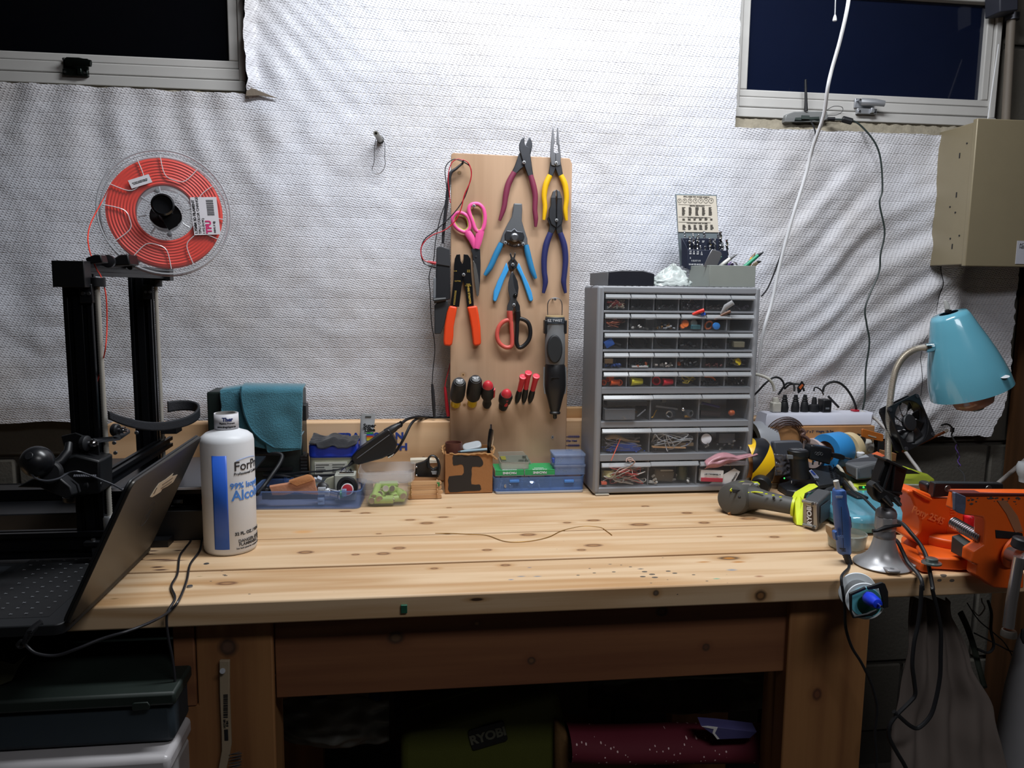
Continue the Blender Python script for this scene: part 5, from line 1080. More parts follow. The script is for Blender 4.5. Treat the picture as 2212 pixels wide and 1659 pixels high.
# ---- crate of craft sticks
t = thing('stick_crate', 'little crate built of flat wooden craft sticks right of the battery tub', 'crate', F6(620, 830, 1.58))
stk = wood('craft_stick', 'd3ab80', 'bb9066', 0, 1.5, rough=.7, org=F6(620, 830, 1.58))
def stick(x0, x1, y, z, ax=0):
    P = [(x0+.0045-.0045*math.sin(a), .0045*math.cos(a)) for a in [PI*k/6 for k in range(7)]]+[(x1-.0045+.0045*math.sin(a), -.0045*math.cos(a)) for a in [PI*k/6 for k in range(7)]]
    part('craft_stick', B().prism([(p, y, z+q) for p, q in P], (0, .002, 0)), stk, t, bev=.0003)
xs0, xs1 = F6(440, 0, 1.56).x, F6(770, 0, 1.56).x
for k, z in enumerate((TOP+.0050, TOP+.0148, TOP+.0246, TOP+.0344)): stick(xs0, xs1+(.003 if k == 1 else 0), 1.562, z); stick(xs0, xs1, 1.665, z)
for k, z in enumerate((TOP+.0095, TOP+.0195, TOP+.0295)):
    for x in (xs0+.008, xs1-.009): part('cross_stick', B().box(x-.001, x+.001, 1.556, 1.672, z-.004, z+.004), stk, t, bev=.0008)
for k in range(6): part('floor_stick', B().box(xs0, xs1, 1.566+k*.016, 1.580+k*.016, TOP+.0008, TOP+.0026), stk, t)
solo('green_clip', B().cbox(F6(738, 735, 1.559), (.006, .004, .008)), pm('clip_green', '2f7a3a', .5), 'tiny green clip on the end of the craft stick crate', 'clip', bev=.0006)
t = thing('black_bracket', 'black curved plastic bracket with an oval loop lying in the stick crate', 'bracket', F6(640, 660, 1.6))
part('plate', B().prism([F6(u, v, 1.60) for u, v in ((520, 545), (600, 520), (640, 490), (650, 560), (690, 590), (740, 560), (752, 600), (740, 672), (515, 668))], (0, .012, 0)), black, t, bev=.002)
part('loop', B().tube(spl([F6(u, v, 1.598) for u, v in ((648, 570), (640, 520), (652, 475), (685, 460), (718, 480), (740, 530), (745, 580), (735, 640))], 5), [.004, .003, .0022, .002, .0024, .003, .004, .004], 8, flat=((0, 1, 0), 2.0)), black, t)
for v in (570, 652): part('stud', B().sph(F6(530, v, 1.598), .0025, 10, 6), chrome, t)
bb = B()
for k in range(3): bb.cbox(F6(702, 612+k*12, 1.5985), (.014-k*.002, .0008, .001))
part('print', bb, white, t)
solo('wooden_disc', B().cyl(F6(690, 540, 1.66), F6(690, 540, 1.663), .012, n=24), stk, 'pale wooden disc standing behind the black bracket loop', 'disc')
solo('paper_scrap', B().prism([F6(u, v, 1.655) for u, v in ((470, 505), (600, 500), (745, 508), (750, 530), (480, 540))], (0, .02, .001)), pm('paper_cream', 'cfc6b4', .8), 'cream paper scrap across the back of the stick crate', 'paper')
# ---- cardboard box with an I
XB0, XB1 = F6(803, 0, 1.60).x, F6(1262, 0, 1.60).x
zt = F6(1000, 445, 1.60).z
BX = thing('letter_box', 'small cardboard box with a black painted letter I and torn rim', 'box', ((XB0+XB1)/2, 1.64, TOP))
cbm = pm('box_brown', '9b6a3e', .85, var=.12, scale=12, bump=.15)
M = MX.Translation(((XB0+XB1)/2, 1.64, TOP+.0008)); w2 = (XB1-XB0)/2
b = B(M); b.box(-w2, w2, -.042, -.039, 0, zt-TOP).box(-w2, w2, .039, .042, 0, zt-TOP+.002).box(-w2, -w2+.003, -.039, .039, 0, zt-TOP).box(w2-.003, w2, -.039, .039, 0, zt-TOP).box(-w2+.003, w2-.003, -.039, .039, 0, .003)
part('carton', b, cbm, BX, bev=.0008)
part('painted_letter', B().prism(spl([F6(u, v, 1.5976) for u, v in ((880, 458), (960, 452), (1060, 462), (1125, 466), (1160, 505), (1166, 545), (1135, 570), (1062, 568), (1058, 640), (1055, 735), (1130, 736), (1144, 765), (1135, 795), (1000, 800), (845, 812), (836, 740), (840, 660), (965, 648), (982, 600), (975, 558), (950, 545), (884, 556), (876, 510))], 2, True), (0, .0006, 0)), pm('black_paint', '241f1d', .7), BX)
bb = B(); r0 = random.Random(5)
P = [V((XB0+.001, 1.679, zt+.002)), V((XB0-.003, 1.66, zt+.004)), V((XB0-.005, 1.63, zt+.003)), V((XB0-.002, 1.602, zt+.001))]
for side in (P, [V((XB1, 1.6, zt)), V((XB1+.005, 1.62, zt+.004)), V((XB1+.006, 1.65, zt+.003)), V((XB1+.001, 1.68, zt+.001))], [V((XB0+.01, 1.599, zt+.001)), V((XB0+.05, 1.598, zt-.001)), V((XB1-.02, 1.597, zt+.001)), V((XB1+.002, 1.597, zt-.003))], [V((XB1-.004, 1.596, zt-.002)), V((XB1+.004, 1.594, zt-.008)), V((XB1+.008, 1.596, zt-.012))]):
    Q = spl(side, 6); bb.tube([q+V((r0.uniform(-.001, .001), r0.uniform(-.001, .001), r0.uniform(-.0015, .0015))) for q in Q], [r0.uniform(.0014, .003) for q in Q], 6)
part('torn_rim', bb, pm('torn_card', 'a97f52', .9, bump=.4), BX)
t = solo('brown_tube', B().lathe([(.0185, -.03), (.0185, .004), (.0165, .004), (.0165, -.03)], F6(885, 350, 1.635), n=32, cap=False), pm('tube_brown', '5a3228', .5), 'short dark brown tube standing in the letter box', 'tube')
solo('grey_pebble_case', B(TV(F6(1060, 372, 1.64), 25, -12, 0)).prism([(x, y, -.004) for x, y in rrect(.042, .026, .010, 4)], (0, 0, .008)), pm('case_pale', 'aab0b4', .4), 'pale grey rounded plastic case lying in the letter box', 'case', bev=.003, seg=3)
t = thing('marker', 'light blue grey marker lying across the letter box opening', 'marker', F6(1070, 410, 1.61))
part('barrel', B().tube([F6(950, 424, 1.615), F6(1000, 420, 1.614), F6(1205, 402, 1.61)], [.0026, .0034, .0034], 12), pm('marker_bluegrey', '8ea4ae', .4), t)
part('tip', B().tube([F6(950, 424, 1.615), F6(925, 424, 1.616)], [.0024, .001], 8), pm('marker_dark', '4a5a62', .5), t)
t = thing('ballpoint_pen', 'black and chrome click pen standing upright in the letter box', 'pen', F6(1225, 420, 1.63))
part('barrel', B().tube([F6(1222, 440, 1.63), F6(1226, 330, 1.63), F6(1236, 240, 1.63), F6(1240, 205, 1.63)], [.0042, .0046, .0044, .0036], 12), pm('pen_black', '0f1013', .2), t)
part('clicker', B().tube([F6(1240, 205, 1.63), F6(1241, 185, 1.63), F6(1242, 160, 1.63)], [.0032, .0026, .0022], 10), chrome, t)
part('clip', B().tube([F6(1262, 215, 1.627), F6(1262, 300, 1.627), F6(1250, 385, 1.627)], [.0014, .0014, .0010], 6), chrome, t)
# ---- blue screw tray, boxes on it
tb2 = pm('tray_blue_deep', '7aa2dc', .25, see=.72, spec=.6)
t = thing('screw_tray', 'long blue translucent screw organiser between letter box and cabinet', 'organiser', (.265, 1.63, TOP))
x0, x1 = F6(1275, 0, 1.59).x, F6(2150, 0, 1.59).x
z1 = F6(1500, 672, 1.59).z
part('tub', tub(B(), x0, x1, 1.592, 1.672, TOP+.005, z1, .0016, .010, .001), tb2, t)
part('base_sheet', rbox(B(), x0+.004, x1-.002, 1.588, 1.67, TOP+.0006, TOP+.0045, .006), pm('frosted_base', 'c4c6cc', .4, see=.3), t)
for x in (x0+.062, x0+.125): part('divider', B().box(x-.0008, x+.0008, 1.595, 1.67, TOP+.006, z1-.003), tb2, t)
for u in (1465, 1988): part('latch', B().cbox(F6(u, 705, 1.590), (.021, .003, .006)), pm('latch_blue', '4f8fe0', .3, see=.2), t, bev=.0008)
r0 = random.Random(11)
scs = pm('screw_pale', 'b9bcc0', .3, .9)
SCW = thing('wood_screw', 'x', 'screw'); part('shank', B().tube([(-.011+i*.001, 0, 0) for i in range(21)], [.0013 if i % 2 else .0018 for i in range(21)], 7), scs, SCW); part('head', B().lathe([(.0018, 0), (.0042, .002), (.0042, .0028)], (.009, 0, 0), (1, 0, 0), 12), scs, SCW)
for k in range(16):
    xx = x0+.008+r0.random()*(.048 if k < 8 else .05)+(0 if k < 8 else .06); p = V((xx, r0.uniform(1.600, 1.65), TOP+.010+r0.uniform(0, .012)))
    M = MX.Translation(p) @ Euler((0, r0.uniform(-.9, .9), r0.uniform(0, 6.28))).to_matrix().to_4x4()
    lab = 'silver screw loose in the left bay of the blue screw organiser' if k < 8 else 'silver screw loose in the middle bay of the blue screw organiser'
    g = 'screws in the left tray bay' if k < 8 else 'screws in the middle tray bay'
    if k == 0: SCW.matrix_world = M; SCW['label'] = lab; SCW['group'] = g
    else: dup(SCW, M, lab, g)
gb = pm('box_green', '2f9a58', .5)
for k, (u0, u1, v0, v1, lab) in enumerate(((1282, 1556, 632, 662, 'left green and white box of machine screws on the blue organiser'), (1566, 1850, 595, 662, 'right green and white box of machine screws on the blue organiser'))):
    a, c = F6(u0, v0, 1.60), F6(u1, v1, 1.60)
    t = thing('machine_screw_box', lab, 'box', ((a.x+c.x)/2, 1.63, z1), 'green machine screw boxes')
    part('carton', B().box(a.x, c.x, 1.60, 1.665, z1+.0012, z1+.0135), paper, t, bev=.0006)
    part('green_face', B().box(a.x+.0005, c.x-.0005, 1.599, 1.6645, z1+.0135, z1+.0142).box(a.x, c.x, 1.5993, 1.6, z1+.003, z1+.0135), gb, t)
    for j, (s, q, dz) in enumerate((('MACHINE', .0072, 1.604), ('SCREWS', .0055, 1.616))): txt(s, q, T((a.x+c.x)/2, dz, z1+.0144, 0, 0, 180), white, t, bold=.04)
    txt('MACHINE', .0068, T((a.x+c.x)/2, 1.5990, z1+.0085, 90) @ MX.Rotation(PI, 4, 'Z'), white, t, bold=.04)
# clear hinged box with labels
t = thing('hinged_clear_box', 'clear hinged box with a yellow and grey printed card on the green boxes', 'box', F6(1460, 640, 1.62))
zb = z1+.0148
a, c = F6(1335, 520, 1.61), F6(1600, 630, 1.61)
part('tub', tub(B(), a.x, c.x, 1.605, 1.655, zb, a.z, .0012, .003, .001), pm('box_clear_grey', 'c9cac4', .2, see=.7), t)
part('lid', B().prism([F6(u, v, 1.655) for u, v in ((1305, 425), (1550, 420), (1640, 540), (1610, 556), (1345, 530))], (0, .002, 0)), pm('lid_clear_grey', 'c4c6be', .2, see=.75), t, bev=.0006)
part('card', B().prism([F6(u, v, 1.653) for u, v in ((1318, 462), (1585, 456), (1625, 535), (1345, 518))], (0, .001, 0)), pm('card_grey', '8f8f84', .6), t)
part('card_mark', B().prism([F6(u, v, 1.652) for u, v in ((1328, 468), (1378, 466), (1388, 500), (1345, 500))], (0, .0006, 0)), pm('card_yellow', 'b3aa4a', .6), t)
txt('250', .006, TV(F6(1560, 470, 1.652), 90) @ MX.Rotation(PI, 4, 'Z'), ink, t); txt('color drawn', .005, TV(F6(1555, 505, 1.652), 90) @ MX.Rotation(PI, 4, 'Z'), ink, t)
# two small organisers
for k, (v0, v1, lab) in enumerate(((575, 666, 'lower of two small clear blue organiser boxes on the blue tray'), (470, 568, 'upper of two small clear blue organiser boxes beside the cabinet'))):
    a, c = F6(1850, v0, 1.60), F6(2143, v1, 1.60)
    t = thing('small_organiser', lab, 'organiser', ((a.x+c.x)/2, 1.63, c.z), 'small clear blue organisers')
    zlo_ = z1+.0012+k*.0235
    part('tub', tub(B(), a.x, c.x, 1.602, 1.655, zlo_, zlo_+.018, .0013, .003), pm('org_blue', 'a4bce0', .2, see=.72), t)
    part('lid', B().prism([(x, y, zlo_+.018) for x, y in rrect(c.x-a.x+.003, .056, .004, 3, (a.x+c.x)/2, 1.6285)], (0, 0, .0042)), pm('org_lid', 'b4c8e8', .2, see=.7), t, bev=.0006)
    part('divider', B().box((a.x*.45+c.x*.55)-.0006, (a.x*.45+c.x*.55)+.0006, 1.603, 1.654, zlo_+.001, zlo_+.017), pm('org_blue', 'a4bce0', .2, see=.72), t)
    bb = B()
    for j in range(16): bb.sph((r0.uniform(a.x+.006, a.x+.028), r0.uniform(1.606, 1.64), zlo_+.003+r0.uniform(0, .006)), .0018, 6, 4)
    solo('tiny_nuts', bb, scs if k else dsteel, 'scattered tiny hardware inside the %s small organiser' % ('upper' if k else 'lower'), 'hardware', kind='stuff')
    if k: part('catch', B().box(a.x-.005, a.x, 1.60, 1.61, zlo_+.004, zlo_+.014), pm('catch_navy', '2b4aa0', .4), t, bev=.0008)
# ================================================================ drawer cabinet
F7 = lambda u, v, Y: onY(1230+u/3.607, 380+v/3.607, Y)
F8 = lambda u, v, Y: onY(1230+u/4.88, 780+v/4.88, Y)
CY = 1.56
cgm = pm('cabinet_grey', '85878c', .45, var=.04)
cx0, cx1, cz0, cz1 = .3725, .7295, .8535, 1.2985
CB = thing('drawer_cabinet', 'tall grey plastic cabinet of thirty-nine clear parts drawers on the bench', 'drawer cabinet', (.55, 1.63, .8535))
ix0, ix1 = .3885, .7165
def zy(y): return onY(1465, y, CY).z
rows_ = [(636, 671), (678, 714), (720, 755), (762, 796), (803, 836), (852, 909), (924, 979), (996, 1049)]
rz = [(zy(b_), zy(a)) for a, b_ in rows_]
b = B()
b.box(cx0, ix0, CY, 1.69, cz0, cz1).box(ix1, cx1, CY, 1.69, cz0, cz1).box(ix0, ix1, CY, 1.69, rz[0][1]+.001, cz1).box(ix0, ix1, CY, 1.69, cz0, rz[-1][0]-.001)
part('side_panel', B().box(cx0, ix0-.0004, CY, 1.69, cz0, cz1), cgm, CB, bev=.005, seg=3)
part('side_panel', B().box(ix1+.0004, cx1, CY, 1.69, cz0, cz1), cgm, CB, bev=.005, seg=3)
part('top_panel', B().box(ix0-.006, ix1+.006, CY+.0006, 1.689, rz[0][1]+.001, cz1-.0004), cgm, CB, bev=.003)
part('bottom_panel', B().box(ix0-.006, ix1+.006, CY+.0006, 1.689, cz0+.0004, rz[-1][0]-.001), cgm, CB, bev=.003)
part('back_panel', B().box(ix0, ix1, 1.683, 1.689, cz0, cz1), pm('cabinet_inner', '9a9ca0', .6), CB)
for i in range(7):
    part('shelf_bar', B().box(ix0-.002, ix1+.002, CY+.003, 1.60, rz[i+1][1]+.0008, rz[i][0]-.0008), cgm, CB, bev=.0015)
for r in range(8):
    n = 6 if r < 5 else 3
    for c in range(1, n):
        x = ix0+(ix1-ix0)*c/n; part('divider', B().box(x-.0008, x+.0008, CY+.012, 1.68, rz[r][0]-.0008, rz[r][1]+.0008), cgm, CB)
for x in (cx0+.006, cx1-.03): part('foot', B().box(x, x+.03, CY-.004, CY+.02, TOP+.0006, cz0), pm('foot_pale', 'b5aea0', .6), CB, bev=.0006)
for x in (cx0+.006, cx1-.03): part('foot', B().box(x, x+.03, 1.66, 1.685, TOP+.0006, cz0), rubber, CB)
dcl = pm('drawer_clear', 'c6c9ce', .12, see=.965, spec=.7); dlip = pm('drawer_lip', 'd8dbdf', .2, see=.68, spec=.7)
def drawer_mesh(w, h):
    b = B(); d = .115; t = .0012
    b.box(0, w, 0, t, 0, h-.005).box(0, t, t, d, 0, h*.85).box(w-t, w, t, d, 0, h*.85).box(t, w-t, d-t, d, 0, h*.85).box(t, w-t, t, d, 0, t)
    for k in range(1, 8): b.box(w*k/8-.0004, w*k/8+.0004, d-t-.0008, d-t, .002, h*.8)
    return b
def lip_mesh(w, h):
    b = B(); z = h-.0105; prof = [(-.0035, z), (-.0075, z+.002), (-.0075, z+.0032), (-.002, z+.0095), (.001, h-.001), (.0012, z+.001)]
    b.prism([(0, y, q) for y, q in prof], (w, 0, 0)); return b
DM = {}
def drawer(r, c, out=0):
    n = 6 if r < 5 else 3; x0 = ix0+(ix1-ix0)*c/n+.0011; w = (ix1-ix0)/n-.0022; z0, z1 = rz[r][0], rz[r][1]; h = z1-z0
    key = (n, round(h, 3))
    if key not in DM:
        o = part('drawer', drawer_mesh(w, h), dcl, None); l = part('drawer_lip', lip_mesh(w, h), dlip, None); DM[key] = (o.data, l.data, x0, z0); bpy.data.objects.remove(o); bpy.data.objects.remove(l)
    o = bpy.data.objects.new('drawer', DM[key][0]); COL.objects.link(o); o.parent = CB; o.location = V((x0, CY+.001-out, z0))-CB.location
    l = bpy.data.objects.new('drawer_lip', DM[key][1]); COL.objects.link(l); l.parent = o
for r in range(8):
    for c in range(6 if r < 5 else 3): drawer(r, c, {(1, 3): .004, (1, 4): .006, (1, 1): .003, (7, 2): .006, (7, 0): .004, (5, 0): .004}.get((r, c), 0))
# ---- contents
rr_ = random.Random(21)
ORD = ['first', 'second', 'third', 'fourth', 'fifth', 'sixth', 'seventh', 'bottom']
def cell(r, c):
    n = 6 if r < 5 else 3; w = (ix1-ix0)/n; x0 = ix0+w*c+.004; return x0, x0+w-.008, rz[r][0]+.002, rz[r][1]-.008
def where(r, c): return 'in drawer %s of the %s row' % (ORD[c], 'top' if r == 0 else ORD[r])
def heap(r, c, nm, desc, col, n=22, s=.0035, hz=.4, cat='parts', m=None):
    x0, x1, z0, z1 = cell(r, c); b = B()
    for i in range(n):
        q = rr_.random(); x = rr_.uniform(x0+s, x1-s); z = z0+s*.6+rr_.random()**2*(z1-z0)*hz*(1-abs((x-(x0+x1)/2)/(x1-x0))); b.M = T(x, rr_.uniform(CY+.006, CY+.035), z, rr_.uniform(0, 90), rr_.uniform(0, 90), rr_.uniform(0, 90))
        k = rr_.random()
        if k < .5: b.cbox((0, 0, 0), (s*rr_.uniform(1, 2.4), s*rr_.uniform(.6, 1.3), s*rr_.uniform(.6, 1.2)))
        else: b.cyl((0, 0, -s*.8), (0, 0, s*.8), s*rr_.uniform(.4, .7), n=8)
    solo(nm, b, m or pm('c_'+col, col, .45), desc+' '+where(r, c), cat, kind='stuff')
def tangle(r, c, nm, desc, col, n=7, rad=.0007, span=.7, m=None):
    x0, x1, z0, z1 = cell(r, c); b = B()
    for i in range(n):
        P = [V((rr_.uniform(x0+.002, x1-.002), rr_.uniform(CY+.004, CY+.03), z0+.002+rr_.random()*(z1-z0)*span)) for k in range(6)]; b.tube(spl(P, 6), rad, 5)
    solo(nm, b, m or pm('c_'+col, col, .45), desc+' '+where(r, c), 'wire', kind='stuff')
def item(r, c, nm, desc, cat, b, m, **k): return solo(nm, b, m, desc+' '+where(r, c), cat, **k)
def cb(r, c, fx, fz, sx, sy, sz, dy=.014, rot=(0, 0, 0)):
    x0, x1, z0, z1 = cell(r, c); return B(T(x0+(x1-x0)*fx, CY+dy, z0+(z1-z0)*fz, *rot)).cbox((0, 0, 0), (sx, sy, sz))
def at(r, c, fx, fz, dy=.02): x0, x1, z0, z1 = cell(r, c); return V((x0+(x1-x0)*fx, CY+dy, z0+(z1-z0)*fz))
dk = '1b1c20'
tangle(0, 0, 'wire_tangle', 'tangle of dark red wires', '7a2a2a', 4, .0012); tangle(0, 0, 'wire_tangle', 'tangle of thin pale wires', 'c8b8a0', 5, .0006); heap(0, 0, 'connector_heap', 'few silver connectors', 'a5a5a8', 8)
heap(0, 1, 'switch_heap', 'heap of small black switches', dk, 26); heap(0, 2, 'grommet_heap', 'heap of small black rubber parts', dk, 34); heap(0, 2, 'washer_pair', 'few grey washers', '8b8d90', 5)
heap(0, 3, 'connector_heap', 'tall heap of black connectors', dk, 60, .004, .9); heap(0, 4, 'connector_heap', 'low heap of dark brown parts', '2e2622', 30); heap(0, 5, 'connector_heap', 'low heap of dark purple parts', '25202a', 26)
tangle(1, 0, 'wire_tangle', 'tangle of brown and coppery wires', '6a4438', 8, .0007, .9); tangle(1, 0, 'wire_loop', 'few coral wire loops', 'b8694f', 3, .0008, .9)
item(1, 1, 'black_block', 'square black plastic block', 'block', cb(1, 1, .95, .5, .026, .02, .018), black, bev=.001); heap(1, 1, 'foil_bits', 'bits of crumpled foil', 'a9a6a2', 14); heap(1, 2, 'brass_standoffs', 'small heap of brass and brown bits', '8e6a3e', 12); heap(1, 2, 'clear_bits', 'bits of pale plastic', 'b9bcc0', 9)
om = pm('knob_orange', 'e3702a', .4)
for fx, fz, rd in ((.28, .45, .0085), (.16, .25, .006)): item(1, 3, 'orange_dial', 'larger round orange knob' if rd > .007 else 'smaller orange knob', 'knob', B().lathe([(rd, 0), (rd, .006), (rd*.8, .008)], at(1, 3, fx, fz), (0, -1, .1), 20), om)
item(1, 3, 'translucent_cap', 'pale translucent round cap', 'cap', B().lathe([(.008, 0), (.008, .004), (.006, .005)], at(1, 3, .7, .5), (0.2, -1, .1), 20), pm('cap_pale', 'b8b5ae', .3, see=.3)); item(1, 3, 'teal_block', 'teal plastic block', 'block', cb(1, 3, .75, .2, .018, .02, .009), pm('teal_blk', '4d8794', .4), bev=.001)
item(1, 4, 'orange_ring', 'orange plastic ring', 'ring', B().tube([at(1, 4, .28, .35)+V((.008*math.cos(a)+.002*math.sin(a), 0, .008*math.sin(a))) for a in [2*PI*k/20 for k in range(20)]], .002, 8, True), om); item(1, 4, 'blue_roller', 'small blue roller', 'roller', B().lathe([(.003, .006), (.0075, .006), (.0075, 0), (.003, 0)], at(1, 4, .55, .3, .012), (0, -1, 0), 18), pm('roller_blue', '2f7fd0', .4))
item(2, 0, 'blue_block', 'slanted blue plastic block', 'block', cb(2, 0, .22, .42, .02, .02, .016, .02, (0, -30, 0)), pm('blk_blue', '2a58a8', .4), bev=.001); item(2, 0, 'black_plug', 'black plug with a short cable', 'plug', B().tube([at(2, 0, .45, .5), at(2, 0, .6, .35), at(2, 0, .8, .2)], [.001, .002, .004], 8), black)
item(2, 1, 'coiled_cable', 'coiled black cable filling the drawer', 'cable', B().tube(spl([at(2, 1, .5, .45, .015+.0016*k)+V((.017*math.cos(k*.9), 0, .0115*math.sin(k*.9))) for k in range(34)], 3), .0013, 6), black); item(2, 1, 'black_case', 'black square case inside the coil', 'case', cb(2, 1, .5, .4, .026, .02, .018, .03), blackm, bev=.002)
item(2, 2, 'black_bracket', 'curved black bracket', 'bracket', B().tube(spl([at(2, 2, .2, .75), at(2, 2, .3, .4), at(2, 2, .5, .2), at(2, 2, .8, .15)], 5), [.002, .004, .003, .002], 8), black); heap(2, 3, 'black_sockets', 'row of black socket connectors', dk, 16, .005, .5); item(2, 4, 'black_plug', 'upright black plug', 'plug', B().tube([at(2, 4, .15, .2), at(2, 4, .16, .7)], [.005, .003], 10), black); heap(2, 4, 'black_bits', 'few black rubber bits', dk, 7)
item(2, 5, 'relay_box', 'grey-green relay box', 'relay', cb(2, 5, .5, .35, .024, .02, .012), pm('relay', '8a8570', .5), bev=.001); item(2, 5, 'dark_block', 'dark green block behind the relay', 'block', cb(2, 5, .5, .6, .036, .02, .010, .04), pm('dkgreen', '22302a', .5), bev=.001)
item(3, 0, 'binder_clip', 'black and silver binder clip', 'clip', B().prism([at(3, 0, .5, .5)+V(p) for p in ((-.007, 0, .006), (.007, 0, .006), (.006, 0, -.004), (-.006, 0, -.004))], (0, .01, 0)).tube(spl([at(3, 0, .5, .3)+V(p) for p in ((-.004, -.001, .002), (-.005, -.002, -.006), (.0, -.003, -.009), (.005, -.002, -.006), (.004, -.001, .002))], 4), .0008, 6), dsteel); heap(3, 0, 'blue_bits', 'layer of blue bits', '2a4a8c', 16, .004, .2); item(3, 0, 'wooden_block', 'brown wooden block', 'block', cb(3, 0, .2, .55, .018, .02, .010), pm('blk_brown', '6e5638', .6), bev=.001)
heap(3, 1, 'assorted_bits', 'dark assorted bits', '232a2c', 26, .004, .8); heap(3, 1, 'green_bits', 'few green bits', '1f7a58', 6, .004, .8); heap(3, 1, 'orange_bits', 'few orange bits', 'c0643a', 4); item(3, 1, 'white_strip', 'white plastic strip', 'strip', cb(3, 1, .5, .06, .036, .01, .004, .01), white, bev=.0008)
heap(3, 2, 'clear_bits', 'few pale plastic bits', 'b0a8a0', 14); item(3, 3, 'orange_lug', 'small orange lug', 'lug', B().lathe([(.004, 0), (.005, .004), (.003, .007)], at(3, 3, .1, .15), (0, -.3, 1), 12), om); heap(3, 3, 'black_bits', 'heap of black bits', dk, 22, .0045, .8); heap(3, 4, 'reddish_bits', 'layer of dark reddish bits', '5a3432', 14)
ym = pm('pulley_yellow', 'd9bc22', .4); item(3, 5, 'yellow_pulley', 'little yellow pulley', 'pulley', B().lathe([(.008, 0), (.006, .003), (.006, .006), (.008, .009)], at(3, 5, .5, .4), (.3, -1, .2), 20), ym); tangle(3, 5, 'wire_tangle', 'dark thin wires', '3a342e', 4)
def nut(r, c, fx, fz, col, ax, s, lab, dy=.018):
    p = at(r, c, fx, fz, dy); b = B(); o = V(ax).normalized(); n = 24; d, u, w = basis(o); rows = []
    for h, q, rb_ in ((0, 1.0, 0), (.004*s, 1.0, 0), (.0045*s, .88, .05), (.018*s, .72, .06), (.021*s, .66, .04), (.022*s, .3, 0)):
        rows.append([p+d*h+(u*math.cos(2*PI*k/n)+w*math.sin(2*PI*k/n))*(.0075*s*q*(1+(rb_ if k % 2 else -rb_))) for k in range(n)])
    b.loft(rows, False); b.lathe([(.0055*s, .001), (.0045*s, .014*s), (.0005, .015*s)], p, o, 16, cap=False); b.lathe([(.0055*s, 0), (.0075*s, 0)], p, o, n, cap=False)
    item(r, c, 'wire_nut', lab, 'wire nut', b, pm('nut_'+col, col, .4))
nut(4, 0, .35, .3, 'f0642a', (1, .1, -.05), 1.0, 'orange wire nut lying in the middle'); nut(4, 0, .8, .25, 'f0642a', (.1, 1, 0), .9, 'orange wire nut facing the front'); nut(4, 0, .05, .25, 'f0642a', (.5, .8, .1), .8, 'orange wire nut at the left wall'); nut(4, 0, .25, .55, 'f0642a', (.8, .5, .2), .75, 'orange wire nut on top of the pile')
nut(4, 1, .15, .35, 'd9cf3a', (1, .08, 0), 1.25, 'large yellow wire nut lying on its side')
nut(4, 2, .2, .4, 'dc2a3a', (.35, 1, 0), 1.25, 'red wire nut with a wide open mouth'); nut(4, 2, .5, .3, 'dc2a3a', (1, .1, 0), 1.1, 'red wire nut lying on its side')
tangle(4, 3, 'wire_tangle', 'few thin yellow wires', 'b8a23a', 3, .0007, .9); heap(4, 3, 'black_bits', 'few black bits', dk, 4)
item(4, 4, 'orange_wire', 'thick orange wire bent in an arc', 'wire', B().tube(spl([at(4, 4, .2, .8), at(4, 4, .5, .75), at(4, 4, .68, .5), at(4, 4, .75, .15)], 6), .0022, 8), om); heap(4, 4, 'black_bits', 'dark bits under the orange wire', dk, 14, .004); heap(4, 5, 'dark_bits', 'heap of dark brown bits', '2c2623', 26, .003, .7)
# wide drawers
item(5, 0, 'bit_case', 'clear grey case with brass pieces', 'case', cb(5, 0, .35, .28, .066, .03, .024), pm('bitcase', '8f939a', .25, see=.6), bev=.001); item(5, 0, 'black_slab', 'ribbed black slab', 'slab', cb(5, 0, .5, .76, .088, .03, .010), blackm, bev=.001); heap(5, 0, 'brass_bits', 'two brass bits', 'b08d3e', 3); item(5, 0, 'silver_bit', 'slanted silver drill bit', 'drill bit', B().cyl(at(5, 0, .78, .1), at(5, 0, .96, .42), .002, n=8), steel)
item(5, 1, 'steel_socket', 'larger steel socket lying on its side', 'socket', B().lathe([(.005, .0), (.0075, 0), (.0075, .02), (.006, .022)], at(5, 1, .38, .22, .01), (.7, .9, 0), 22, cap=False), gun2, solid=.001); item(5, 1, 'steel_socket', 'second steel socket beside the brass key', 'socket', B().lathe([(.005, .0), (.0072, 0), (.0072, .02), (.006, .022)], at(5, 1, .86, .25, .01), (-.5, .9, 0), 22, cap=False), gun2, solid=.001)
item(5, 1, 'chrome_ball', 'small chrome ball fitting', 'fitting', B().sph(at(5, 1, .68, .45, .01), .0045, 14, 9), chrome); item(5, 1, 'brass_key', 'small brass key', 'key', cb(5, 1, .8, .1, .014, .003, .004), pm('brass', 'c79b3c', .3, .8), bev=.0005); item(5, 1, 'brass_hook', 'brass hook', 'hook', B().tube(spl([at(5, 1, .02, .05), at(5, 1, .06, .1), at(5, 1, .1, .3), at(5, 1, .13, .4)], 4), .0014, 6), pm('brass', 'c79b3c', .3, .8)); item(5, 1, 'grey_card', 'folded dark grey card', 'card', cb(5, 1, .35, .5, .05, .002, .004, .02, (0, 8, 0)), grey); item(5, 1, 'pale_block', 'pale block at the back', 'block', cb(5, 1, .37, .78, .010, .01, .012, .05), pm('palb', 'a9a9a9', .5), bev=.001)
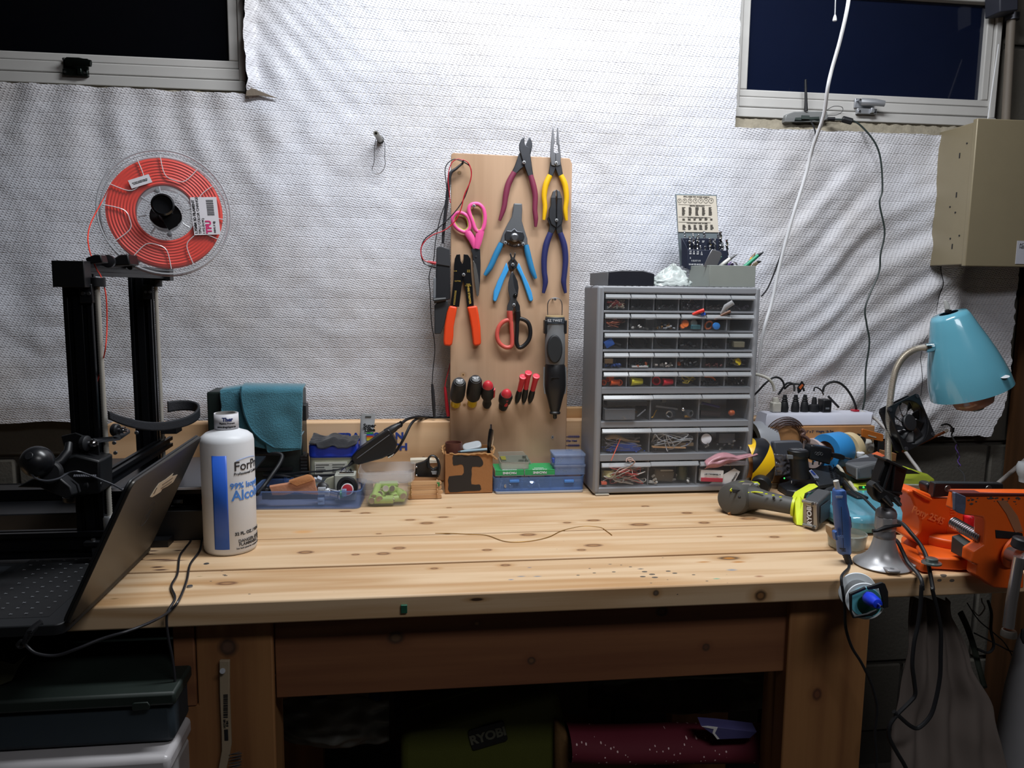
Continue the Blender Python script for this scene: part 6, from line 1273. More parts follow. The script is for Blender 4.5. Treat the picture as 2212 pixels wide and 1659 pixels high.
item(5, 2, 'purple_pen', 'slanted dark purple pen', 'pen', B().tube([at(5, 2, .05, .72), at(5, 2, .45, .5)], [.003, .0028], 10), pm('pen_purple', '2e2c58', .3)); item(5, 2, 'brown_tube', 'dark brown tube', 'tube', B().tube([at(5, 2, .05, .2, .03), at(5, 2, .5, .12, .03)], .007, 12), pm('tube_dkbrown', '3c2824', .4)); item(5, 2, 'amber_bulb', 'amber bulb', 'bulb', B().lathe([(.002, 0), (.006, .003), (.007, .008), (.005, .013), (.001, .015)], at(5, 2, .66, .22), (1, 0, .1), 16), pm('amber', 'c05a26', .3)); item(5, 2, 'white_card', 'white card standing at the back', 'card', cb(5, 2, .2, .72, .034, .001, .018, .05), pm('cardw', 'b4b4b6', .6))
item(6, 0, 'bead_bag', 'bag of blue beads', 'bag', B().prism([at(6, 0, fx, fz, .012) for fx, fz in ((.12, .05), (.3, .35), (.75, .4), (.85, .1), (.8, .02))], (0, .012, 0)), pm('bag_blue', '2a4aa0', .3, var=.5, scale=300)); heap(6, 0, 'blue_beads', 'glossy blue beads', '3c66d0', 34, .0018, .35); item(6, 0, 'brown_spoon', 'beige wooden piece', 'wood piece', B().tube(spl([at(6, 0, .1, .62), at(6, 0, .3, .7), at(6, 0, .6, .5), at(6, 0, .85, .45)], 4), [.004, .006, .003, .002], 8), pm('woodpiece', 'a08a6c', .6)); tangle(6, 0, 'wire_tangle', 'grey wires', '77747a', 6)
item(6, 0, 'orange_wire', 'coral wire sticking out of the front', 'wire', B().cyl(F8(440, 1050, CY-.012), F8(535, 825, CY+.006), .0009, n=6), pm('coral', 'd8644a', .4))
item(6, 1, 'craft_stick', 'flat wooden stick', 'stick', cb(6, 1, .4, .2, .075, .01, .003, .012, (0, 2, 0)), stk, bev=.0006); item(6, 1, 'beige_strip', 'curved beige strip', 'strip', B().tube(spl([at(6, 1, .45, .5), at(6, 1, .65, .32), at(6, 1, .98, .28)], 5), [.004, .005, .004], 8, flat=((0, 1, 0), .4)), pm('woodpiece', 'a08a6c', .6)); tangle(6, 1, 'film_tangle', 'strips of clear film', 'aeb1b6', 8, .0012, .9, pm('film', 'c0c3c8', .15, see=.3)); heap(6, 1, 'coloured_bits', 'few blue and violet bits', '4a5aa0', 6, .004, .9); item(6, 1, 'dark_bead', 'dark round bead', 'bead', B().sph(at(6, 1, .1, .12, .01), .0045, 12, 8), blackm)
t = thing('flashlight', 'small flashlight with a bright reflector in drawer first from the right of the third lowest row', 'flashlight', at(6, 2, .2, .1))
t['label'] = 'small flashlight with a bright silver lens in the right wide drawer'
part('head', B().lathe([(.0135, 0), (.0145, .004), (.0145, .01), (.012, .012)], at(6, 2, .17, .55, .024), (-.1, -1, .1), 26), dsteel, t); part('lens', B().lathe([(.0115, .0122), (.008, .0126), (.001, .0128)], at(6, 2, .17, .55, .024), (-.1, -1, .1), 26), pm('lens_white', 'f2f4ff', .2), t); part('body', B().lathe([(.012, 0), (.011, -.025)], at(6, 2, .17, .50, .024), (-.1, -1, .3), 22), grey, t)
item(6, 2, 'clear_box', 'small clear box with metal parts', 'box', cb(6, 2, .66, .55, .036, .02, .022, .03), pm('bitcase', '8f939a', .25, see=.6), bev=.001); heap(6, 2, 'metal_bits', 'grey metal bits', '8d8a86', 16, .0035, .8)
item(7, 0, 'tape_roll', 'little roll of cream tape', 'tape', B().lathe([(.007, 0), (.0165, 0), (.0165, .014), (.007, .014)], at(7, 0, .22, .28, .025), (.08, .3, 1), 28, cap=False), pm('tape_cream', 'cdc894', .5)); tangle(7, 0, 'wire_tangle', 'tangle of thin red wires', 'c04a48', 8, .0007, .95); tangle(7, 0, 'wire_tangle', 'tangle of grey and white wires', 'a9a49c', 7, .001, .8); heap(7, 0, 'connector_heap', 'white and blue connectors', '9aa0ae', 10, .004, .7); item(7, 0, 'red_bit', 'small coral block', 'block', cb(7, 0, .06, .12, .012, .01, .006, .008), pm('coral', 'd8644a', .4), bev=.001)
item(7, 0, 'wire_knot', 'pale and red wire knot over the front lip', 'wire', B().tube(spl([F8(u, v, CY-.012+.003*math.sin(k)) for k, (u, v) in enumerate(((600, 1060), (605, 1030), (640, 1018), (670, 1040), (640, 1060), (620, 1035), (690, 1060), (640, 1110), (560, 1150), (520, 1175)))], 5), .0011, 6), pm('wire_pale', 'c3a49a', .4))
item(7, 1, 'green_bottle', 'dark green bottle lying at the right', 'bottle', B().lathe([(.011, 0), (.012, .003), (.012, .03), (.006, .036), (.006, .04)], at(7, 1, .78, .1, .03), (0, 0, 1), 22), pm('bottle_green', '2c3418', .2)); heap(7, 1, 'white_fuses', 'few white cylinders', 'b9b6b0', 9, .005, .5); item(7, 1, 'pale_strip', 'pale strip across the middle', 'strip', cb(7, 1, .4, .62, .028, .004, .003, .02), pm('strip_pale', 'a8a498', .5)); item(7, 1, 'clear_bag', 'brownish clear bag', 'bag', cb(7, 1, .35, .3, .05, .03, .028, .04, (0, 10, 8)), pm('bag_brown', '8f8474', .3, see=.5), bev=.004)
t = thing('terminals_box', 'white and red carton of terminals in the bottom right wide drawer', 'box', at(7, 2, .3, .1)); M = T(*at(7, 2, .32, .34, .010), 0, 3, 0)
part('carton', B(M).cbox((0, .008, 0), (.052, .014, .026)), paper, t, bev=.0006); part('red_band', B(M).cbox((0, .0004, -.0085), (.050, .0014, .0085)), pm('band_red', 'c03048', .5), t); txt('6 TERMINALS SET', .0048, M @ T(0, -.0006, .004, 90) @ MX.Rotation(PI, 4, 'Z'), ink, t, bold=.03)
t = thing('printed_envelope', 'white printed envelope leaning in the bottom right wide drawer', 'envelope', at(7, 2, .75, .1)); part('sheet', B().prism([F8(u, v, CY+.013) for u, v in ((1450, 1310), (1620, 1200), (1740, 1130), (1800, 1165), (1720, 1312))], (0, .001, 0)), paper, t); M = TV(F8(1735, 1235, CY+.0122), 90) @ MX.Rotation(math.radians(58), 4, 'Z'); txt('AURIACUT', .0055, M, ink, t, bold=.03)
def pinkbag(u, v):
    a = F8(1430+u*540, 0, CY).x; c = (1060-u*95)+v*(100-60*abs(u-.3)-40*u)-60*math.sin(PI*min(1, u*1.6))*(1-v)
    p = F8(1430+u*540, c, CY-.014); return V((p.x, CY-.010-.012*math.sin(PI*v)-.006*NZ.noise(V((u*6, v*6, 1))), p.z))
item(7, 2, 'pink_bag', 'crumpled clear bag with pink contents spilling out', 'bag', B().grid(pinkbag, 24, 12), pm('bag_pink', 'dfa9b2', .2, see=.55, var=.35, scale=40), solid=.0006, ang=180)
# red marker and clear tube poking out above row two
item(1, 3, 'red_marker', 'red cap marker poking up out of the front', 'marker', B().tube([F7(960, 1080, CY-.004), F7(1000, 1062, CY-.008), F7(1050, 1045, CY-.012)], [.003, .0038, .0042], 10), pm('marker_red', 'd93a30', .35)); item(1, 3, 'blue_marker_tip', 'short blue marker tip beside the red one', 'marker', B().tube([F7(1030, 1085, CY-.004), F7(1052, 1072, CY-.010)], [.003, .0035], 10), pm('marker_blue', '2f5fd0', .35))
item(1, 4, 'clear_tube', 'clear oval tube poking up out of the front', 'tube', B().tube([F7(1180, 1075, CY-.004), F7(1220, 1020, CY-.009), F7(1275, 985, CY-.014)], [.002, .006, .0055], 14, flat=((0, 1, 0), .5)), pm('tube_film', 'b9babd', .2, see=.3)); item(1, 4, 'brown_pen', 'brown pen with a white end poking up', 'pen', B().tube([F7(1130, 1120, CY-.004), F7(1200, 1078, CY-.008), F7(1255, 1055, CY-.012)], [.0025, .003, .0035], 10), pm('pen_brown', '6a4a3a', .4))
# ---------------------------------------------------------------- on top of the cabinet
ZT = cz1+.0008
def zfix(b):
    m = min(v.z for v in b.v); return b
t = thing('black_project_box', 'low black box with a grey end on the left of the cabinet top', 'box', F7(430, 858, 1.60))
part('black_body', B().prism([(F7(325, 0, 1.575).x, 1.575, ZT), (F7(325, 0, 1.575).x, 1.575, F7(325, 745, 1.575).z), (F7(430, 0, 1.575).x, 1.575, F7(430, 735, 1.575).z), (F7(600, 0, 1.575).x, 1.575, F7(600, 738, 1.575).z), (F7(692, 0, 1.575).x, 1.575, F7(692, 765, 1.575).z), (F7(690, 0, 1.575).x, 1.575, ZT)], (0, .06, 0)), pm('box_black2', '1a1b24', .4), t, bev=.002)
part('grey_end', B().prism([(F7(325, 0, 1.575).x-.0005, 1.576, ZT), (F7(325, 0, 1.575).x-.0005, 1.576, F7(325, 748, 1.576).z), (F7(178, 0, 1.62).x, 1.62, F7(178, 757, 1.62).z), (F7(178, 0, 1.62).x, 1.62, ZT)], (.02, .012, 0)), pm('box_grey2', '6e6e70', .45), t, bev=.001)
def bag(u, v):
    a = u*2*PI; rr2 = 1-v
    x = .545+.043*math.cos(a)*(1-v**2.5)*(1+.15*NZ.noise(V((math.cos(a)*2, math.sin(a)*2, v*3)))); y = 1.60+.028*math.sin(a)*(1-v**2)
    z = ZT+.001+.038*v*(1+.5*NZ.noise(V((math.cos(a)*3, math.sin(a)*3, v*4+2))))+.004*NZ.noise(V((x*140, y*140, 1)))
    return V((x+.006*NZ.noise(V((u*9, v*9, 5))), y, max(z, ZT+.0006)))
solo('plastic_bag', B().grid(bag, 60, 24), pm('bag_film', 'dfe6e4', .2, see=.45, var=.2, scale=60, spec=.8), 'crumpled clear plastic bag of white foam between black box and grey bin', 'plastic bag', solid=.0004, ang=180)
# grey bin
binm = pm('bin_grey', '868b86', .5)
t = thing('grey_bin', 'grey open plastic bin with markers on the right of the cabinet top', 'bin', (.68, 1.6, ZT))
q0, q1_ = F7(1088, 862, 1.567), F7(1446, 862, 1.567); zb = F7(1260, 698, 1.567).z; L = F7(915, 705, 1.63)
bx_ = [V((q0.x, 1.567, ZT)), V((q1_.x, 1.567, ZT)), V((q1_.x-.012, 1.632, ZT)), V((L.x+.01, 1.642, ZT))]
def ins(P, k): c = sum(P, V())/4; return [c+(p-c)*k for p in P]
up = V((0, 0, zb-ZT)); I = ins(bx_, .96)
part('tub', B().loft([bx_, [p+up for p in bx_], [p+up for p in I], [p+V((0, 0, .002)) for p in I]]), binm, t, bev=.0008)
# drill index behind
t = thing('drill_index', 'open blue-grey drill bit case with a printed chart lid behind the grey bin', 'drill bit case', F7(1020, 700, 1.67))
g3 = pm('index_grey', '7f8a90', .4, .3)
part('lid', B().prism([F7(u, v, 1.675) for u, v in ((828, 138), (1150, 147), (1175, 700), (865, 700))], (0, .006, 0)), g3, t, bev=.001)
ch_ = part('chart', B().prism([F7(u, v, 1.6735) for u, v in ((836, 150), (1143, 157), (1163, 440), (849, 436))], (0, .001, 0)), pm('chart_paper', 'd6cdbe', .7), t)
M = lambda u, v: TV(F7(u, v, 1.6730), 90)
txt('DRILL SIZES FOR WOOD SCREWS', .0040, M(990, 163), ink, ch_); bb = B()
for k in range(7):
    c = F7(858+k*41, 192, 1.6728); rad = .0042+.0002*k; bb.tube([c+V((rad*math.cos(a), 0, rad*math.sin(a))) for a in [2*PI*j/14 for j in range(14)]], .0003, 4, True)
part('chart_circles', bb, ink, ch_, kind='stuff')
for k in range(7): txt(str(6+k*2), .0036, M(858+k*41, 190), ink, ch_)
for v, s in ((234, 'DECIMAL EQUIVALENTS'), (325, 'TAP DRILL SIZES AND PIPE TAPS'), (368, 'MACHINE SCREW AND TAP SIZES')): txt(s, .0032, M(995, v), ink, ch_)
bb = B()
for (v0, n, cols) in ((245, 8, 5), (334, 2, 6), (382, 5, 6)):
    for i in range(n):
        for j in range(cols):
            p = F7(870+j*(260/cols)+v0*.03, v0+i*8.4, 1.6729); bb.box(p.x, p.x+rr_.uniform(.005, .008), 1.6727, 1.6731, p.z-.0004, p.z+.0004)
for v in (222, 318, 358): p = F7(850, v, 1.6729); bb.box(p.x, p.x+.075, 1.6727, 1.6731, p.z, p.z+.0003)
part('chart_table', bb, ink, ch_, kind='stuff')
nb_ = pm('tray_navy', '2a2f40', .4, .2)
part('bit_tray', B().prism([F7(u, v, 1.650) for u, v in ((880, 482), (1165, 488), (1165, 720), (900, 720))], (0, .012, 0)), nb_, t, bev=.001)
part('bit_tray', B().prism([F7(u, v, 1.636) for u, v in ((920, 573), (1235, 582), (1240, 730), (925, 730))], (0, .012, 0)), nb_, t, bev=.001)
part('end_plate', B().prism([F7(878, 482, 1.65), F7(878, 700, 1.65), F7(925, 720, 1.635), F7(925, 575, 1.635)], (-.001, 0, 0)), nb_, t)
bb = [(898, 430, 485, 1.656, .0022), (963, 445, 490, 1.656, .002), (1006, 450, 492, 1.656, .002), (1050, 432, 490, 1.656, .0028), (1177, 430, 600, 1.648, .0036), (1160, 450, 600, 1.656, .003), (1227, 492, 640, 1.642, .003), (937, 470, 575, 1.642, .0026), (967, 490, 575, 1.642, .0024), (997, 468, 575, 1.642, .0026), (1095, 485, 580, 1.642, .003), (1132, 487, 580, 1.642, .0026), (1020, 540, 580, 1.64, .0018), (1055, 545, 582, 1.64, .0018), (1192, 520, 660, 1.642, .003)]
for u, v0, v1, Y, r in bb:
    a, c = F7(u, v0, Y), F7(u+3, v1, Y); n = 26
    part('drill_bit', B().tube([a.lerp(c, i/n)+V((math.cos(i*.9)*r*.22, math.sin(i*.9)*r*.22, 0)) for i in range(n+1)], [r*.35]+[r*(1 if i % 4 < 2 else .72) for i in range(n)], 8), chrome if u % 2 else gun2, t)
for k, (u, v, s) in enumerate(((940, 508, '14'), (966, 510, '25'), (1008, 512, '9'), (1043, 512, '27'), (1125, 512, '31'))): txt(s, .0052, TV(F7(u, v, 1.6495), 90), white, t, bold=.04)
for k, (u, v, s) in enumerate(((943, 598, '17\n64'), (970, 598, '9\n32'), (1000, 600, '19\n64'), (1030, 604, '5\n16'), (943, 640, '5'), (985, 662, '1 5 3 7 1 9'), (985, 690, '16 64 32 64 8 64'))): txt(s, .0048, TV(F7(u, v, 1.6355), 90), white, t, bold=.03)
# markers in the bin
def pen(nm, lab, cat, segs, m0, Y=1.60):
    P = [F7(u, v, Y+dy) for u, v, dy in segs]; return thing(nm, lab, cat, P[0]), P
mk = [('marker', 'green marker lying left in the grey bin, under the steel plate', (1085, 712), (1150, 660), (1188, 628), '1f7a62', '155a48'), ('marker', 'white marker pointing up right in the grey bin', (1165, 712), (1250, 645), (1305, 612), 'cfcfc8', '6a6a6c'), ('marker', 'green marker with a dark tip at the right corner of the grey bin', (1360, 712), (1470, 620), (1512, 594), '1f8a66', '202428'), ('pencil', 'yellow pencil-like marker at the right of the grey bin', (1390, 712), (1425, 640), (1446, 602), 'e0a326', '6a5030'), ('marker', 'cream marker low at the right end of the grey bin', (1430, 705), (1462, 675), (1494, 664), 'd8c8aa', '4a4a48')]
for k, (nm, lab, a, b_, c, c1, c2) in enumerate(mk):
    Y = 1.585+.006*k; A, Bq, Cq = F7(*a, Y), F7(*b_, Y), F7(*c, Y); t = thing(nm, lab, nm, A)
    part('barrel', B().tube([A, A.lerp(Bq, .5), Bq], [.0042, .0044, .004], 12), pm('mk_'+c1, c1, .4), t); part('tip', B().tube([Bq, Bq.lerp(Cq, .6), Cq], [.004, .0024, .0012], 10), pm('mk_'+c2, c2, .4), t)
solo('steel_plate', B().prism([F7(u, v, 1.578) for u, v in ((1045, 708), (1080, 630), (1112, 570), (1180, 592), (1190, 612), (1150, 708))], (0, .002, .0)), pm('plate_steel', '8f8f92', .3, .7), 'slanted thin steel plate standing in the grey bin', 'plate', bev=.0008)
solo('purple_marker_end', B().cyl(F7(1240, 700, 1.58), F7(1275, 680, 1.575), .0045, n=14), pm('cap_purple', '4a2f66', .4), 'dark purple marker cap in the middle of the grey bin', 'cap')
solo('clear_loop', B().tube(spl([F7(u, v, 1.572) for u, v in ((1255, 708), (1262, 680), (1290, 676), (1305, 695), (1272, 712))], 4), .0012, 6), steel, 'small clear wire loop on the front rim of the grey bin', 'clip')
# ================================================================ right end of the bench
F9 = lambda u, v, Y: onY(1540+u/4.148, 780+v/4.148, Y)
FA = lambda u, v, Y: onY(1840+u/4.148, 620+v/4.148, Y)
FB = lambda u, v, Y: onY(1740+u/4.148, 960+v/4.148, Y)
FC = lambda u, v, Y: onY(1660+u/4.007, 1260+v/4.007, Y)
def pr(f, pts, y, th, off=None): return B().prism([f(u, v, y) for u, v in pts], off or (0, th, 0))
def ftube(f, pts, r, n=8, st=6, **k): return B().tube(spl([f(*p) for p in pts], st), r, n, **k)
# brown box and power strip
t = thing('long_carton', 'long brown carton under the white power strip', 'box', (.93, 1.65, TOP))
part('carton', B().box(.80, 1.056, 1.625, 1.692, TOP+.001, .983), cardb, t, bev=.0015)
txt('3" x 2"  Weight: 1lb 7oz', .0068, TV(F9(960, 630, 1.6245), 90), pm('ink_navy', '2a2c40', .6), t, bold=.01)
t = thing('power_strip', 'white power strip on the brown carton full of plugs', 'power strip', (.93, 1.65, .984))
part('housing', B().prism([(y_, 0, 0) for y_ in ()] or [(.790, 1.632, .984), (.790, 1.688, .984), (.793, 1.684, 1.008), (.800, 1.680, 1.012), (.800, 1.642, 1.012), (.793, 1.636, 1.006)], (.262, 0, 0)), pm('strip_white', 'c3c4d0', .35), t, bev=.002)
part('rocker_switch', B().box(1.018, 1.032, 1.652, 1.668, 1.0121, 1.0165), pm('switch_red', 'a81f30', .4), t, bev=.001)
def plug(u, cat, lab, prof, m, y=1.66, v0=410):
    base = F9(u, v0, y); base.z = 1.0125; t = thing('power_plug', lab, 'plug', base, 'plugs in the power strip'); part('body', B().lathe([(r, h) for h, r in prof], base, (0, 0, 1), 16, sx=1, sy=.8), m, t); part('prongs', B().cyl(base-V((.004, 0, .003)), base-V((.004, 0, -.001)), .001, n=6), steel, t); return t, base
wt = pm('cord_white', 'bdbab0', .45)
base = F9(560, 415, 1.66); t = thing('power_plug', 'large off-white plug at the left end of the power strip', 'plug', (base.x, 1.66, 1.0125)); part('body', B().box(base.x-.0105, base.x+.0105, 1.650, 1.670, 1.0125, 1.036), wt, t, bev=.003); part('neck', B().tube([V((base.x, 1.66, 1.036)), V((base.x-.001, 1.66, 1.046))], [.0085, .0065], 12), wt, t); part('cord', ftube(F9, [(550, 268, 1.66), (540, 215, 1.66), (505, 165, 1.66), (450, 135, 1.67), (385, 118, 1.68), (300, 110, 1.69)], .0035), wt, t)
for u, h, lab, P in ((640, .040, 'black plug next to the off-white one on the power strip', [(640, 240, 1.66), (630, 190, 1.66), (595, 152, 1.66), (540, 150, 1.66), (470, 200, 1.66), (400, 275, 1.67), (340, 330, 1.68)]), (738, .036, 'black plug in the middle of the strip left of the hang tag', [(730, 270, 1.66), (725, 215, 1.665), (690, 195, 1.67), (650, 210, 1.675), (600, 280, 1.68), (585, 300, 1.68)]), (820, .038, 'black plug in the middle of the strip under the hang tag', [(818, 270, 1.66), (800, 230, 1.665), (760, 205, 1.67), (690, 210, 1.68), (640, 250, 1.69)])):
    t, bs0 = plug(u, '', lab, [(0, .0095), (.010, .010), (.020, .0085), (.027, .0055), (.034, .0048), (.040, .004)], rubber); part('cord', ftube(F9, P, .0024), rubber, t)
    for k in range(3): part('grip_ridge', B().tube([bs0+V((.0068*math.cos(a), .0055*math.sin(a), .022+k*.005)) for a in [2*PI*j/12 for j in range(12)]], .0009, 5, True), rubber, t)
t, bs0 = plug(905, '', 'round black adapter plug right of the three slim plugs', [(0, .0125), (.008, .0135), (.016, .012), (.018, .0065), (.028, .0058), (.034, .004)], rubber); part('cord', ftube(F9, [(905, 270, 1.66), (912, 238, 1.66), (940, 240, 1.66), (975, 268, 1.67), (990, 300, 1.68)], .0018), rubber, t)
base = F9(996, 410, 1.66); t = thing('power_adapter', 'square black adapter at the right side of the power strip', 'adapter', (base.x, 1.66, 1.0125)); part('body', B().box(base.x-.0105, base.x+.0105, 1.645, 1.672, 1.0125, 1.042), black, t, bev=.002); part('emblem', B().cbox((base.x, 1.6447, 1.022), (.009, .0006, .004)), grey, t)
part('cord', ftube(F9, [(985, 275, 1.66), (1000, 225, 1.66), (1050, 192, 1.66), (1120, 190, 1.66), (1190, 240, 1.66), (1250, 330, 1.66), (1282, 418, 1.66), (1290, 470, 1.69)], .0028), rubber, t); part('cord', ftube(F9, [(1035, 318, 1.67), (1080, 365, 1.68), (1125, 412, 1.69)], .0028), rubber, t)
t = thing('hang_tag', 'black and orange warning tag on a cord above the plugs', 'tag', F9(790, 230, 1.655)); part('card', pr(F9, ((755, 240), (797, 176), (824, 212), (785, 278), (762, 292)), 1.654, .001), black, t); part('orange_band', pr(F9, ((770, 236), (800, 205), (812, 216), (784, 256)), 1.653, .0008), pm('tag_orange', 'b85a2c', .5), t)
# grey-white mains lead of the strip
solo('strip_mains_lead', ftube(F9, [(1322, 448, 1.66), (1380, 475, 1.65), (1460, 520, 1.64), (1540, 600, 1.62), (1620, 680, 1.60), (1700, 780, 1.58), (1780, 890, 1.56), (1850, 985, 1.54), (1890, 1080, 1.52)], .0040, 10), pm('lead_greywhite', 'a3a09e', .45), 'thick grey-white mains lead curving down from the power strip past the gooseneck', 'cable')
# ---- rolls of tape
def hazard():
    m = bpy.data.materials.new('hazard_tape'); m.use_nodes = True; nt = m.node_tree; N, L = nt.nodes, nt.links; p = N['Principled BSDF']; tc = N.new('ShaderNodeTexCoord'); sx = N.new('ShaderNodeSeparateXYZ'); L.new(tc.outputs['Object'], sx.inputs[0])
    a = N.new('ShaderNodeMath'); a.operation = 'MULTIPLY_ADD'; a.inputs[1].default_value = -1.15; L.new(sx.outputs['X'], a.inputs[0]); L.new(sx.outputs['Z'], a.inputs[2])
    w = N.new('ShaderNodeMath'); w.operation = 'PINGPONG'; w.inputs[1].default_value = .040; L.new(a.outputs[0], w.inputs[0]); c = N.new('ShaderNodeMath'); c.operation = 'LESS_THAN'; c.inputs[1].default_value = .021; L.new(w.outputs[0], c.inputs[0])
    x = N.new('ShaderNodeMix'); x.data_type = 'RGBA'; L.new(c.outputs[0], x.inputs['Factor']); x.inputs['A'].default_value = (*lin('14151c'), 1); x.inputs['B'].default_value = (*lin('e8b914'), 1); L.new(x.outputs['Result'], p.inputs['Base Color']); p.inputs['Roughness'].default_value = .35; return m
t = thing('hazard_tape', 'upright roll of yellow and black striped tape beside the cabinet', 'tape', (.765, 1.615, TOP))
hc = V((.743, 1.590, TOP+.0575)); part('tape', B().lathe([(.056, -.026), (.057, -.024), (.057, .024), (.056, .026)], hc, (1, .05, 0), 48, cap=False), hazard(), t)
part('side', B().lathe([(.038, .026), (.0565, .0262), (.0565, .0245)], hc, (1, .05, 0), 40, cap=False), pm('tape_side', '6a5638', .6), t); part('core', B().lathe([(.038, -.026), (.038, .026)], hc, (1, .05, 0), 36, cap=False), cardb, t)
t = thing('duct_tape', 'silver roll of duct tape standing behind the striped tape', 'tape', (.79, 1.655, TOP)); dc = V((.789, 1.655, .940))
part('tape', B().lathe([(.0505, -.024), (.051, -.023), (.051, .023), (.0505, .024)], dc, (1, .10, 0), 48, cap=False), pm('duct_silver', 'a2a5ab', .4, .1), t); part('side', B().lathe([(.037, -.0243), (.0505, -.0243)], dc, (1, .10, 0), 40, cap=False), pm('tape_side2', '7c7a70', .5), t); part('core', B().lathe([(.037, -.024), (.037, .024)], dc, (1, .10, 0), 36, cap=False), pm('core_tan', '8c8468', .8), t)
bb = B(); c0 = F9(640, 700, 1.62)
for k in range(16):
    rad = .032+.0013*k; bb.tube([c0+V((math.cos(a)*rad+.006, .002*math.sin(k*1.7+a*2)+.0006*k, math.sin(a)*rad*.98)) for a in [PI*(-.25+1.1*j/22) for j in range(23)]], .0006, 5)
solo('wire_coil', bb, pm('wire_brown', '4e3328', .45, .4), 'coil of thin brown wire right of the duct tape', 'wire', kind='stuff')
solo('coil_wrap', ftube(F9, [(790, 610, 1.612), (820, 640, 1.610), (800, 665, 1.609), (840, 690, 1.608), (860, 712, 1.607)], .0042, 8), pm('wrap_brown', '5a4038', .6), 'brown wrapped tie around the wire coil', 'tie')
def roll(nm, lab, u, v, Y, R, w, m, ax, inner=.6, side=None):
    c = F9(u, v, Y); c.z = max(c.z, TOP+R+.001); t = thing(nm, lab, 'tape', c-V((0, 0, R))); part('tape', B().lathe([(R*.99, -w/2), (R, -w/2+.001), (R, w/2-.001), (R*.99, w/2)], c, ax, 44, cap=False), m, t)
    for s_ in (-1, 1): part('side', B().lathe([(R*inner, s_*w/2), (R*.99, s_*w/2)], c, ax, 40, cap=False), side or m, t)
    part('core', B().lathe([(R*inner, -w/2), (R*inner, w/2)], c, ax, 36, cap=False), cardb, t); return t
AX = (1, .42, .02)
t = roll('painters_tape', 'blue painters tape roll with green marks lying by the black wall charger', 1075, 800, 1.585, .040, .052, pm('tape_blue', '2f86c6', .5, var=.1), AX)
bb = B(); c = F9(1075, 800, 1.585); c.z = TOP+.041; d, u_, w_ = basis(V(AX))
for k in range(9):
    a = math.radians(100+k*23); hh_ = -.018+.012*(k % 4); q = c+d*hh_+(u_*math.cos(a)+w_*math.sin(a))*.0402; tt = -u_*math.sin(a)+w_*math.cos(a); bb.prism([q, q+d*.012+tt*.003, q+d*.010+tt*.007, q-d*.002+tt*.004], (u_*math.cos(a)+w_*math.sin(a))*.0003)
part('green_mark', bb, pm('tape_green', '3a9a62', .5), t, kind='stuff')
roll('masking_tape', 'cream masking tape roll right of the blue painters tape', 1210, 790, 1.60, .0385, .022, pm('tape_masking', 'cdb890', .55), AX)
roll('electrical_tape', 'black tape roll standing behind the masking tape', 1215, 740, 1.655, .042, .019, pm('tape_black', '1b1b1e', .4), AX)
roll('packing_tape', 'pale tape roll left of the blue painters tape', 930, 820, 1.61, .034, .040, pm('tape_pale', 'b7a5a0', .4), AX)
solo('grey_pouch', B().prism([F9(u, v, 1.59) for u, v in ((545, 720), (780, 712), (810, 740), (820, 870), (560, 880))], (0, .03, -.004)), pm('pouch_grey', '4e5057', .5), 'dark grey flat pouch behind the black charger', 'pouch', bev=.004)
def pack(u, v): p = F9(540+u*150, 830+v*180, 1.575); return V((p.x, 1.575-.010*math.sin(PI*u)+.004*NZ.noise(V((u*6, v*7, 3))), p.z))
solo('blister_pack', B().grid(pack, 18, 18), pm('blister', '5c5a60', .12, see=.25, var=.4, scale=80, spec=.9), 'crinkled glossy clear pack of dark parts beside the striped tape', 'package', solid=.0006, ang=180)
solo('grey_base_block', pr(F9, ((545, 975), (690, 965), (700, 1025), (550, 1030)), 1.57, .04), pm('pouch_grey', '4e5057', .5), 'dark grey block under the glossy clear pack', 'block', bev=.003)
t = thing('respirator', 'white cup-shaped dust mask behind the tapes', 'mask', F9(1370, 830, 1.62)); mc = F9(1365, 765, 1.63)
part('cup', B().sph(mc, .021, 24, 14, (1, .7, .95)), pm('mask_white', 'b9b8b2', .6, bump=.2), t); part('valve', B().lathe([(.008, 0), (.0085, .003), (.006, .005)], mc+V((.004, -.014, -.004)), (.1, -1, -.1), 18), pm('valve_grey', '8b8b88', .5), t); part('strap', ftube(F9, [(1290, 690, 1.625), (1350, 668, 1.61), (1420, 700, 1.615), (1435, 790, 1.63)], .0013), wt, t)
solo('white_bottle_cap', B().lathe([(.008, 0), (.009, .002), (.009, .010), (.006, .012)], F9(1320, 860, 1.56), n=20), white, 'white round cap in front of the masking tape', 'cap')
t = thing('orange_bracket', 'orange plastic plate with a slot behind the gooseneck', 'bracket', F9(1430, 720, 1.60))
part('plate', pr(F9, ((1338, 612), (1350, 608), (1522, 655), (1530, 668), (1528, 725), (1515, 722), (1338, 680)), 1.60, .005), pm('orange_brown', 'b8692a', .45), t, bev=.001); part('slot', pr(F9, ((1395, 660), (1465, 680), (1463, 690), (1393, 670)), 1.5992, .001), pm('slot_pale', 'b9b0a0', .5), t)
solo('small_circuit_board', pr(F9, ((1485, 720), (1535, 715), (1535, 830), (1480, 810)), 1.60, .003), blackm, 'small dark board hanging under the orange plate', 'circuit board')
solo('orange_box', pr(F9, ((1560, 815), (1648, 830), (1640, 900), (1560, 890)), 1.56, .03), pm('box_orangebrown', '8f6440', .7), 'small brown box behind the grey battery', 'box', bev=.001)
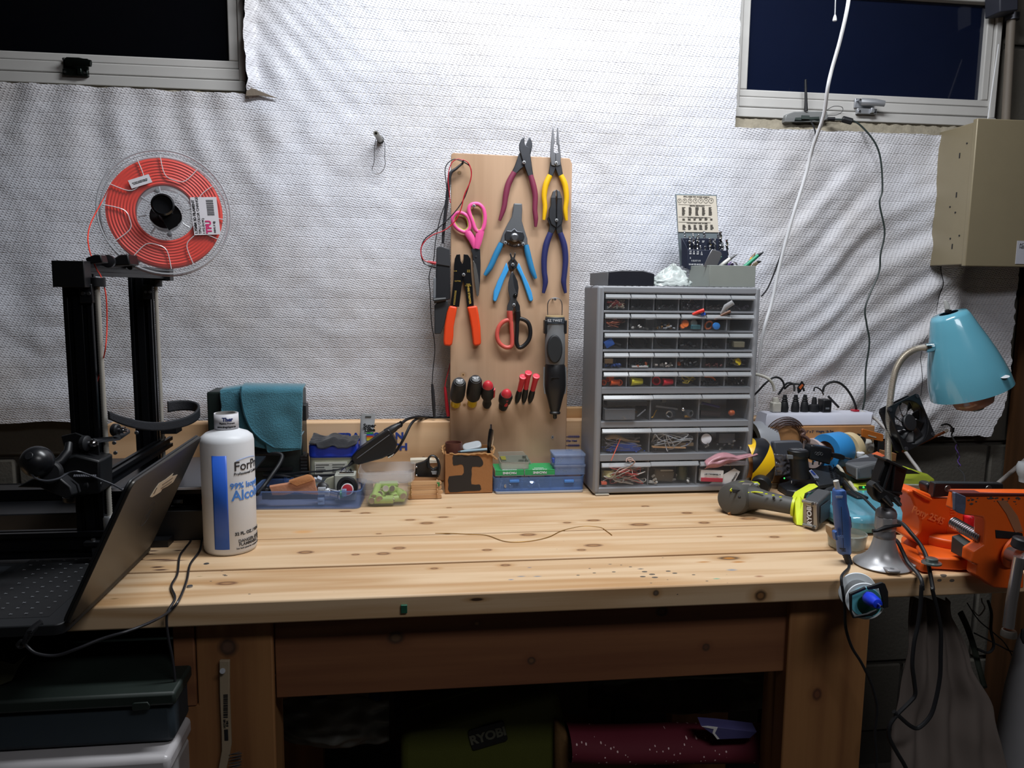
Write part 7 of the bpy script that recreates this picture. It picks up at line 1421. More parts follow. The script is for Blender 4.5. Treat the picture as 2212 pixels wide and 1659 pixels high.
# ---- black charger with pod battery
blk2 = pm('charger_black', '1d1f23', .42)
t = thing('battery_charger', 'black battery charger with vents holding a round pod battery', 'charger', onZ(1750, 1060))
zc_ = TOP+.001
foot_ = [onZ(*p, zc_) for p in ((1679, 1058), (1697, 1070), (1720, 1074), (1790, 1080), (1832, 1078), (1838, 1058), (1825, 1030), (1760, 1028), (1700, 1036), (1683, 1044))]
cen = sum(foot_, V())/len(foot_)
def ringz(k, z, tilt=0): return [cen+(p-cen)*k+V((0, 0, z+(tilt*(p.x-cen.x)))) for p in foot_]
part('base', B().loft([ringz(1, 0), ringz(.98, .012), ringz(.84, .026, .12), ringz(.6, .030, .12)]), blk2, t, bev=.002)
part('vent_panel', B().prism([F9(u, v, 1.52+dy) for u, v, dy in ((868, 985, 0), (950, 940, .03), (1090, 925, .05), (1145, 1000, .02), (1135, 1085, -.02), (950, 1115, -.03))], (0, 0, -.008)), pm('vent_black', '26292e', .5), t, bev=.001)
bb = B()
for i in range(7):
    for j in range(6):
        a = F9(890+j*38+i*3, 985+i*17-j*9, 1.517+.05*(1-i/7)-.01); bb.cbox(a+V((0, -.003, .003)), (.0055, .004, .0012))
part('vent_slots', bb, ink, t, kind='stuff')
part('sticker', pr(F9, ((862, 985), (885, 972), (950, 1040), (945, 1052), (905, 1045)), 1.497, .001), pm('sticker_bluewhite', 'a9b4d2', .5), t); part('sticker_word', pr(F9, ((875, 985), (888, 980), (925, 1020), (905, 1020)), 1.4962, .0006), pm('word_blue', '2e4aa8', .5), t)
part('led', B().sph(F9(640, 1050, 1.478), .0018, 8, 6), pm('led_green', '35d060', .3, emit=.8), t); txt('1', .008, TV(F9(705, 1085, 1.476), 90), white, t)
part('logo_strip', pr(F9, ((1090, 1118), (1160, 1120), (1158, 1138), (1090, 1136)), 1.462, .001), pm('strip_olive', '7a7a20', .5), t)
t = thing('pod_battery', 'round black pod battery standing upright in the charger', 'battery', F9(780, 1050, 1.52)); pc_ = F9(782, 1045, 1.52)
rowsb = []
for v, hw in ((1050, 92), (930, 86), (860, 84), (848, 98), (810, 100), (795, 96)):
    c = F9(760+(v-790)*.10, v, 1.525); rowsb.append([c+V((math.cos(a)*hw*.000232, math.sin(a)*hw*.00020, 0)) for a in [2*PI*k/28 for k in range(28)]])
part('body', B().loft(rowsb), black, t, bev=.002); tp = sum(rowsb[-1], V())/28
part('top_label', B(MX.Translation(tp+V((0, 0, .0003)))).prism([(math.cos(a)*.0185, math.sin(a)*.016, 0) for a in [2*PI*k/24 for k in range(24)]], (0, 0, .0008)), pm('pod_label', '33353a', .4), t)
txt('Li-ion 12V', .006, MX.Translation(tp+V((0, .004, .0013))), pm('print_pale', '9a9ca0', .5), t); txt('BATTERY 1.5Ah', .004, MX.Translation(tp+V((0, -.003, .0013))), pm('print_pale', '9a9ca0', .5), t); part('side_latch', pr(F9, ((665, 840), (720, 845), (722, 880), (668, 878)), 1.500, .004), grey, t, bev=.001)
# wall charger with USB lead
t = thing('wall_charger', 'black folding-prong wall charger lying tilted on the big charger', 'charger', F9(970, 900, 1.53))
part('body', pr(F9, ((885, 752), (1076, 785), (1066, 872), (1052, 932), (862, 880), (872, 800)), 1.525, .028), pm('charger_gloss', '15161a', .3), t, bev=.003)
for u in (893, 950): part('prong', pr(F9, ((u, 892), (u+12, 895), (u+8, 932), (u-4, 930)), 1.53, .0015), dsteel, t)
part('usb_plug', pr(F9, ((1072, 822), (1150, 835), (1185, 850), (1180, 885), (1145, 885), (1068, 862)), 1.53, .008), black, t, bev=.001); part('lead', ftube(F9, [(1180, 866, 1.534), (1210, 872, 1.53), (1245, 880, 1.53), (1290, 905, 1.55)], .0022), black, t)
bb = B()
for k in range(4): c = F9(925+k*16, 826+(k % 2)*6, 1.5245); bb.tube([c+V((.003*math.cos(a), 0, .003*math.sin(a))) for a in [2*PI*j/10 for j in range(10)]], .0003, 4, True)
part('embossed_mark', bb, pm('emb_grey', '5b5d61', .4), t)
solo('clear_usb_lead', ftube(F9, [(1118, 940, 1.52), (1150, 975, 1.50), (1185, 1040, 1.48), (1230, 1090, 1.46), (1275, 1150, 1.44), (1320, 1215, 1.42)], .0036, 8), pm('braid_clear', 'b9b2a0', .25, var=.35, scale=260), 'clear braided lead running down between the chargers', 'cable')
# ---- lime charger with big grey battery
t = thing('lime_charger', 'lime green charger with a pointed end behind the black clamp', 'charger', onZ(1930, 1060))
part('body', B().prism([F9(u, v, 1.45+dy) for u, v, dy in ((1270, 1120, 0), (1330, 1125, -.01), (1420, 1120, 0), (1700, 1130, 0), (1900, 1110, 0), (1985, 1075, .02), (1990, 1045, .03), (1930, 1010, .05), (1700, 925, .08), (1500, 980, .08))], (.0, 0, -.02)), lime, t, bev=.006, seg=3)
part('front_apron', pr(F9, ((1270, 1120), (1440, 1110), (1440, 1222), (1340, 1218), (1318, 1190)), 1.44, .03), lime, t, bev=.003); part('inset', pr(F9, ((1700, 960), (1780, 975), (1860, 1010), (1720, 1012)), 1.448, .003), blackm, t)
part('led_window', pr(F9, ((1310, 1122), (1395, 1118), (1393, 1140), (1312, 1146)), 1.437, .002), pm('green_dark', '1c3a2c', .4), t); part('led', B().sph(F9(1350, 1131, 1.436), .0022, 8, 6), pm('led_green', '35d060', .3, emit=.8), t); part('skirt', pr(F9, ((1180, 1000), (1300, 1070), (1440, 1060), (1440, 1115), (1290, 1110), (1200, 1050)), 1.46, .04), pm('skirt_green', '16211c', .4), t, bev=.002)
bgm = pm('battery_grey', '55575a', .45); bgd = pm('battery_dark', '33353a', .5)
t = thing('large_battery', 'large grey battery pack clipped on the lime charger', 'battery', F9(1370, 1060, 1.5))
part('case', B().loft([[F9(u, v, Y) for u, v, Y in ((1190, 1000, 1.47), (1300, 1062, 1.44), (1500, 1045, 1.44), (1560, 960, 1.52))], [F9(u, v, Y) for u, v, Y in ((1175, 910, 1.47), (1300, 955, 1.44), (1545, 890, 1.44), (1530, 830, 1.52))]]), bgm, t, bev=.004, seg=3)
part('top', B().loft([[F9(u, v, Y) for u, v, Y in ((1178, 915, 1.47), (1300, 958, 1.44), (1550, 895, 1.44), (1530, 835, 1.52))], [F9(u, v, Y) for u, v, Y in ((1205, 890, 1.48), (1310, 925, 1.455), (1545, 860, 1.455), (1440, 815, 1.54))]]), bgd, t, bev=.002)
part('rating_label', B().prism([F9(u, v, Y) for u, v, Y in ((1225, 905, 1.478), (1300, 940, 1.455), (1440, 895, 1.456), (1370, 840, 1.51))], (0, 0, .0012)), pm('rate_grey', '8d9298', .5), t); part('warning_label', B().prism([F9(u, v, Y) for u, v, Y in ((1420, 838, 1.52), (1500, 868, 1.465), (1545, 852, 1.465), (1470, 815, 1.52))], (0, 0, .0014)), pm('warn_orange', 'd8602c', .5), t)
part('side_panel', pr(F9, ((1425, 970), (1500, 945), (1500, 1010), (1425, 1025)), 1.4375, .001), black, t, bev=.0008); part('edge_trim', B().tube([F9(1290, 965, 1.4385), F9(1290, 1055, 1.4385)], .002, 8), pm('trim_light', '9a9b9c', .35, .5), t)
# ---- drill
dgm = pm('drill_grey', '4c4b48', .55); lim2 = pm('drill_lime', 'd0dc2a', .42)
t = thing('cordless_drill', 'grey and lime cordless drill lying on its side on the bench', 'drill', onZ(1640, 1110))
hb0, hb1 = F9(170, 1240, 1.40), F9(400, 1170, 1.50)
part('motor_housing', B().lathe([(.020, -.002), (.029, .002), (.0325, .012), (.033, .035), (.0325, .070), (.028, .095), (.021, .105)], hb0+V((-.004, -.006, .002)), (hb1-hb0)*1, 32), dgm, t)
part('lime_cover', B().prism([F9(u, v, Y) for u, v, Y in ((150, 1150, 1.392), (215, 1085, 1.405), (260, 1072, 1.42), (400, 1078, 1.46), (425, 1100, 1.45), (330, 1150, 1.42), (285, 1195, 1.395), (270, 1196, 1.392))], (0, .002, -.004)), lim2, t, bev=.0015)
part('data_label', B().prism([F9(u, v, Y) for u, v, Y in ((222, 1140, 1.389), (270, 1095, 1.405), (350, 1100, 1.425), (300, 1150, 1.395))], (0, -.0015, .0012)), pm('plate_dgrey', '8d8580', .45), t)
for k in range(4): a, c = F9(166+k*4, 1150+k*9, 1.386), F9(262+k*5, 1158+k*10, 1.385); part('vent_slot', B().cyl(a, c, .0009, n=5), ink, t)
part('chuck', B().lathe([(.018, 0), (.021, .004), (.021, .022), (.012, .03)], F9(420, 1130, 1.495), (.6, .9, .1), 26), pm('chuck_black', '1a1a1b', .4), t)
part('selector', pr(F9, ((355, 1105), (400, 1092), (420, 1110), (375, 1128)), 1.43, .004), pm('selector_pale', 'a9aeb2', .4), t, bev=.001)
part('handle', B().tube(spl([F9(u, v, Y) for u, v, Y in ((270, 1240, 1.41), (380, 1230, 1.39), (480, 1250, 1.375), (600, 1275, 1.36), (720, 1300, 1.345), (745, 1305, 1.34))], 5), [.024, .0215, .0185, .0175, .0165, .0165], 22), dgm, t)
part('lime_piping', ftube(F9, [(270, 1190, 1.385), (330, 1178, 1.385), (380, 1172, 1.375), (450, 1180, 1.365)], .0014), lim2, t)
for k, (u, v) in enumerate(((478, 1190), (540, 1202), (605, 1218))): part('lime_dot', B().cbox(F9(u, v, 1.358-.006*k), (.0045, .003, .0018)), lim2, t)
part('screw_hole', B().sph(F9(545, 1225, 1.352), .0026, 10, 6), ink, t); part('screw_hole', B().sph(F9(237, 1220, 1.372), .003, 10, 6), ink, t)
part('lime_collar', B().tube([F9(715, 1298, 1.344), F9(738, 1303, 1.341)], [.0195, .0195], 22), lim2, t)
# battery mount: lime band and grey pack
def prism3(lo, hi): return B().loft([[F9(*p) for p in lo], [F9(*p) for p in hi]])
lb0 = [(735, 1262, 1.325), (745, 1478, 1.315), (815, 1490, 1.30), (800, 1250, 1.31)]; lb1 = [(750, 1200, 1.36), (880, 1125, 1.42), (945, 1118, 1.42), (800, 1215, 1.345)]
part('battery_boot', B().prism([F9(u, v, Y) for u, v, Y in ((735, 1258, 1.33), (760, 1195, 1.35), (885, 1122, 1.41), (940, 1118, 1.41), (945, 1130, 1.41), (828, 1190, 1.345), (808, 1240, 1.32), (812, 1480, 1.31), (745, 1470, 1.32), (735, 1380, 1.325))], (.004, .02, 0)), lim2, t, bev=.003)
bt_ = thing('drill_battery', 'grey battery pack on the drill with a silver plate and white maker lettering', 'battery', onZ(1765, 1141))
bt_['category'] = 'battery'
c1p = [F9(u, v, Y) for u, v, Y in ((812, 1240, 1.315), (945, 1270, 1.285), (938, 1512, 1.285), (818, 1485, 1.31))]; dvv = F9(1075, 1180, 1.345)-c1p[1]
part('pack', B().loft([c1p, [p+dvv+V((-.003, 0, .004 if k < 2 else .012)) for k, p in enumerate(c1p)]]), pm('pack_grey', '47484a', .5), bt_, bev=.004, seg=3)
nn = (c1p[1]-c1p[0]).cross(c1p[3]-c1p[0]).normalized(); nn = nn if nn.y < 0 else -nn
fp_ = lambda a, b_: c1p[0]+(c1p[1]-c1p[0])*a+(c1p[3]-c1p[0])*b_+nn*.0015
part('silver_plate', B().prism([fp_(.02, .03), fp_(.95, .03), fp_(.95, .88), fp_(.02, .88)], nn*.0016), pm('silver_paint', '9c9a94', .35, .6), bt_, bev=.0012)
part('logo_plate', B().prism([fp_(.28, .18), fp_(.70, .18), fp_(.70, .80), fp_(.28, .80)], nn*.0024), pm('logo_dark', '2e1d16', .4), bt_)
ex = (c1p[3]-c1p[0]).normalized()*-1; ey = ex.cross(nn)*-1; o_ = fp_(.49, .49)+nn*.0028
ML = MX(((ex.x, -ey.x, nn.x, o_.x), (ex.y, -ey.y, nn.y, o_.y), (ex.z, -ey.z, nn.z, o_.z), (0, 0, 0, 1)))
if ML.determinant() < 0: ML = MX(((ex.x, ey.x, nn.x, o_.x), (ex.y, ey.y, nn.y, o_.y), (ex.z, ey.z, nn.z, o_.z), (0, 0, 0, 1)))
txt('RYOBI', .0135, ML, white, bt_, bold=.04)
for v_ in (.04, .90): part('guard_bar', B().cyl(fp_(.05, v_)+nn*.003, fp_(.92, v_)+nn*.003, .003, n=10), pm('silver_paint', '9c9a94', .35, .6), bt_); part('screw', B().cyl(fp_(.80, v_)+nn*.004, fp_(.80, v_)+nn*.0068, .0028, n=10), dsteel, bt_)
sd0 = [c1p[1], c1p[1]+dvv, c1p[2]+dvv, c1p[2]]; sp_ = lambda a, b_: sd0[0]+(sd0[1]-sd0[0])*a+(sd0[3]-sd0[0])*b_; n2_ = (sd0[1]-sd0[0]).cross(sd0[3]-sd0[0]).normalized(); n2_ = n2_ if n2_.x > 0 else -n2_
n2_ = n2_ if n2_.dot(CC-sd0[0]) > 0 else -n2_
part('rating_label', B().prism([sp_(.12, .18)+n2_*.001, sp_(.75, .18)+n2_*.001, sp_(.75, .82)+n2_*.001, sp_(.12, .82)+n2_*.001], n2_*.0008), pm('rate_dark', '3c4550', .5), bt_); part('red_edge', B().prism([sp_(.84, .18)+n2_*.003, sp_(.92, .18)+n2_*.003, sp_(.92, .82)+n2_*.003, sp_(.84, .82)+n2_*.003], n2_*.0008), pm('label_red', '8f2f2c', .5), bt_)
# ---- glass dish behind the glue gun
gl_ = pm('dish_glass', 'a9aea4', .06, see=.45, var=.3, scale=50, spec=1)
solo('glass_dish', B().lathe([(.026, 0), (.030, .003), (.033, .026), (.030, .027), (.027, .006), (.002, .005)], onZ(1842, 1190)+V((0, .02, 0)), n=20), gl_, 'thick square-cut glass dish behind the blue glue gun', 'dish', ang=20)
solo('matchbox', pr(FB, ((232, 745), (262, 738), (300, 830), (272, 868), (236, 812)), 1.18, .02), pm('match_tan', 'a08a6e', .7), 'small tan carton edge left of the blue glue gun', 'box', bev=.0008)
# ---- glue gun
t = thing('glue_gun', 'small blue hot glue gun standing upright with a white glue stick', 'glue gun', FB(345, 970, 1.13)); gb_ = pm('gun_blue', '3b5f9e', .4)
def ring2(u, v, w, Y=1.13, d=.012): c = FB(u, v, Y); return [c+V((math.cos(a)*w*.000168*1.0, math.sin(a)*d, 0)) for a in [2*PI*k/20 for k in range(20)]]
part('body', B().loft([ring2(350, 980, 58, d=.009), ring2(345, 960, 66), ring2(340, 880, 68), ring2(335, 780, 72), ring2(330, 700, 78, d=.014), ring2(318, 600, 72, d=.014), ring2(305, 520, 66), ring2(302, 440, 66), ring2(302, 410, 56), ring2(302, 400, 40)]), gb_, t, bev=.001)
part('glue_stick', B().tube([FB(300, 440, 1.13), FB(272, 325, 1.13)], .0044, 14), pm('glue_white', 'd5d3cc', .3, see=.2), t); part('entry_ring', B().tube([FB(300, 445, 1.13)+V((math.cos(a)*.0075, math.sin(a)*.007, 0)) for a in [2*PI*k/18 for k in range(18)]], .0016, 6, True), pm('ring_blue', '26406e', .4), t)
part('trigger', pr(FB, ((388, 640), (410, 650), (418, 740), (400, 770), (385, 740)), 1.128, .008), pm('trigger_dark', '2b3b5c', .4), t, bev=.001); part('badge', pr(FB, ((272, 462), (336, 462), (330, 482), (280, 482)), 1.116, .001), pm('badge_pale', '9aa6c0', .4), t); part('seam_or_highlight', B().cyl(FB(320, 560, 1.1155), FB(342, 950, 1.1165), .0005, n=4), ink, t)
part('side_block', pr(FB, ((262, 790), (285, 775), (292, 860), (272, 862)), 1.118, .01), gb_, t, bev=.001); txt('MG5', .006, TV(FB(310, 828, 1.1155), 90), pm('pale_blue', '6f8cc0', .4), t)
rel = B()
for k in range(9): rel.tube([FB(340+k*6.5, 925+k*17, 1.125)+V((.0058*(1-.04*k)*math.cos(a), .0055*math.sin(a), .001*math.cos(a))) for a in [2*PI*j/14 for j in range(14)]], .0013, 6, True)
rel.tube([FB(338, 915, 1.125), FB(392, 1075, 1.12)], [.005, .0036], 10); part('strain_relief', rel, rubber, t)
P = [FB(u, v, Y) for u, v, Y in ((392, 1070, 1.12), (385, 1110, 1.10), (345, 1150, 1.07), (322, 1190, 1.045), (325, 1260, 1.04))]+[FC(u, v, 1.04) for u, v in ((640, 40), (660, 200), (668, 380), (720, 550), (800, 680), (870, 820), (915, 950), (940, 1100), (920, 1300), (932, 1480), (935, 1640), (950, 1900))]
part('cord', B().tube(spl(P, 6), .0022, 8), rubber, t)
# ---- silver suction stand with black clamp
sv = pm('silver_paint2', 'a2a2a4', .36, .35); svd = pm('silver_dark', '77777a', .36, .35)
t = thing('vacuum_stand', 'silver flared suction-base stand holding a black plastic clamp', 'stand', onZ(1898, 1215))
bc_ = onZ(1900, 1206); SX = .000262
bc_ = V((bc_.x-.012, 1.112, TOP))
KR, KH = .72, .60
def SL(pr, n=48): return B().lathe([(r*KR, h*KH) for r, h in pr], bc_, n=n)
def lz(v, Y): return FB(690, v, Y).z
b = SL([(.061, .0008), (.0625, .003), (.061, .0055), (.050, .013), (.040, .022), (.032, .034), (.0275, .048), (.0245, .062), (.0225, .076)], 56); part('flared_base', b, sv, t, ang=60)
part('neck', SL([(.0225, .076), (.0235, .080), (.0235, .086), (.022, .090), (.0215, .098)]), svd, t)
part('hex_collar', SL([(.0225, .098), (.0235, .104), (.0235, .132), (.0225, .136)], 8), sv, t, bev=.001)
part('dome', SL([(.0225, .136), (.0225, .144), (.0195, .153), (.013, .160), (.006, .163)]), svd, t, ang=60)
part('lever', B().tube([FB(600, 775, bc_.y-.018), FB(640, 775, bc_.y-.019), FB(720, 745, bc_.y-.02), FB(800, 730, bc_.y-.019), FB(848, 722, bc_.y-.018)], [.003, .0024, .004, .0024, .003], 10), black, t)
for dx, dy, rz_ in ((-.010, -.040, -10), (.037, -.018, 55)):
    M = MX.Translation(bc_+V((dx, dy, .003))) @ MX.Rotation(math.radians(rz_), 4, 'Z'); tb__ = part('suction_tab', B(M).prism([(-.012, .009, 0), (.012, .009, 0), (.010, -.008, 0), (-.010, -.008, 0)], (0, 0, .005)), sv, t, bev=.002); part('tab_hole', B(M).lathe([(.0035, .0052), (.0025, .0054)], (0, 0, 0), n=16), svd, tb__)
part('ball_stem', B().tube([bc_+V((0, 0, .096)), FB(715, 520, bc_.y), FB(730, 470, bc_.y)], [.0085, .0075, .006], 12), black, t)
jb = bc_.y
part('clamp_jaw', pr(FB, ((720, 135), (775, 150), (915, 230), (860, 440), (840, 480), (700, 440), (640, 400), (660, 300)), jb-.004, .022), pm('clamp_black', '0e0f11', .4), t, bev=.002)
part('clamp_rim', pr(FB, ((722, 128), (740, 132), (918, 218), (918, 240), (722, 150)), jb-.012, .034), blackm, t, bev=.001)
for pts in (((776, 160), (700, 400)), ((800, 175), (772, 430)), ((655, 330), (625, 470)), ((860, 440), (720, 420))): part('clamp_rib', B().cyl(FB(*pts[0], jb-.007), FB(*pts[1], jb-.007), .0024, n=8), black, t)
part('clamp_arm', pr(FB, ((600, 380), (640, 340), (720, 410), (860, 480), (850, 530), (780, 520), (700, 540), (660, 520), (612, 460)), jb-.012, .020), blackm, t, bev=.002)
for (a, c) in (((705, 470), (775, 548)), ((790, 480), (850, 548)), ((620, 350), (680, 420))): part('clamp_screw', B().tube([FB(*a, jb-.016), FB((a[0]+c[0])/2, (a[1]+c[1])/2, jb-.02), FB(*c, jb-.024)], [.005, .0042, .0034], 10), black, t); part('screw_tip', B().cyl(FB(*c, jb-.024), FB(c[0]+6, c[1]+7, jb-.025), .0022, n=8), steel, t)
# lead running from behind the stand
solo('lamp_cord', ftube(FB, [(350, 330, 1.40), (430, 420, 1.35), (520, 480, 1.30), (600, 560, 1.25), (640, 600, 1.2)], .0024), rubber, 'black cord passing behind the silver stand over the teal base', 'cable')
# ---- teal lamp
teal = pm('teal_enamel', '5c9cb0', .2, coat=.6, var=.03)
t = thing('gooseneck_lamp', 'teal desk lamp with a chrome gooseneck and bell shade', 'lamp', (.92, 1.36, TOP))
bp4 = [onZ(*p, TOP+.034) for p in ((1833, 1085), (1860, 1072), (1935, 1078), (1968, 1105), (1977, 1128), (1970, 1140), (1840, 1150))]
cc = (bp4[0]+bp4[3])/2
part('base', B().prism([(x, y, TOP+.001) for x, y in rrect(.180, .19, .03, 6, .872, 1.345)], (0, 0, .034)), teal, t, bev=.012, seg=4)
part('switch', B().box(.86, .885, 1.365, 1.415, TOP+.035, TOP+.040), black, t, bev=.002)
gp = spl([FA(u, v, Y) for u, v, Y in ((328, 1640, 1.43), (325, 1500, 1.44), (328, 1350, 1.45), (330, 1200, 1.45), (340, 1060, 1.45), (362, 880, 1.45), (400, 730, 1.45), (470, 620, 1.45), (570, 558, 1.45), (690, 540, 1.45))], 12)
n = len(gp); gg = B(); dense = []
for i in range(n-1):
    for k in range(3): dense.append(gp[i].lerp(gp[i+1], k/3))
gg.tube(dense, [.0072 if i % 2 else .0058 for i in range(len(dense))], 14); gg.tube([FA(328, 1760, 1.42), FA(328, 1640, 1.43)], .007, 12); part('gooseneck', gg, pm('gooseneck_metal', 'c0bab0', .3, .65), t, ang=80)
ap, rc = FA(868, 232, 1.45), FA(1072, 934, 1.44); axd = (rc-ap); Ls = axd.length; k_ = Ls/.17
pr_ = [(.018, 0), (.033, .002), (.0375, .010), (.045, .035), (.055, .065), (.064, .095), (.0715, .125), (.0765, .150), (.0785, Ls)]
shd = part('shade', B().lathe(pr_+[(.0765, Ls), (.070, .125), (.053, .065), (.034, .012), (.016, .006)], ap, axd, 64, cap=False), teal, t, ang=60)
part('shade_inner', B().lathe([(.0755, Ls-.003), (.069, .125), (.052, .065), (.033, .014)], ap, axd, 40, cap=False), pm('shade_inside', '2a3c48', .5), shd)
ad = axd.normalized(); sb_ = FA(1290, 808, 1.385)
q = sb_; rel_ = q-ap; h_ = rel_.dot(ad); rad_ = rel_-ad*h_; rr3 = .0752; oc_ = ap+ad*h_+rad_.normalized()*(rr3+.0025)
part('sticker', B().lathe([(.0085, 0), (.0088, .0004), (.003, .0008)], oc_, rad_+ad*-.3, 24), pm('sticker_pale', 'c2c4c8', .5), shd); part('sticker_dot', B().lathe([(.0022, 0), (.0018, .0006)], oc_+rad_.normalized()*.001, rad_+ad*-.3, 14), ink, shd)
bl0 = ap+ad*(Ls*.88)+V((-.002, 0, 0)); part('bulb', B().lathe([(.018, -.02), (.030, 0), (.038, .025), (.040, .040), (.036, .050), (.022, .057), (.002, .060)], bl0, ad, 36), pm('bulb_face', 'b48a78', .12, see=.15, spec=.9), t, ang=60); part('bulb_cap', B().lathe([(.012, .050), (.012, .060), (.009, .0615)], bl0+V((0, -.006, 0)), ad, 24), pm('bulb_blue', '6f8490', .3), t)
part('neck_joint', B().cyl(FA(650, 548, 1.45), FA(720, 540, 1.45), .010, n=16), chrome, t)
part('top_twist', B().tube([FA(862, 232, 1.45)+V((.006*math.cos(k*.8), .006*math.sin(k*.8), .00025*k)) for k in range(30)], .0009, 5), black, t)
solo('clear_clip', B().tube([FA(860, 205, 1.45), FA(850, 165, 1.45), FA(835, 120, 1.45)], [.005, .0055, .003], 10), pm('clip_clear', 'c9c9c6', .15, see=.4), 'small clear clip standing on the top of the teal lamp shade', 'clip')
# ---- fan
FO = FA(303, 1145, 1.43); FX = FA(640, 975, 1.47)-FO; FY = FA(470, 1425, 1.42)-FO; sdx = FX.length
fx = FX.normalized(); fz = (FY-fx*FY.dot(fx)).normalized(); fn_ = fx.cross(fz).normalized()
if fn_.y > 0: fn_ = -fn_
wS, hS = sdx, FY.length
t = thing('cooling_fan', 'square black cooling fan hanging tilted from a wire beside the lamp', 'fan', FO)
fc = FO+fx*wS/2+fz*hS/2; S2 = (wS+hS)/4
def fp2(x, z, h): return fc+fx*x+fz*z+fn_*h
fb = pm('fan_black', '141417', .38)
n = 48; ringsq = []; ringc = []
for k in range(n):
    a = 2*PI*(k+.5)/n; c_, s_ = math.cos(a), math.sin(a); m_ = max(abs(c_), abs(s_)); ringsq.append((c_/m_*S2, s_/m_*S2)); ringc.append((c_*S2*.94, s_*S2*.94))
ff = B()
for h0, h1 in ((0, -.004), (-.021, -.025)): ff.loft([[fp2(x, z, h0) for x, z in ringsq], [fp2(x, z, h1) for x, z in ringsq], [fp2(x, z, h1) for x, z in ringc], [fp2(x, z, h0) for x, z in ringc], [fp2(x, z, h0) for x, z in ringsq]], False)
ff.loft([[fp2(x, z, 0) for x, z in ringc], [fp2(x, z, -.025) for x, z in ringc]], False); part('frame', ff, fb, t, bev=.0006)
part('hub', B().lathe([(S2*.36, -.006), (S2*.36, .0), (S2*.33, .0015), (S2*.05, .002)], fc+fn_*-.004, fn_, 32), pm('hub_black', '1e1e21', .45), t)
for k in range(9):
    a0 = 2*PI*k/9; b = B()
    def bl(u, v, a0=a0): r = S2*(.35+.54*u); a = a0+v*.52+u*.35; return fp2(math.cos(a)*r, math.sin(a)*r, -.006-.012*v-.0)
    b.grid(bl, 6, 5); part('blade', b, fb, t, solid=.0012, ang=180)
for sx_, sz_ in ((-1, -1), (1, -1), (1, 1), (-1, 1)): part('screw_boss', B().lathe([(.0045, 0), (.0045, .0012), (.0028, .0013)], fp2(sx_*S2*.88, sz_*S2*.88, .0), fn_, 12), pm('boss', '2c2c30', .4), t)
part('hang_wire', ftube(FA, [(682, 430, 1.47), (650, 480, 1.47), (632, 560, 1.47), (616, 640, 1.47), (625, 720, 1.47), (632, 800, 1.47), (630, 880, 1.47), (618, 975, 1.47)], .0006, 5), ink, t)
solo('copper_bar', B().tube([FA(455, 1472, 1.44), FA(650, 1385, 1.46), (FA(830, 1300, 1.48))], .0028, 8), pm('copper', '8a4a2a', .35, .6), 'thin copper coloured bar under the lower edge of the cooling fan', 'bar'); solo('bar_end', B().tube([FA(828, 1300, 1.48), FA(858, 1282, 1.48)], .0036, 8), pm('pale_metal', 'b5a89a', .35, .5), 'pale metal end piece at the right of the copper bar', 'fitting')
t = thing('fan_lead', 'black and purple twisted fan lead hanging to the vise', 'cable', FA(900, 1300, 1.48)); part('lead', ftube(FA, [(800, 1240, 1.47), (850, 1228, 1.47), (890, 1250, 1.47), (905, 1290, 1.47), (895, 1330, 1.47), (930, 1390, 1.46), (945, 1400, 1.46)], .0018), ink, t); part('connector', B().cbox(FA(900, 1280, 1.468), (.006, .006, .010)), black, t)
part('purple_wire', ftube(FA, [(945, 1400, 1.46), (930, 1440, 1.46), (950, 1480, 1.45), (965, 1520, 1.45), (950, 1560, 1.44), (975, 1600, 1.42)], .0011), pm('wire_purple', '4a2f78', .4), t); part('black_wire', ftube(FA, [(945, 1400, 1.462), (962, 1440, 1.462), (940, 1490, 1.45), (950, 1540, 1.45), (965, 1590, 1.44), (950, 1620, 1.42), (990, 1660, 1.38), (1010, 1700, 1.34), (1012, 1745, 1.30)], .0011), ink, t)
# ---- bench vise
vo = pm('vise_orange', 'e65f1c', .38, var=.06, bump=.05, bs=60); vd = pm('vise_jaw', '3a3a3d', .35, .7, var=.2)
t = thing('bench_vise', 'large orange bench vise bolted to the right end of the bench', 'vise', onZ(2060, 1210))
YV = 1.20
def vp(nm, pts, y, th, m=None, off=None, **k): k.setdefault('bev', .003); return part(nm, pr(FB, pts, y, th, off), m or vo, t, **k)
part('swivel_base', B().lathe([(.078, 0), (.078, .006), (.070, .014), (.064, .018)], V((.915, 1.165, TOP+.001)), n=44), vo, t, bev=.002)
part('base_lug', B().prism([onZ(*p, TOP+.001) for p in ((1925, 1185), (1950, 1192), (2000, 1215), (2010, 1238), (1990, 1236), (1930, 1205))], (0, 0, .016)), vo, t, bev=.003)
part('base_lug', B().prism([(.80, 1.085, TOP+.001), (.86, 1.07, TOP+.001), (.99, 1.07, TOP+.001), (.99, 1.14, TOP+.001), (.83, 1.14, TOP+.001)], (0, 0, .020)), vo, t, bev=.003)
bo = onZ(2012, 1217, TOP+.022); part('bolt', B().lathe([(.0145, 0), (.0145, .002), (.009, .003), (.009, .008), (.007, .009)], bo, n=20), pm('bolt_zinc', '8f9a98', .3, .8), t); bo = onZ(1933, 1178, TOP+.01); part('bolt', B().lathe([(.0125, 0), (.0125, .002), (.008, .003), (.008, .007), (.006, .008)], bo, n=20), pm('bolt_zinc', '8f9a98', .3, .8), t)
part('turntable', B().lathe([(.066, .018), (.068, .022), (.068, .034), (.058, .038)], V((.915, 1.165, TOP+.001)), n=44), vo, t, bev=.002)
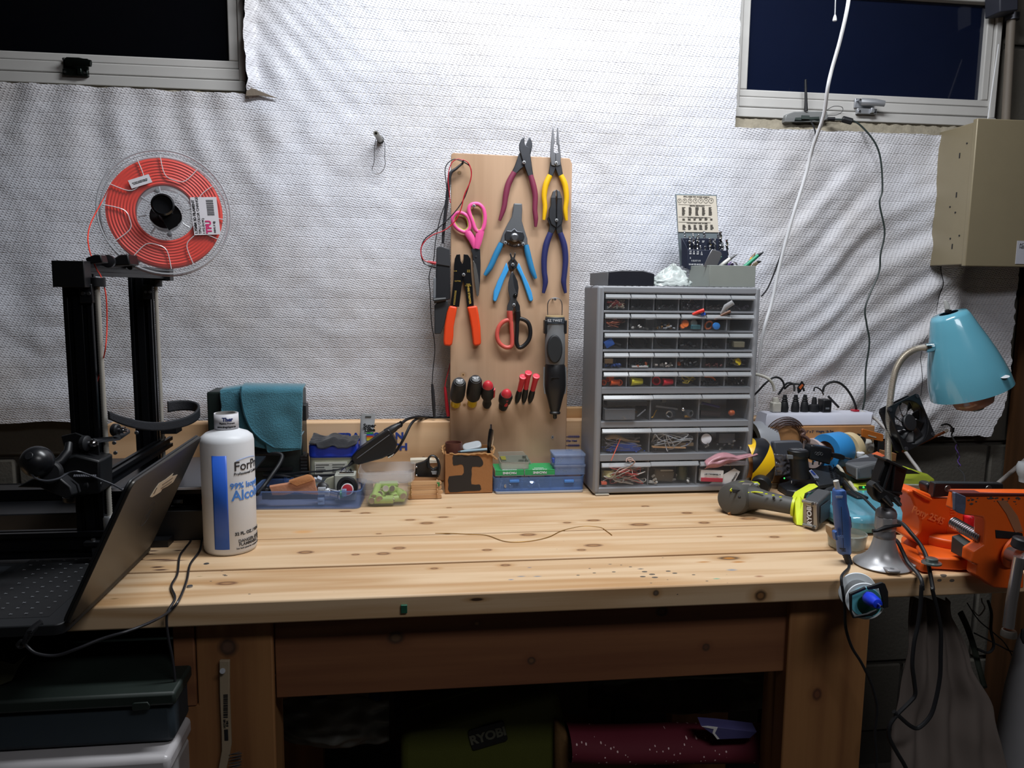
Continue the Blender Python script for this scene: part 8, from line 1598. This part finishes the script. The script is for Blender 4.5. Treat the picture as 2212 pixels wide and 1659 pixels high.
vp('body', ((917, 412), (1005, 404), (1105, 440), (1165, 478), (1365, 490), (1370, 640), (1285, 700), (1260, 860), (1257, 965), (1125, 960), (950, 850), (985, 815), (1023, 780), (1030, 690), (990, 580), (950, 480), (921, 450)), 1.14, .05)
vp('body_shoulder', ((985, 412), (995, 440), (1090, 502), (1140, 512), (1145, 490), (1060, 448)), 1.132, .02)
vp('anvil', ((1085, 356), (1110, 346), (1160, 350), (1160, 478), (1130, 482), (1095, 440), (1083, 400)), 1.15, .022, vd)
vp('rear_jaw', ((1160, 345), (1775, 352), (1772, 440), (1345, 440), (1340, 462), (1140, 478)), 1.135, .014, vd, bev=.0015)
for u in (1275, 1640): part('jaw_screw', B().lathe([(.006, 0), (.0055, .001), (.002, .0005)], FB(u, 398, 1.1348), (0, -1, 0), 18), pm('screw_dull', '6b6a68', .4, .8), t)
M = TV(FB(1100, 640, 1.1375), 90) @ MX.Rotation(math.radians(-22), 4, 'Z'); txt('Pony 2545', .0165, M, pm('vise_letter', 'f08a50', .4), t, bold=.03, name='cast_lettering', sx=.9)
vp('inner_body', ((1340, 490), (1420, 600), (1420, 700), (1330, 820), (1300, 1000), (1232, 965), (1235, 860), (1260, 700)), 1.16, .05)
for k in range(4): vp('rib', ((1298, 555+k*24), (1342, 552+k*24), (1342, 566+k*24), (1298, 569+k*24)), 1.1385, .004, bev=.001)
tp = [FB(1325, 700, 1.10), FB(1590, 850, 1.04)]; n = 60
part('lead_screw', B().tube([tp[0].lerp(tp[1], i/n) for i in range(n+1)], [.0095 if i % 4 < 2 else .0075 for i in range(n+1)], 16), steel, t, ang=80)
part('slide_bar', B().loft([[FB(u, v, 1.085) for u, v in ((1310, 820), (1380, 800), (1385, 980), (1300, 960))], [FB(u, v, 1.04) for u, v in ((1500, 960), (1570, 930), (1560, 1090), (1490, 1060))]]), pm('bar_dark', '3b3d3a', .5, .3), t, bev=.001)
vp('moving_jaw', ((1380, 440), (1392, 432), (1958, 432), (2150, 436), (2150, 620), (2020, 800), (1960, 980), (1958, 1290), (1860, 1300), (1690, 1285), (1535, 1178), (1545, 1080), (1490, 1060), (1500, 960), (1600, 900), (1608, 700), (1590, 655), (1480, 640), (1430, 635), (1405, 618), (1345, 590)), 1.030, .024, bev=.004, seg=3)
vp('jaw_face', ((1336, 436), (1350, 430), (1440, 470), (1438, 560), (1425, 632), (1372, 615), (1340, 592)), 1.026, .006, pm('worn_blue', '5a5f74', .5, var=.4, scale=120), bev=.001)
vp('jaw_edge', ((1340, 432), (1958, 440), (2150, 444), (2150, 462), (1958, 462), (1440, 466), (1350, 446)), 1.028, .018, pm('jaw_red', '5e2420', .5), bev=.001)
vp('warning_strip', ((1705, 768), (1945, 795), (1950, 812), (1945, 850), (1710, 840)), 1.0285, .002, blackm, bev=.0006)
vp('tape_patch', ((1720, 505), (1800, 502), (1900, 640), (1950, 780), (1880, 790), (1800, 620)), 1.0288, .0012, pm('patch_pale', 'c58a66', .35, see=.4), bev=0)
r0 = random.Random(9); bb = B()
for k in range(26):
    u, v = r0.uniform(1400, 1930), 480+r0.random()**2*60; c = FB(u, v, 1.0295); s_ = r0.uniform(.001, .0032); bb.prism([c+V((math.cos(a)*s_*r0.uniform(.5, 1.3), 0, math.sin(a)*s_*.7*r0.uniform(.5, 1.2))) for a in [2*PI*j/6 for j in range(6)]], (0, .0006, 0))
part('paint_chips', bb, pm('chip_dark', '4a4642', .6), t, kind='stuff')
part('handle_boss', B().lathe([(.026, 0), (.026, .004), (.018, .008), (.016, .012)], FB(1850, 960, 1.030), (.3, -1, -.1), 32), vo, t, bev=.001)
hb_ = FB(1850, 985, 1.00); he = FB(1990, 1045, .955)
part('spindle', B().tube([hb_, he], [.0115, .0115], 24), pm('spindle_chrome', 'b9b4b4', .25, .9), t); part('spindle_end', B().sph(he+V((.002, -.004, 0)), .0155, 26, 16), pm('spindle_chrome', 'b9b4b4', .25, .9), t)
part('rubber_knob', B().lathe([(.0105, 0), (.0125, .002), (.0125, .014), (.010, .016)], FB(1920, 930, .97), (.1, -.1, 1), 24), rubber, t); part('handle_bar', B().tube([FB(1915, 1010, .955), FB(1900, 1090, .955), onY(2185, 1300, .955), onY(2178, 1355, .955)], [.0075, .0075, .0075, .0075], 16), pm('spindle_chrome', 'b9b4b4', .25, .9), t)
part('bar_collar', B().lathe([(.0075, 0), (.0105, .001), (.0105, .006), (.0095, .0105), (.0075, .011)], onY(2178, 1376, .955), (.03, 0, 1), 20), pm('collar_steel', '77716a', .35, .8), t)
solo('red_box', pr(FB, ((1478, 655), (1500, 648), (1640, 655), (1640, 930), (1560, 915), (1470, 880)), 1.145, .03), pm('red_gloss', 'cc2230', .35), 'bright red plastic box seen through the gap of the vise', 'box', bev=.003)
solo('clear_strip', pr(FB, ((885, 395), (905, 365), (1050, 368), (1060, 395), (960, 405)), 1.25, .01), pm('strip_woven', '8b8d80', .4, see=.2), 'pale woven strip lying between lime charger and vise', 'strip')
# ---- white pole and bulb at the right edge
solo('white_pole', B().tube([FB(1720, 352, 1.42), FB(1960, 148, 1.42), FB(2120, 10, 1.42)], .0042, 12), pm('pole_white', 'b8b4b0', .45), 'white slanted pole behind the vise at the right edge', 'pole')
t = thing('glass_lamp_bulb', 'pale round bulb-like canister beside the white pole at the right edge', 'canister', FB(1950, 330, 1.36)); part('body', B().lathe([(.010, 0), (.012, .010), (.017, .018), (.019, .032), (.017, .04)], FB(1962, 340, 1.36), (.1, 0, 1), 24), pm('canister_pale', 'a5a8ac', .4), t)
# shelf at far right
t = thing('side_shelf', 'brown wooden shelf unit at the far right edge behind the sheet', 'shelf', (1.7, 1.62, 0)); brw = wood('brown_shelf', '4a2e18', '38220f', 2, 1.0, rough=.5, org=(1.7, 1.62, 0))
part('upright', B().box(1.535, 1.56, 1.60, 1.79, 0, 1.37), brw, t, bev=.002)
for z in (1.345, 1.02, .72, .3): part('shelf_board', B().box(1.56, 2.2, 1.60, 1.79, z, z+.022), brw, t, bev=.002)
t = thing('stored_box', 'dark teal box with a yellow lid on the far right shelf', 'box', (1.7, 1.63, 1.04)); part('body', B().box(1.565, 1.9, 1.61, 1.75, 1.0425, 1.20), pm('dark_teal', '1d3a3c', .5), t, bev=.002); part('lid', B().box(1.563, 1.902, 1.608, 1.752, 1.20, 1.222), pm('lid_yellow', 'b8a016', .5), t, bev=.002)
# ---- wire spool hung on the bench front
t = thing('wire_spool', 'white spool with a teal disc and blue knob fixed to the bench front edge', 'spool', FB(520, 1400, 1.03)); sw = pm('spool_white', 'dfe6ea', .4)
sa = FB(462, 1310, 1.055); sb2 = FB(530, 1400, 1.005); sax = (sb2-sa)
Ls2 = sax.length
part('rear_flange', B().lathe([(.028, 0), (.0285, .001), (.0285, .003), (.028, .004)], sa, sax, 44), sw, t); part('front_flange', B().lathe([(.0265, Ls2), (.027, Ls2+.001), (.027, Ls2+.003), (.0265, Ls2+.004)], sa, sax, 44), sw, t)
part('wire_winding', B().lathe([(.018+(.0006 if i % 2 else 0), .004+(Ls2-.004)*i/24) for i in range(25)], sa, sax, 36), pm('wind_grey', '8b8e90', .3, .6), t); part('teal_disc', B().lathe([(.022, Ls2+.004), (.022, Ls2+.006), (.003, Ls2+.0062)], sa+V((.001, 0, -.001)), sax, 36), pm('disc_teal', '6cc4d8', .3), t)
k2 = sa+sax.normalized()*(Ls2+.012); part('green_disc', B().lathe([(.0155, 0), (.0155, .003), (.003, .004)], k2+V((.003, 0, -.003)), sax, 30), pm('disc_green', '0e3a30', .3), t)
part('black_bracket', pr(FB, ((400, 1340), (540, 1280), (545, 1300), (420, 1355), (420, 1500), (440, 1545), (560, 1520), (640, 1480), (645, 1500), (600, 1540), (430, 1560), (405, 1500)), .985, .004), blackm, t, bev=.0006); part('black_bracket', pr(FB, ((560, 1280), (690, 1238), (715, 1250), (742, 1320), (745, 1460), (700, 1470), (690, 1380), (665, 1290), (565, 1305)), .983, .004), blackm, t, bev=.0006)
kb = FB(565, 1375, .985); kd_ = FB(650, 1432, .955)-kb; part('blue_knob', B().lathe([(.0095, 0), (.0098, .004), (.0085, .022), (.0065, .030), (.003, .031)], kb, kd_, 24), pm('knob_blue', '1638d0', .35), t); part('pin', B().cyl(kb+kd_*.7, kb+kd_*1.35, .0016, n=8), chrome, t)
# ---- leads hanging at the right end
P = [FB(u, v, Y) for u, v, Y in ((770, 680, 1.20), (820, 688, 1.16), (880, 720, 1.14), (950, 800, 1.12), (1030, 900, 1.10), (1085, 1010, 1.08), (1110, 1120, 1.06), (1140, 1290, 1.04))]+[FC(u, v, 1.04) for u, v in ((1420, 60), (1465, 250), (1492, 420), (1490, 620), (1485, 800), (1450, 1000), (1400, 1150), (1300, 1250), (1230, 1235), (1130, 1150), (1085, 1110))]
solo('flat_black_lead', B().tube(spl(P, 6), .0032, 8), rubber, 'black lead hanging in a deep loop right of the silver stand', 'cable')
P = [FB(u, v, Y) for u, v, Y in ((760, 850, 1.16), (800, 852, 1.14), (830, 880, 1.12), (870, 960, 1.10), (920, 1060, 1.08), (1000, 1150, 1.06), (1040, 1220, 1.045), (1048, 1300, 1.04))]+[FC(u, v, 1.04) for u, v in ((1325, 20), (1315, 200), (1290, 380), (1260, 520), (1245, 700), (1262, 850), (1270, 960), (1230, 1020), (1120, 1130), (1050, 1230), (1045, 1330), (1110, 1460), (1190, 1600), (1260, 1800))]
solo('round_black_lead', B().tube(spl(P, 6), .0032, 8), rubber, 'black lead hanging from the stand base with a sharp kink below', 'cable')
# ---- below the bench, right
def prof(u, v):
    lx = 1250+(1040-1250)*sm(.1, 1, v); rx = 1560+(1780-1560)*sm(0, .35, v)+(1960-1780)*sm(.35, .6, v)+(2090-1960)*sm(.6, 1, v); uu = lx+(rx-lx)*u; vv = 135+v*1640
    Y = 1.17-.10*v; p = FC(uu, vv, Y); return V((p.x, p.y+.008*math.sin(u*20+v*3)+.014*NZ.noise(V((u*5, v*4, 3))), p.z))
solo('grey_dust_cover', B().grid(prof, 40, 40), pm('cover_grey', '6a605a', .85, var=.1), 'dusty grey fabric cover hanging under the right end of the bench', 'cover', solid=.002, ang=180)
solo('green_strap', ftube(FC, [(1660, 250, 1.24), (1720, 380, 1.24), (1780, 560, 1.23), (1820, 720, 1.22), (1870, 900, 1.2)], .006, 8, flat=((0, 1, 0), .3)), pm('strap_green', '232a20', .8), 'dark green woven strap hanging behind the grey cover', 'strap')
for pts, r, lab in ((((1900, 150), (1930, 260), (1925, 400), (1950, 540), (1900, 600), (1810, 570)), .0025, 'thick black hose loop hanging under the bench right of the strap'), (((1720, 170), (1820, 320), (1950, 430), (2060, 540), (2170, 770), (2110, 800)), .0011, 'thin black cable running down right under the bench'), (((1780, 430), (1880, 480), (2000, 540), (2110, 590), (2240, 585)), .0013, 'second thin black cable crossing to the white canister')):
    solo('hanging_cable', ftube(FC, [(u, v, 1.2) for u, v in pts], r), blackm, lab, 'cable')
solo('pale_wire', ftube(FC, [(1845, 130, 1.2), (1850, 165, 1.2), (1872, 205, 1.2), (1860, 240, 1.2), (1822, 280, 1.2), (1790, 255, 1.2), (1770, 235, 1.2)], .0012, 6), pm('wire_pale2', '8b8680', .5), 'short pale bare wire curling under the bench right end', 'wire')
# white canister at lower right
t = thing('white_canister', 'white plastic canister with black logo patch at the lower right corner', 'canister', onY(2200, 1659, 1.12)); wc = onY(2243, 1500, 1.12); wm = pm('canister_white', 'a0a0a4', .45)
part('body', B().lathe([(.05, -.30), (.052, -.29), (.050, 0), (.044, .09), (.034, .115), (.022, .122)], wc, (.09, 0, 1), 40), wm, t, ang=60); part('cap', B().lathe([(.024, .12), (.026, .124), (.026, .16), (.02, .165)], wc, (.09, 0, 1), 28), blackm, t)
fq = [onY(x, y, 1.068) for x, y in ((2209, 1360), (2240, 1358), (2240, 1396), (2212, 1392), (2207, 1380))]; part('logo_patch', B().prism(fq, (0, .004, 0)), blackm, t, bev=.001)
# ---- wire brush on the left leg
t = thing('wire_brush', 'thin pale plastic wire brush hanging on a screw on the left bench leg', 'brush', onY(486, 1500, 1.09)); F4 = lambda u, v, Y: onY(u/3.568, 1300+v/3.568, Y)
part('handle', B().prism([F4(u, v, 1.088) for u, v in ((1690, 455), (1768, 455), (1768, 700), (1778, 1000), (1782, 1100), (1770, 1180), (1740, 1300), (1725, 1400), (1660, 1400), (1690, 1250), (1708, 1150), (1706, 1000), (1692, 700))], (0, .006, 0)), pm('brush_cream', '9b8a72', .6), t, bev=.001)
part('hang_screw', B().cyl(F4(1715, 533, 1.082), F4(1715, 533, 1.094), .004, n=12), steel, t); bb = B(); x, v = 0, 715
while v < 890: s_ = r0.choice((4, 7, 10)); a, c = F4(1722, v, 1.0876), F4(1756, v+s_*.6, 1.0876); bb.box(a.x, c.x, 1.0872, 1.0878, c.z, a.z); v += s_+5
part('barcode', bb, ink, t, kind='stuff'); a, c = F4(1728, 985, 1.0876), F4(1760, 1068, 1.0876); part('print_block', B().box(a.x, c.x, 1.0872, 1.0878, c.z, a.z), ink, t); txt('MINI\nBRUSH', .0045, TV(F4(1740, 940, 1.0874), 90) @ MX.Rotation(math.radians(-90), 4, 'Z'), ink, t)
bb = B()
for i in range(9):
    for j in range(5): a = F4(1765+j*4, 1180+i*22, 1.088+j*.0012-.002); bb.cyl(a, a+V((.016, -.002+r0.uniform(-.002, .002), .003+r0.uniform(-.002, .002))), .0005, n=4)
part('bristles', bb, steel, t, kind='stuff')
# ---- under the bench, left: storage totes
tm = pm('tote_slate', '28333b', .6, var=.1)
t = thing('slate_tote', 'slate blue plastic tote with a lid under the left end of the bench', 'tote', (-.56, 1.10, .3))
zt1, zt2, zt3 = onY(300, 1500, 1.02).z, onY(300, 1528, 1.02).z, onY(300, 1618, 1.02).z; xr = onY(378, 1540, 1.02).x
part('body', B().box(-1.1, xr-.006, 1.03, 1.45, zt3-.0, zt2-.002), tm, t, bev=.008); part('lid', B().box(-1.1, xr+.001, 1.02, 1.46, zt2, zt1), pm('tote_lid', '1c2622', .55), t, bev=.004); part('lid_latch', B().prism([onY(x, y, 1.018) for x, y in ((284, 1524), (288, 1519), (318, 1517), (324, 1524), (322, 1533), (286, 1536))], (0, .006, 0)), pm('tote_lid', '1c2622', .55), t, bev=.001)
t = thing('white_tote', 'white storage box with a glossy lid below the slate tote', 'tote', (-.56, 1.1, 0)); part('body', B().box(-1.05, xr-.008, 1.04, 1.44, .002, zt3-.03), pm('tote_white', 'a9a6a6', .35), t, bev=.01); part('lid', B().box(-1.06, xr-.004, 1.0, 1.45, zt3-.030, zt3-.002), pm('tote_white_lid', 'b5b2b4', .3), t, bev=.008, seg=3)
solo('paper_scrap', B().prism([onY(x, y, 1.06) for x, y in ((0, 1428), (30, 1435), (58, 1415), (40, 1440), (25, 1470), (0, 1480))], (0, .002, 0)), pm('olive_paper', '4a4a34', .8), 'crumpled olive paper edge at the far left under the bench', 'paper')
# ---- middle: blue printed box, bag, lime tool bag, polka dot cloth, pillow
FD = lambda u, v, Y: onY(560+u/2.989, 1280+v/2.989, Y); FE = lambda u, v, Y: onY(1200+u/3.95, 1280+v/3.95, Y)
t = thing('blue_carton', 'blue printed carton with white letters under the bench', 'box', FD(400, 700, 1.40)); part('carton', B().prism([FD(u, v, 1.36) for u, v in ((60, 540), (780, 540), (780, 700), (690, 760), (60, 660))], (0, .12, -.05)), pm('carton_blue', '1f3a78', .5), t, bev=.002)
part('photo_panel', B().prism([FD(u, v, 1.3585) for u, v in ((462, 560), (722, 590), (690, 742), (430, 700))], (0, .001, 0)), pm('panel_grey', '9a8f8a', .6), t); M = TV(FD(310, 618, 1.3588), 90) @ MX.Rotation(PI-.12, 4, 'Z'); txt('USB SET', .012, M, white, t, sp=1.8); txt('detail', .008, TV(FD(150, 645, 1.3588), 90) @ MX.Rotation(PI-.12, 4, 'Z'), white, t)
def sack(u, v): p = FD(60+u*780, 680+v*(330-120*abs(u-.55)), 1.30); return V((p.x, 1.30-.03*math.sin(PI*u)*math.sin(PI*v)+.018*NZ.noise(V((u*6, v*5, 4))), p.z))
solo('grey_sack', B().grid(sack, 34, 22), pm('sack_grey', '6e6e68', .5, var=.2), 'crumpled grey plastic sack under the blue carton', 'bag', solid=.001, ang=150)
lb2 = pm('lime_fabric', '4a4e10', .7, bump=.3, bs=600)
t = thing('lime_tool_bag', 'lime green tool bag with a black name patch under the bench', 'tool bag', FD(1400, 1130, 1.3))
bagp = [(915, 1500), (912, 980), (935, 925), (980, 895), (1500, 735), (1880, 645), (1925, 655), (1945, 710), (1990, 900), (2020, 1500)]
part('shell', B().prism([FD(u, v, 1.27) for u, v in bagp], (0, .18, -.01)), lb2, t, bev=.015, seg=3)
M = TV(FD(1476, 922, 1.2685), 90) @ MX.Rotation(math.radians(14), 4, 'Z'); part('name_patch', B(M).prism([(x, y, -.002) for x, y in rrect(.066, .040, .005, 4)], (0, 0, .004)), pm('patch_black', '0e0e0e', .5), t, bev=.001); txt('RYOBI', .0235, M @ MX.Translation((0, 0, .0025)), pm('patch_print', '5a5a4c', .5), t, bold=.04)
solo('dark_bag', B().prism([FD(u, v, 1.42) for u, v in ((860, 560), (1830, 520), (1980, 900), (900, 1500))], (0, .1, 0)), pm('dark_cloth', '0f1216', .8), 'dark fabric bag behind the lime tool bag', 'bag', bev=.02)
def dots():
    m = bpy.data.materials.new('maroon_dotted_fabric'); m.use_nodes = True; nt = m.node_tree; N, L = nt.nodes, nt.links; p = N['Principled BSDF']; tc = N.new('ShaderNodeTexCoord'); mp = N.new('ShaderNodeMapping'); mp.inputs['Scale'].default_value = (1, .01, 1); L.new(tc.outputs['Object'], mp.inputs[0])
    v = N.new('ShaderNodeTexVoronoi'); v.inputs['Scale'].default_value = 120; v.inputs['Randomness'].default_value = .8; L.new(mp.outputs[0], v.inputs['Vector']); c = N.new('ShaderNodeMath'); c.operation = 'LESS_THAN'; c.inputs[1].default_value = .19; L.new(v.outputs['Distance'], c.inputs[0])
    x = N.new('ShaderNodeMix'); x.data_type = 'RGBA'; L.new(c.outputs[0], x.inputs['Factor']); x.inputs['A'].default_value = (*lin('641628'), 1); x.inputs['B'].default_value = (*lin('e8c8c8'), 1); L.new(x.outputs['Result'], p.inputs['Base Color']); p.inputs['Roughness'].default_value = .8; return m
def rollc(u, v):
    px_ = 140+u*1880; top = 1190+60*math.sin(u*3.4+2.2)-20; p = FE(px_, top+170+110*math.sin(u*2), 1.22); a = v*2*PI; rad = .030*(1+.15*NZ.noise(V((u*4, v*3, 1))))
    return V((p.x, 1.26+rad*1.5*math.cos(a), p.z+rad*math.sin(a)))
solo('dotted_blanket', B().grid(rollc, 60, 20), dots(), 'rolled maroon blanket with white dots under the bench right side', 'blanket', ang=180)
def pil(u, v): px_ = 280+u*1560; p = FE(px_, 640+v*340+40*math.sin(u*PI), 1.36); return V((p.x, 1.36-.05*math.sin(PI*u)*math.sin(PI*v)+.014*NZ.noise(V((u*9, v*4, 7))), p.z))
solo('floral_cushion', B().grid(pil, 40, 18), pm('cushion_print', '4b4a3e', .9, var=.6, scale=26), 'dark patterned cushion stuffed under the front rail', 'cushion', solid=.004, ang=180)
t = thing('chip_packet', 'blue and white striped plastic packet lying on the dotted blanket', 'packet', FE(1500, 1250, 1.2)); part('packet', B().prism([FE(u, v, 1.20) for u, v in ((1240, 1140), (1380, 1150), (1640, 1180), (1720, 1190), (1660, 1245), (1400, 1255))], (0, .02, .006)), pm('packet_blue', '4c4a78', .35), t, bev=.001); part('white_stripe', B().prism([FE(u, v, 1.1985) for u, v in ((1250, 1145), (1300, 1140), (1385, 1150), (1360, 1200), (1400, 1250), (1380, 1252), (1340, 1200), (1350, 1165))], (0, .001, 0)), paper, t)
solo('brown_paper_bag', B().prism([FE(u, v, 1.25) for u, v in ((0, 1100), (130, 1250), (350, 1310), (620, 1420), (900, 1500), (900, 1700), (0, 1700))], (0, .1, 0)), pm('paper_brown', '6a4c28', .9, bump=.3), 'crumpled brown paper bag below the dotted blanket', 'bag', bev=.01)
flush_text()
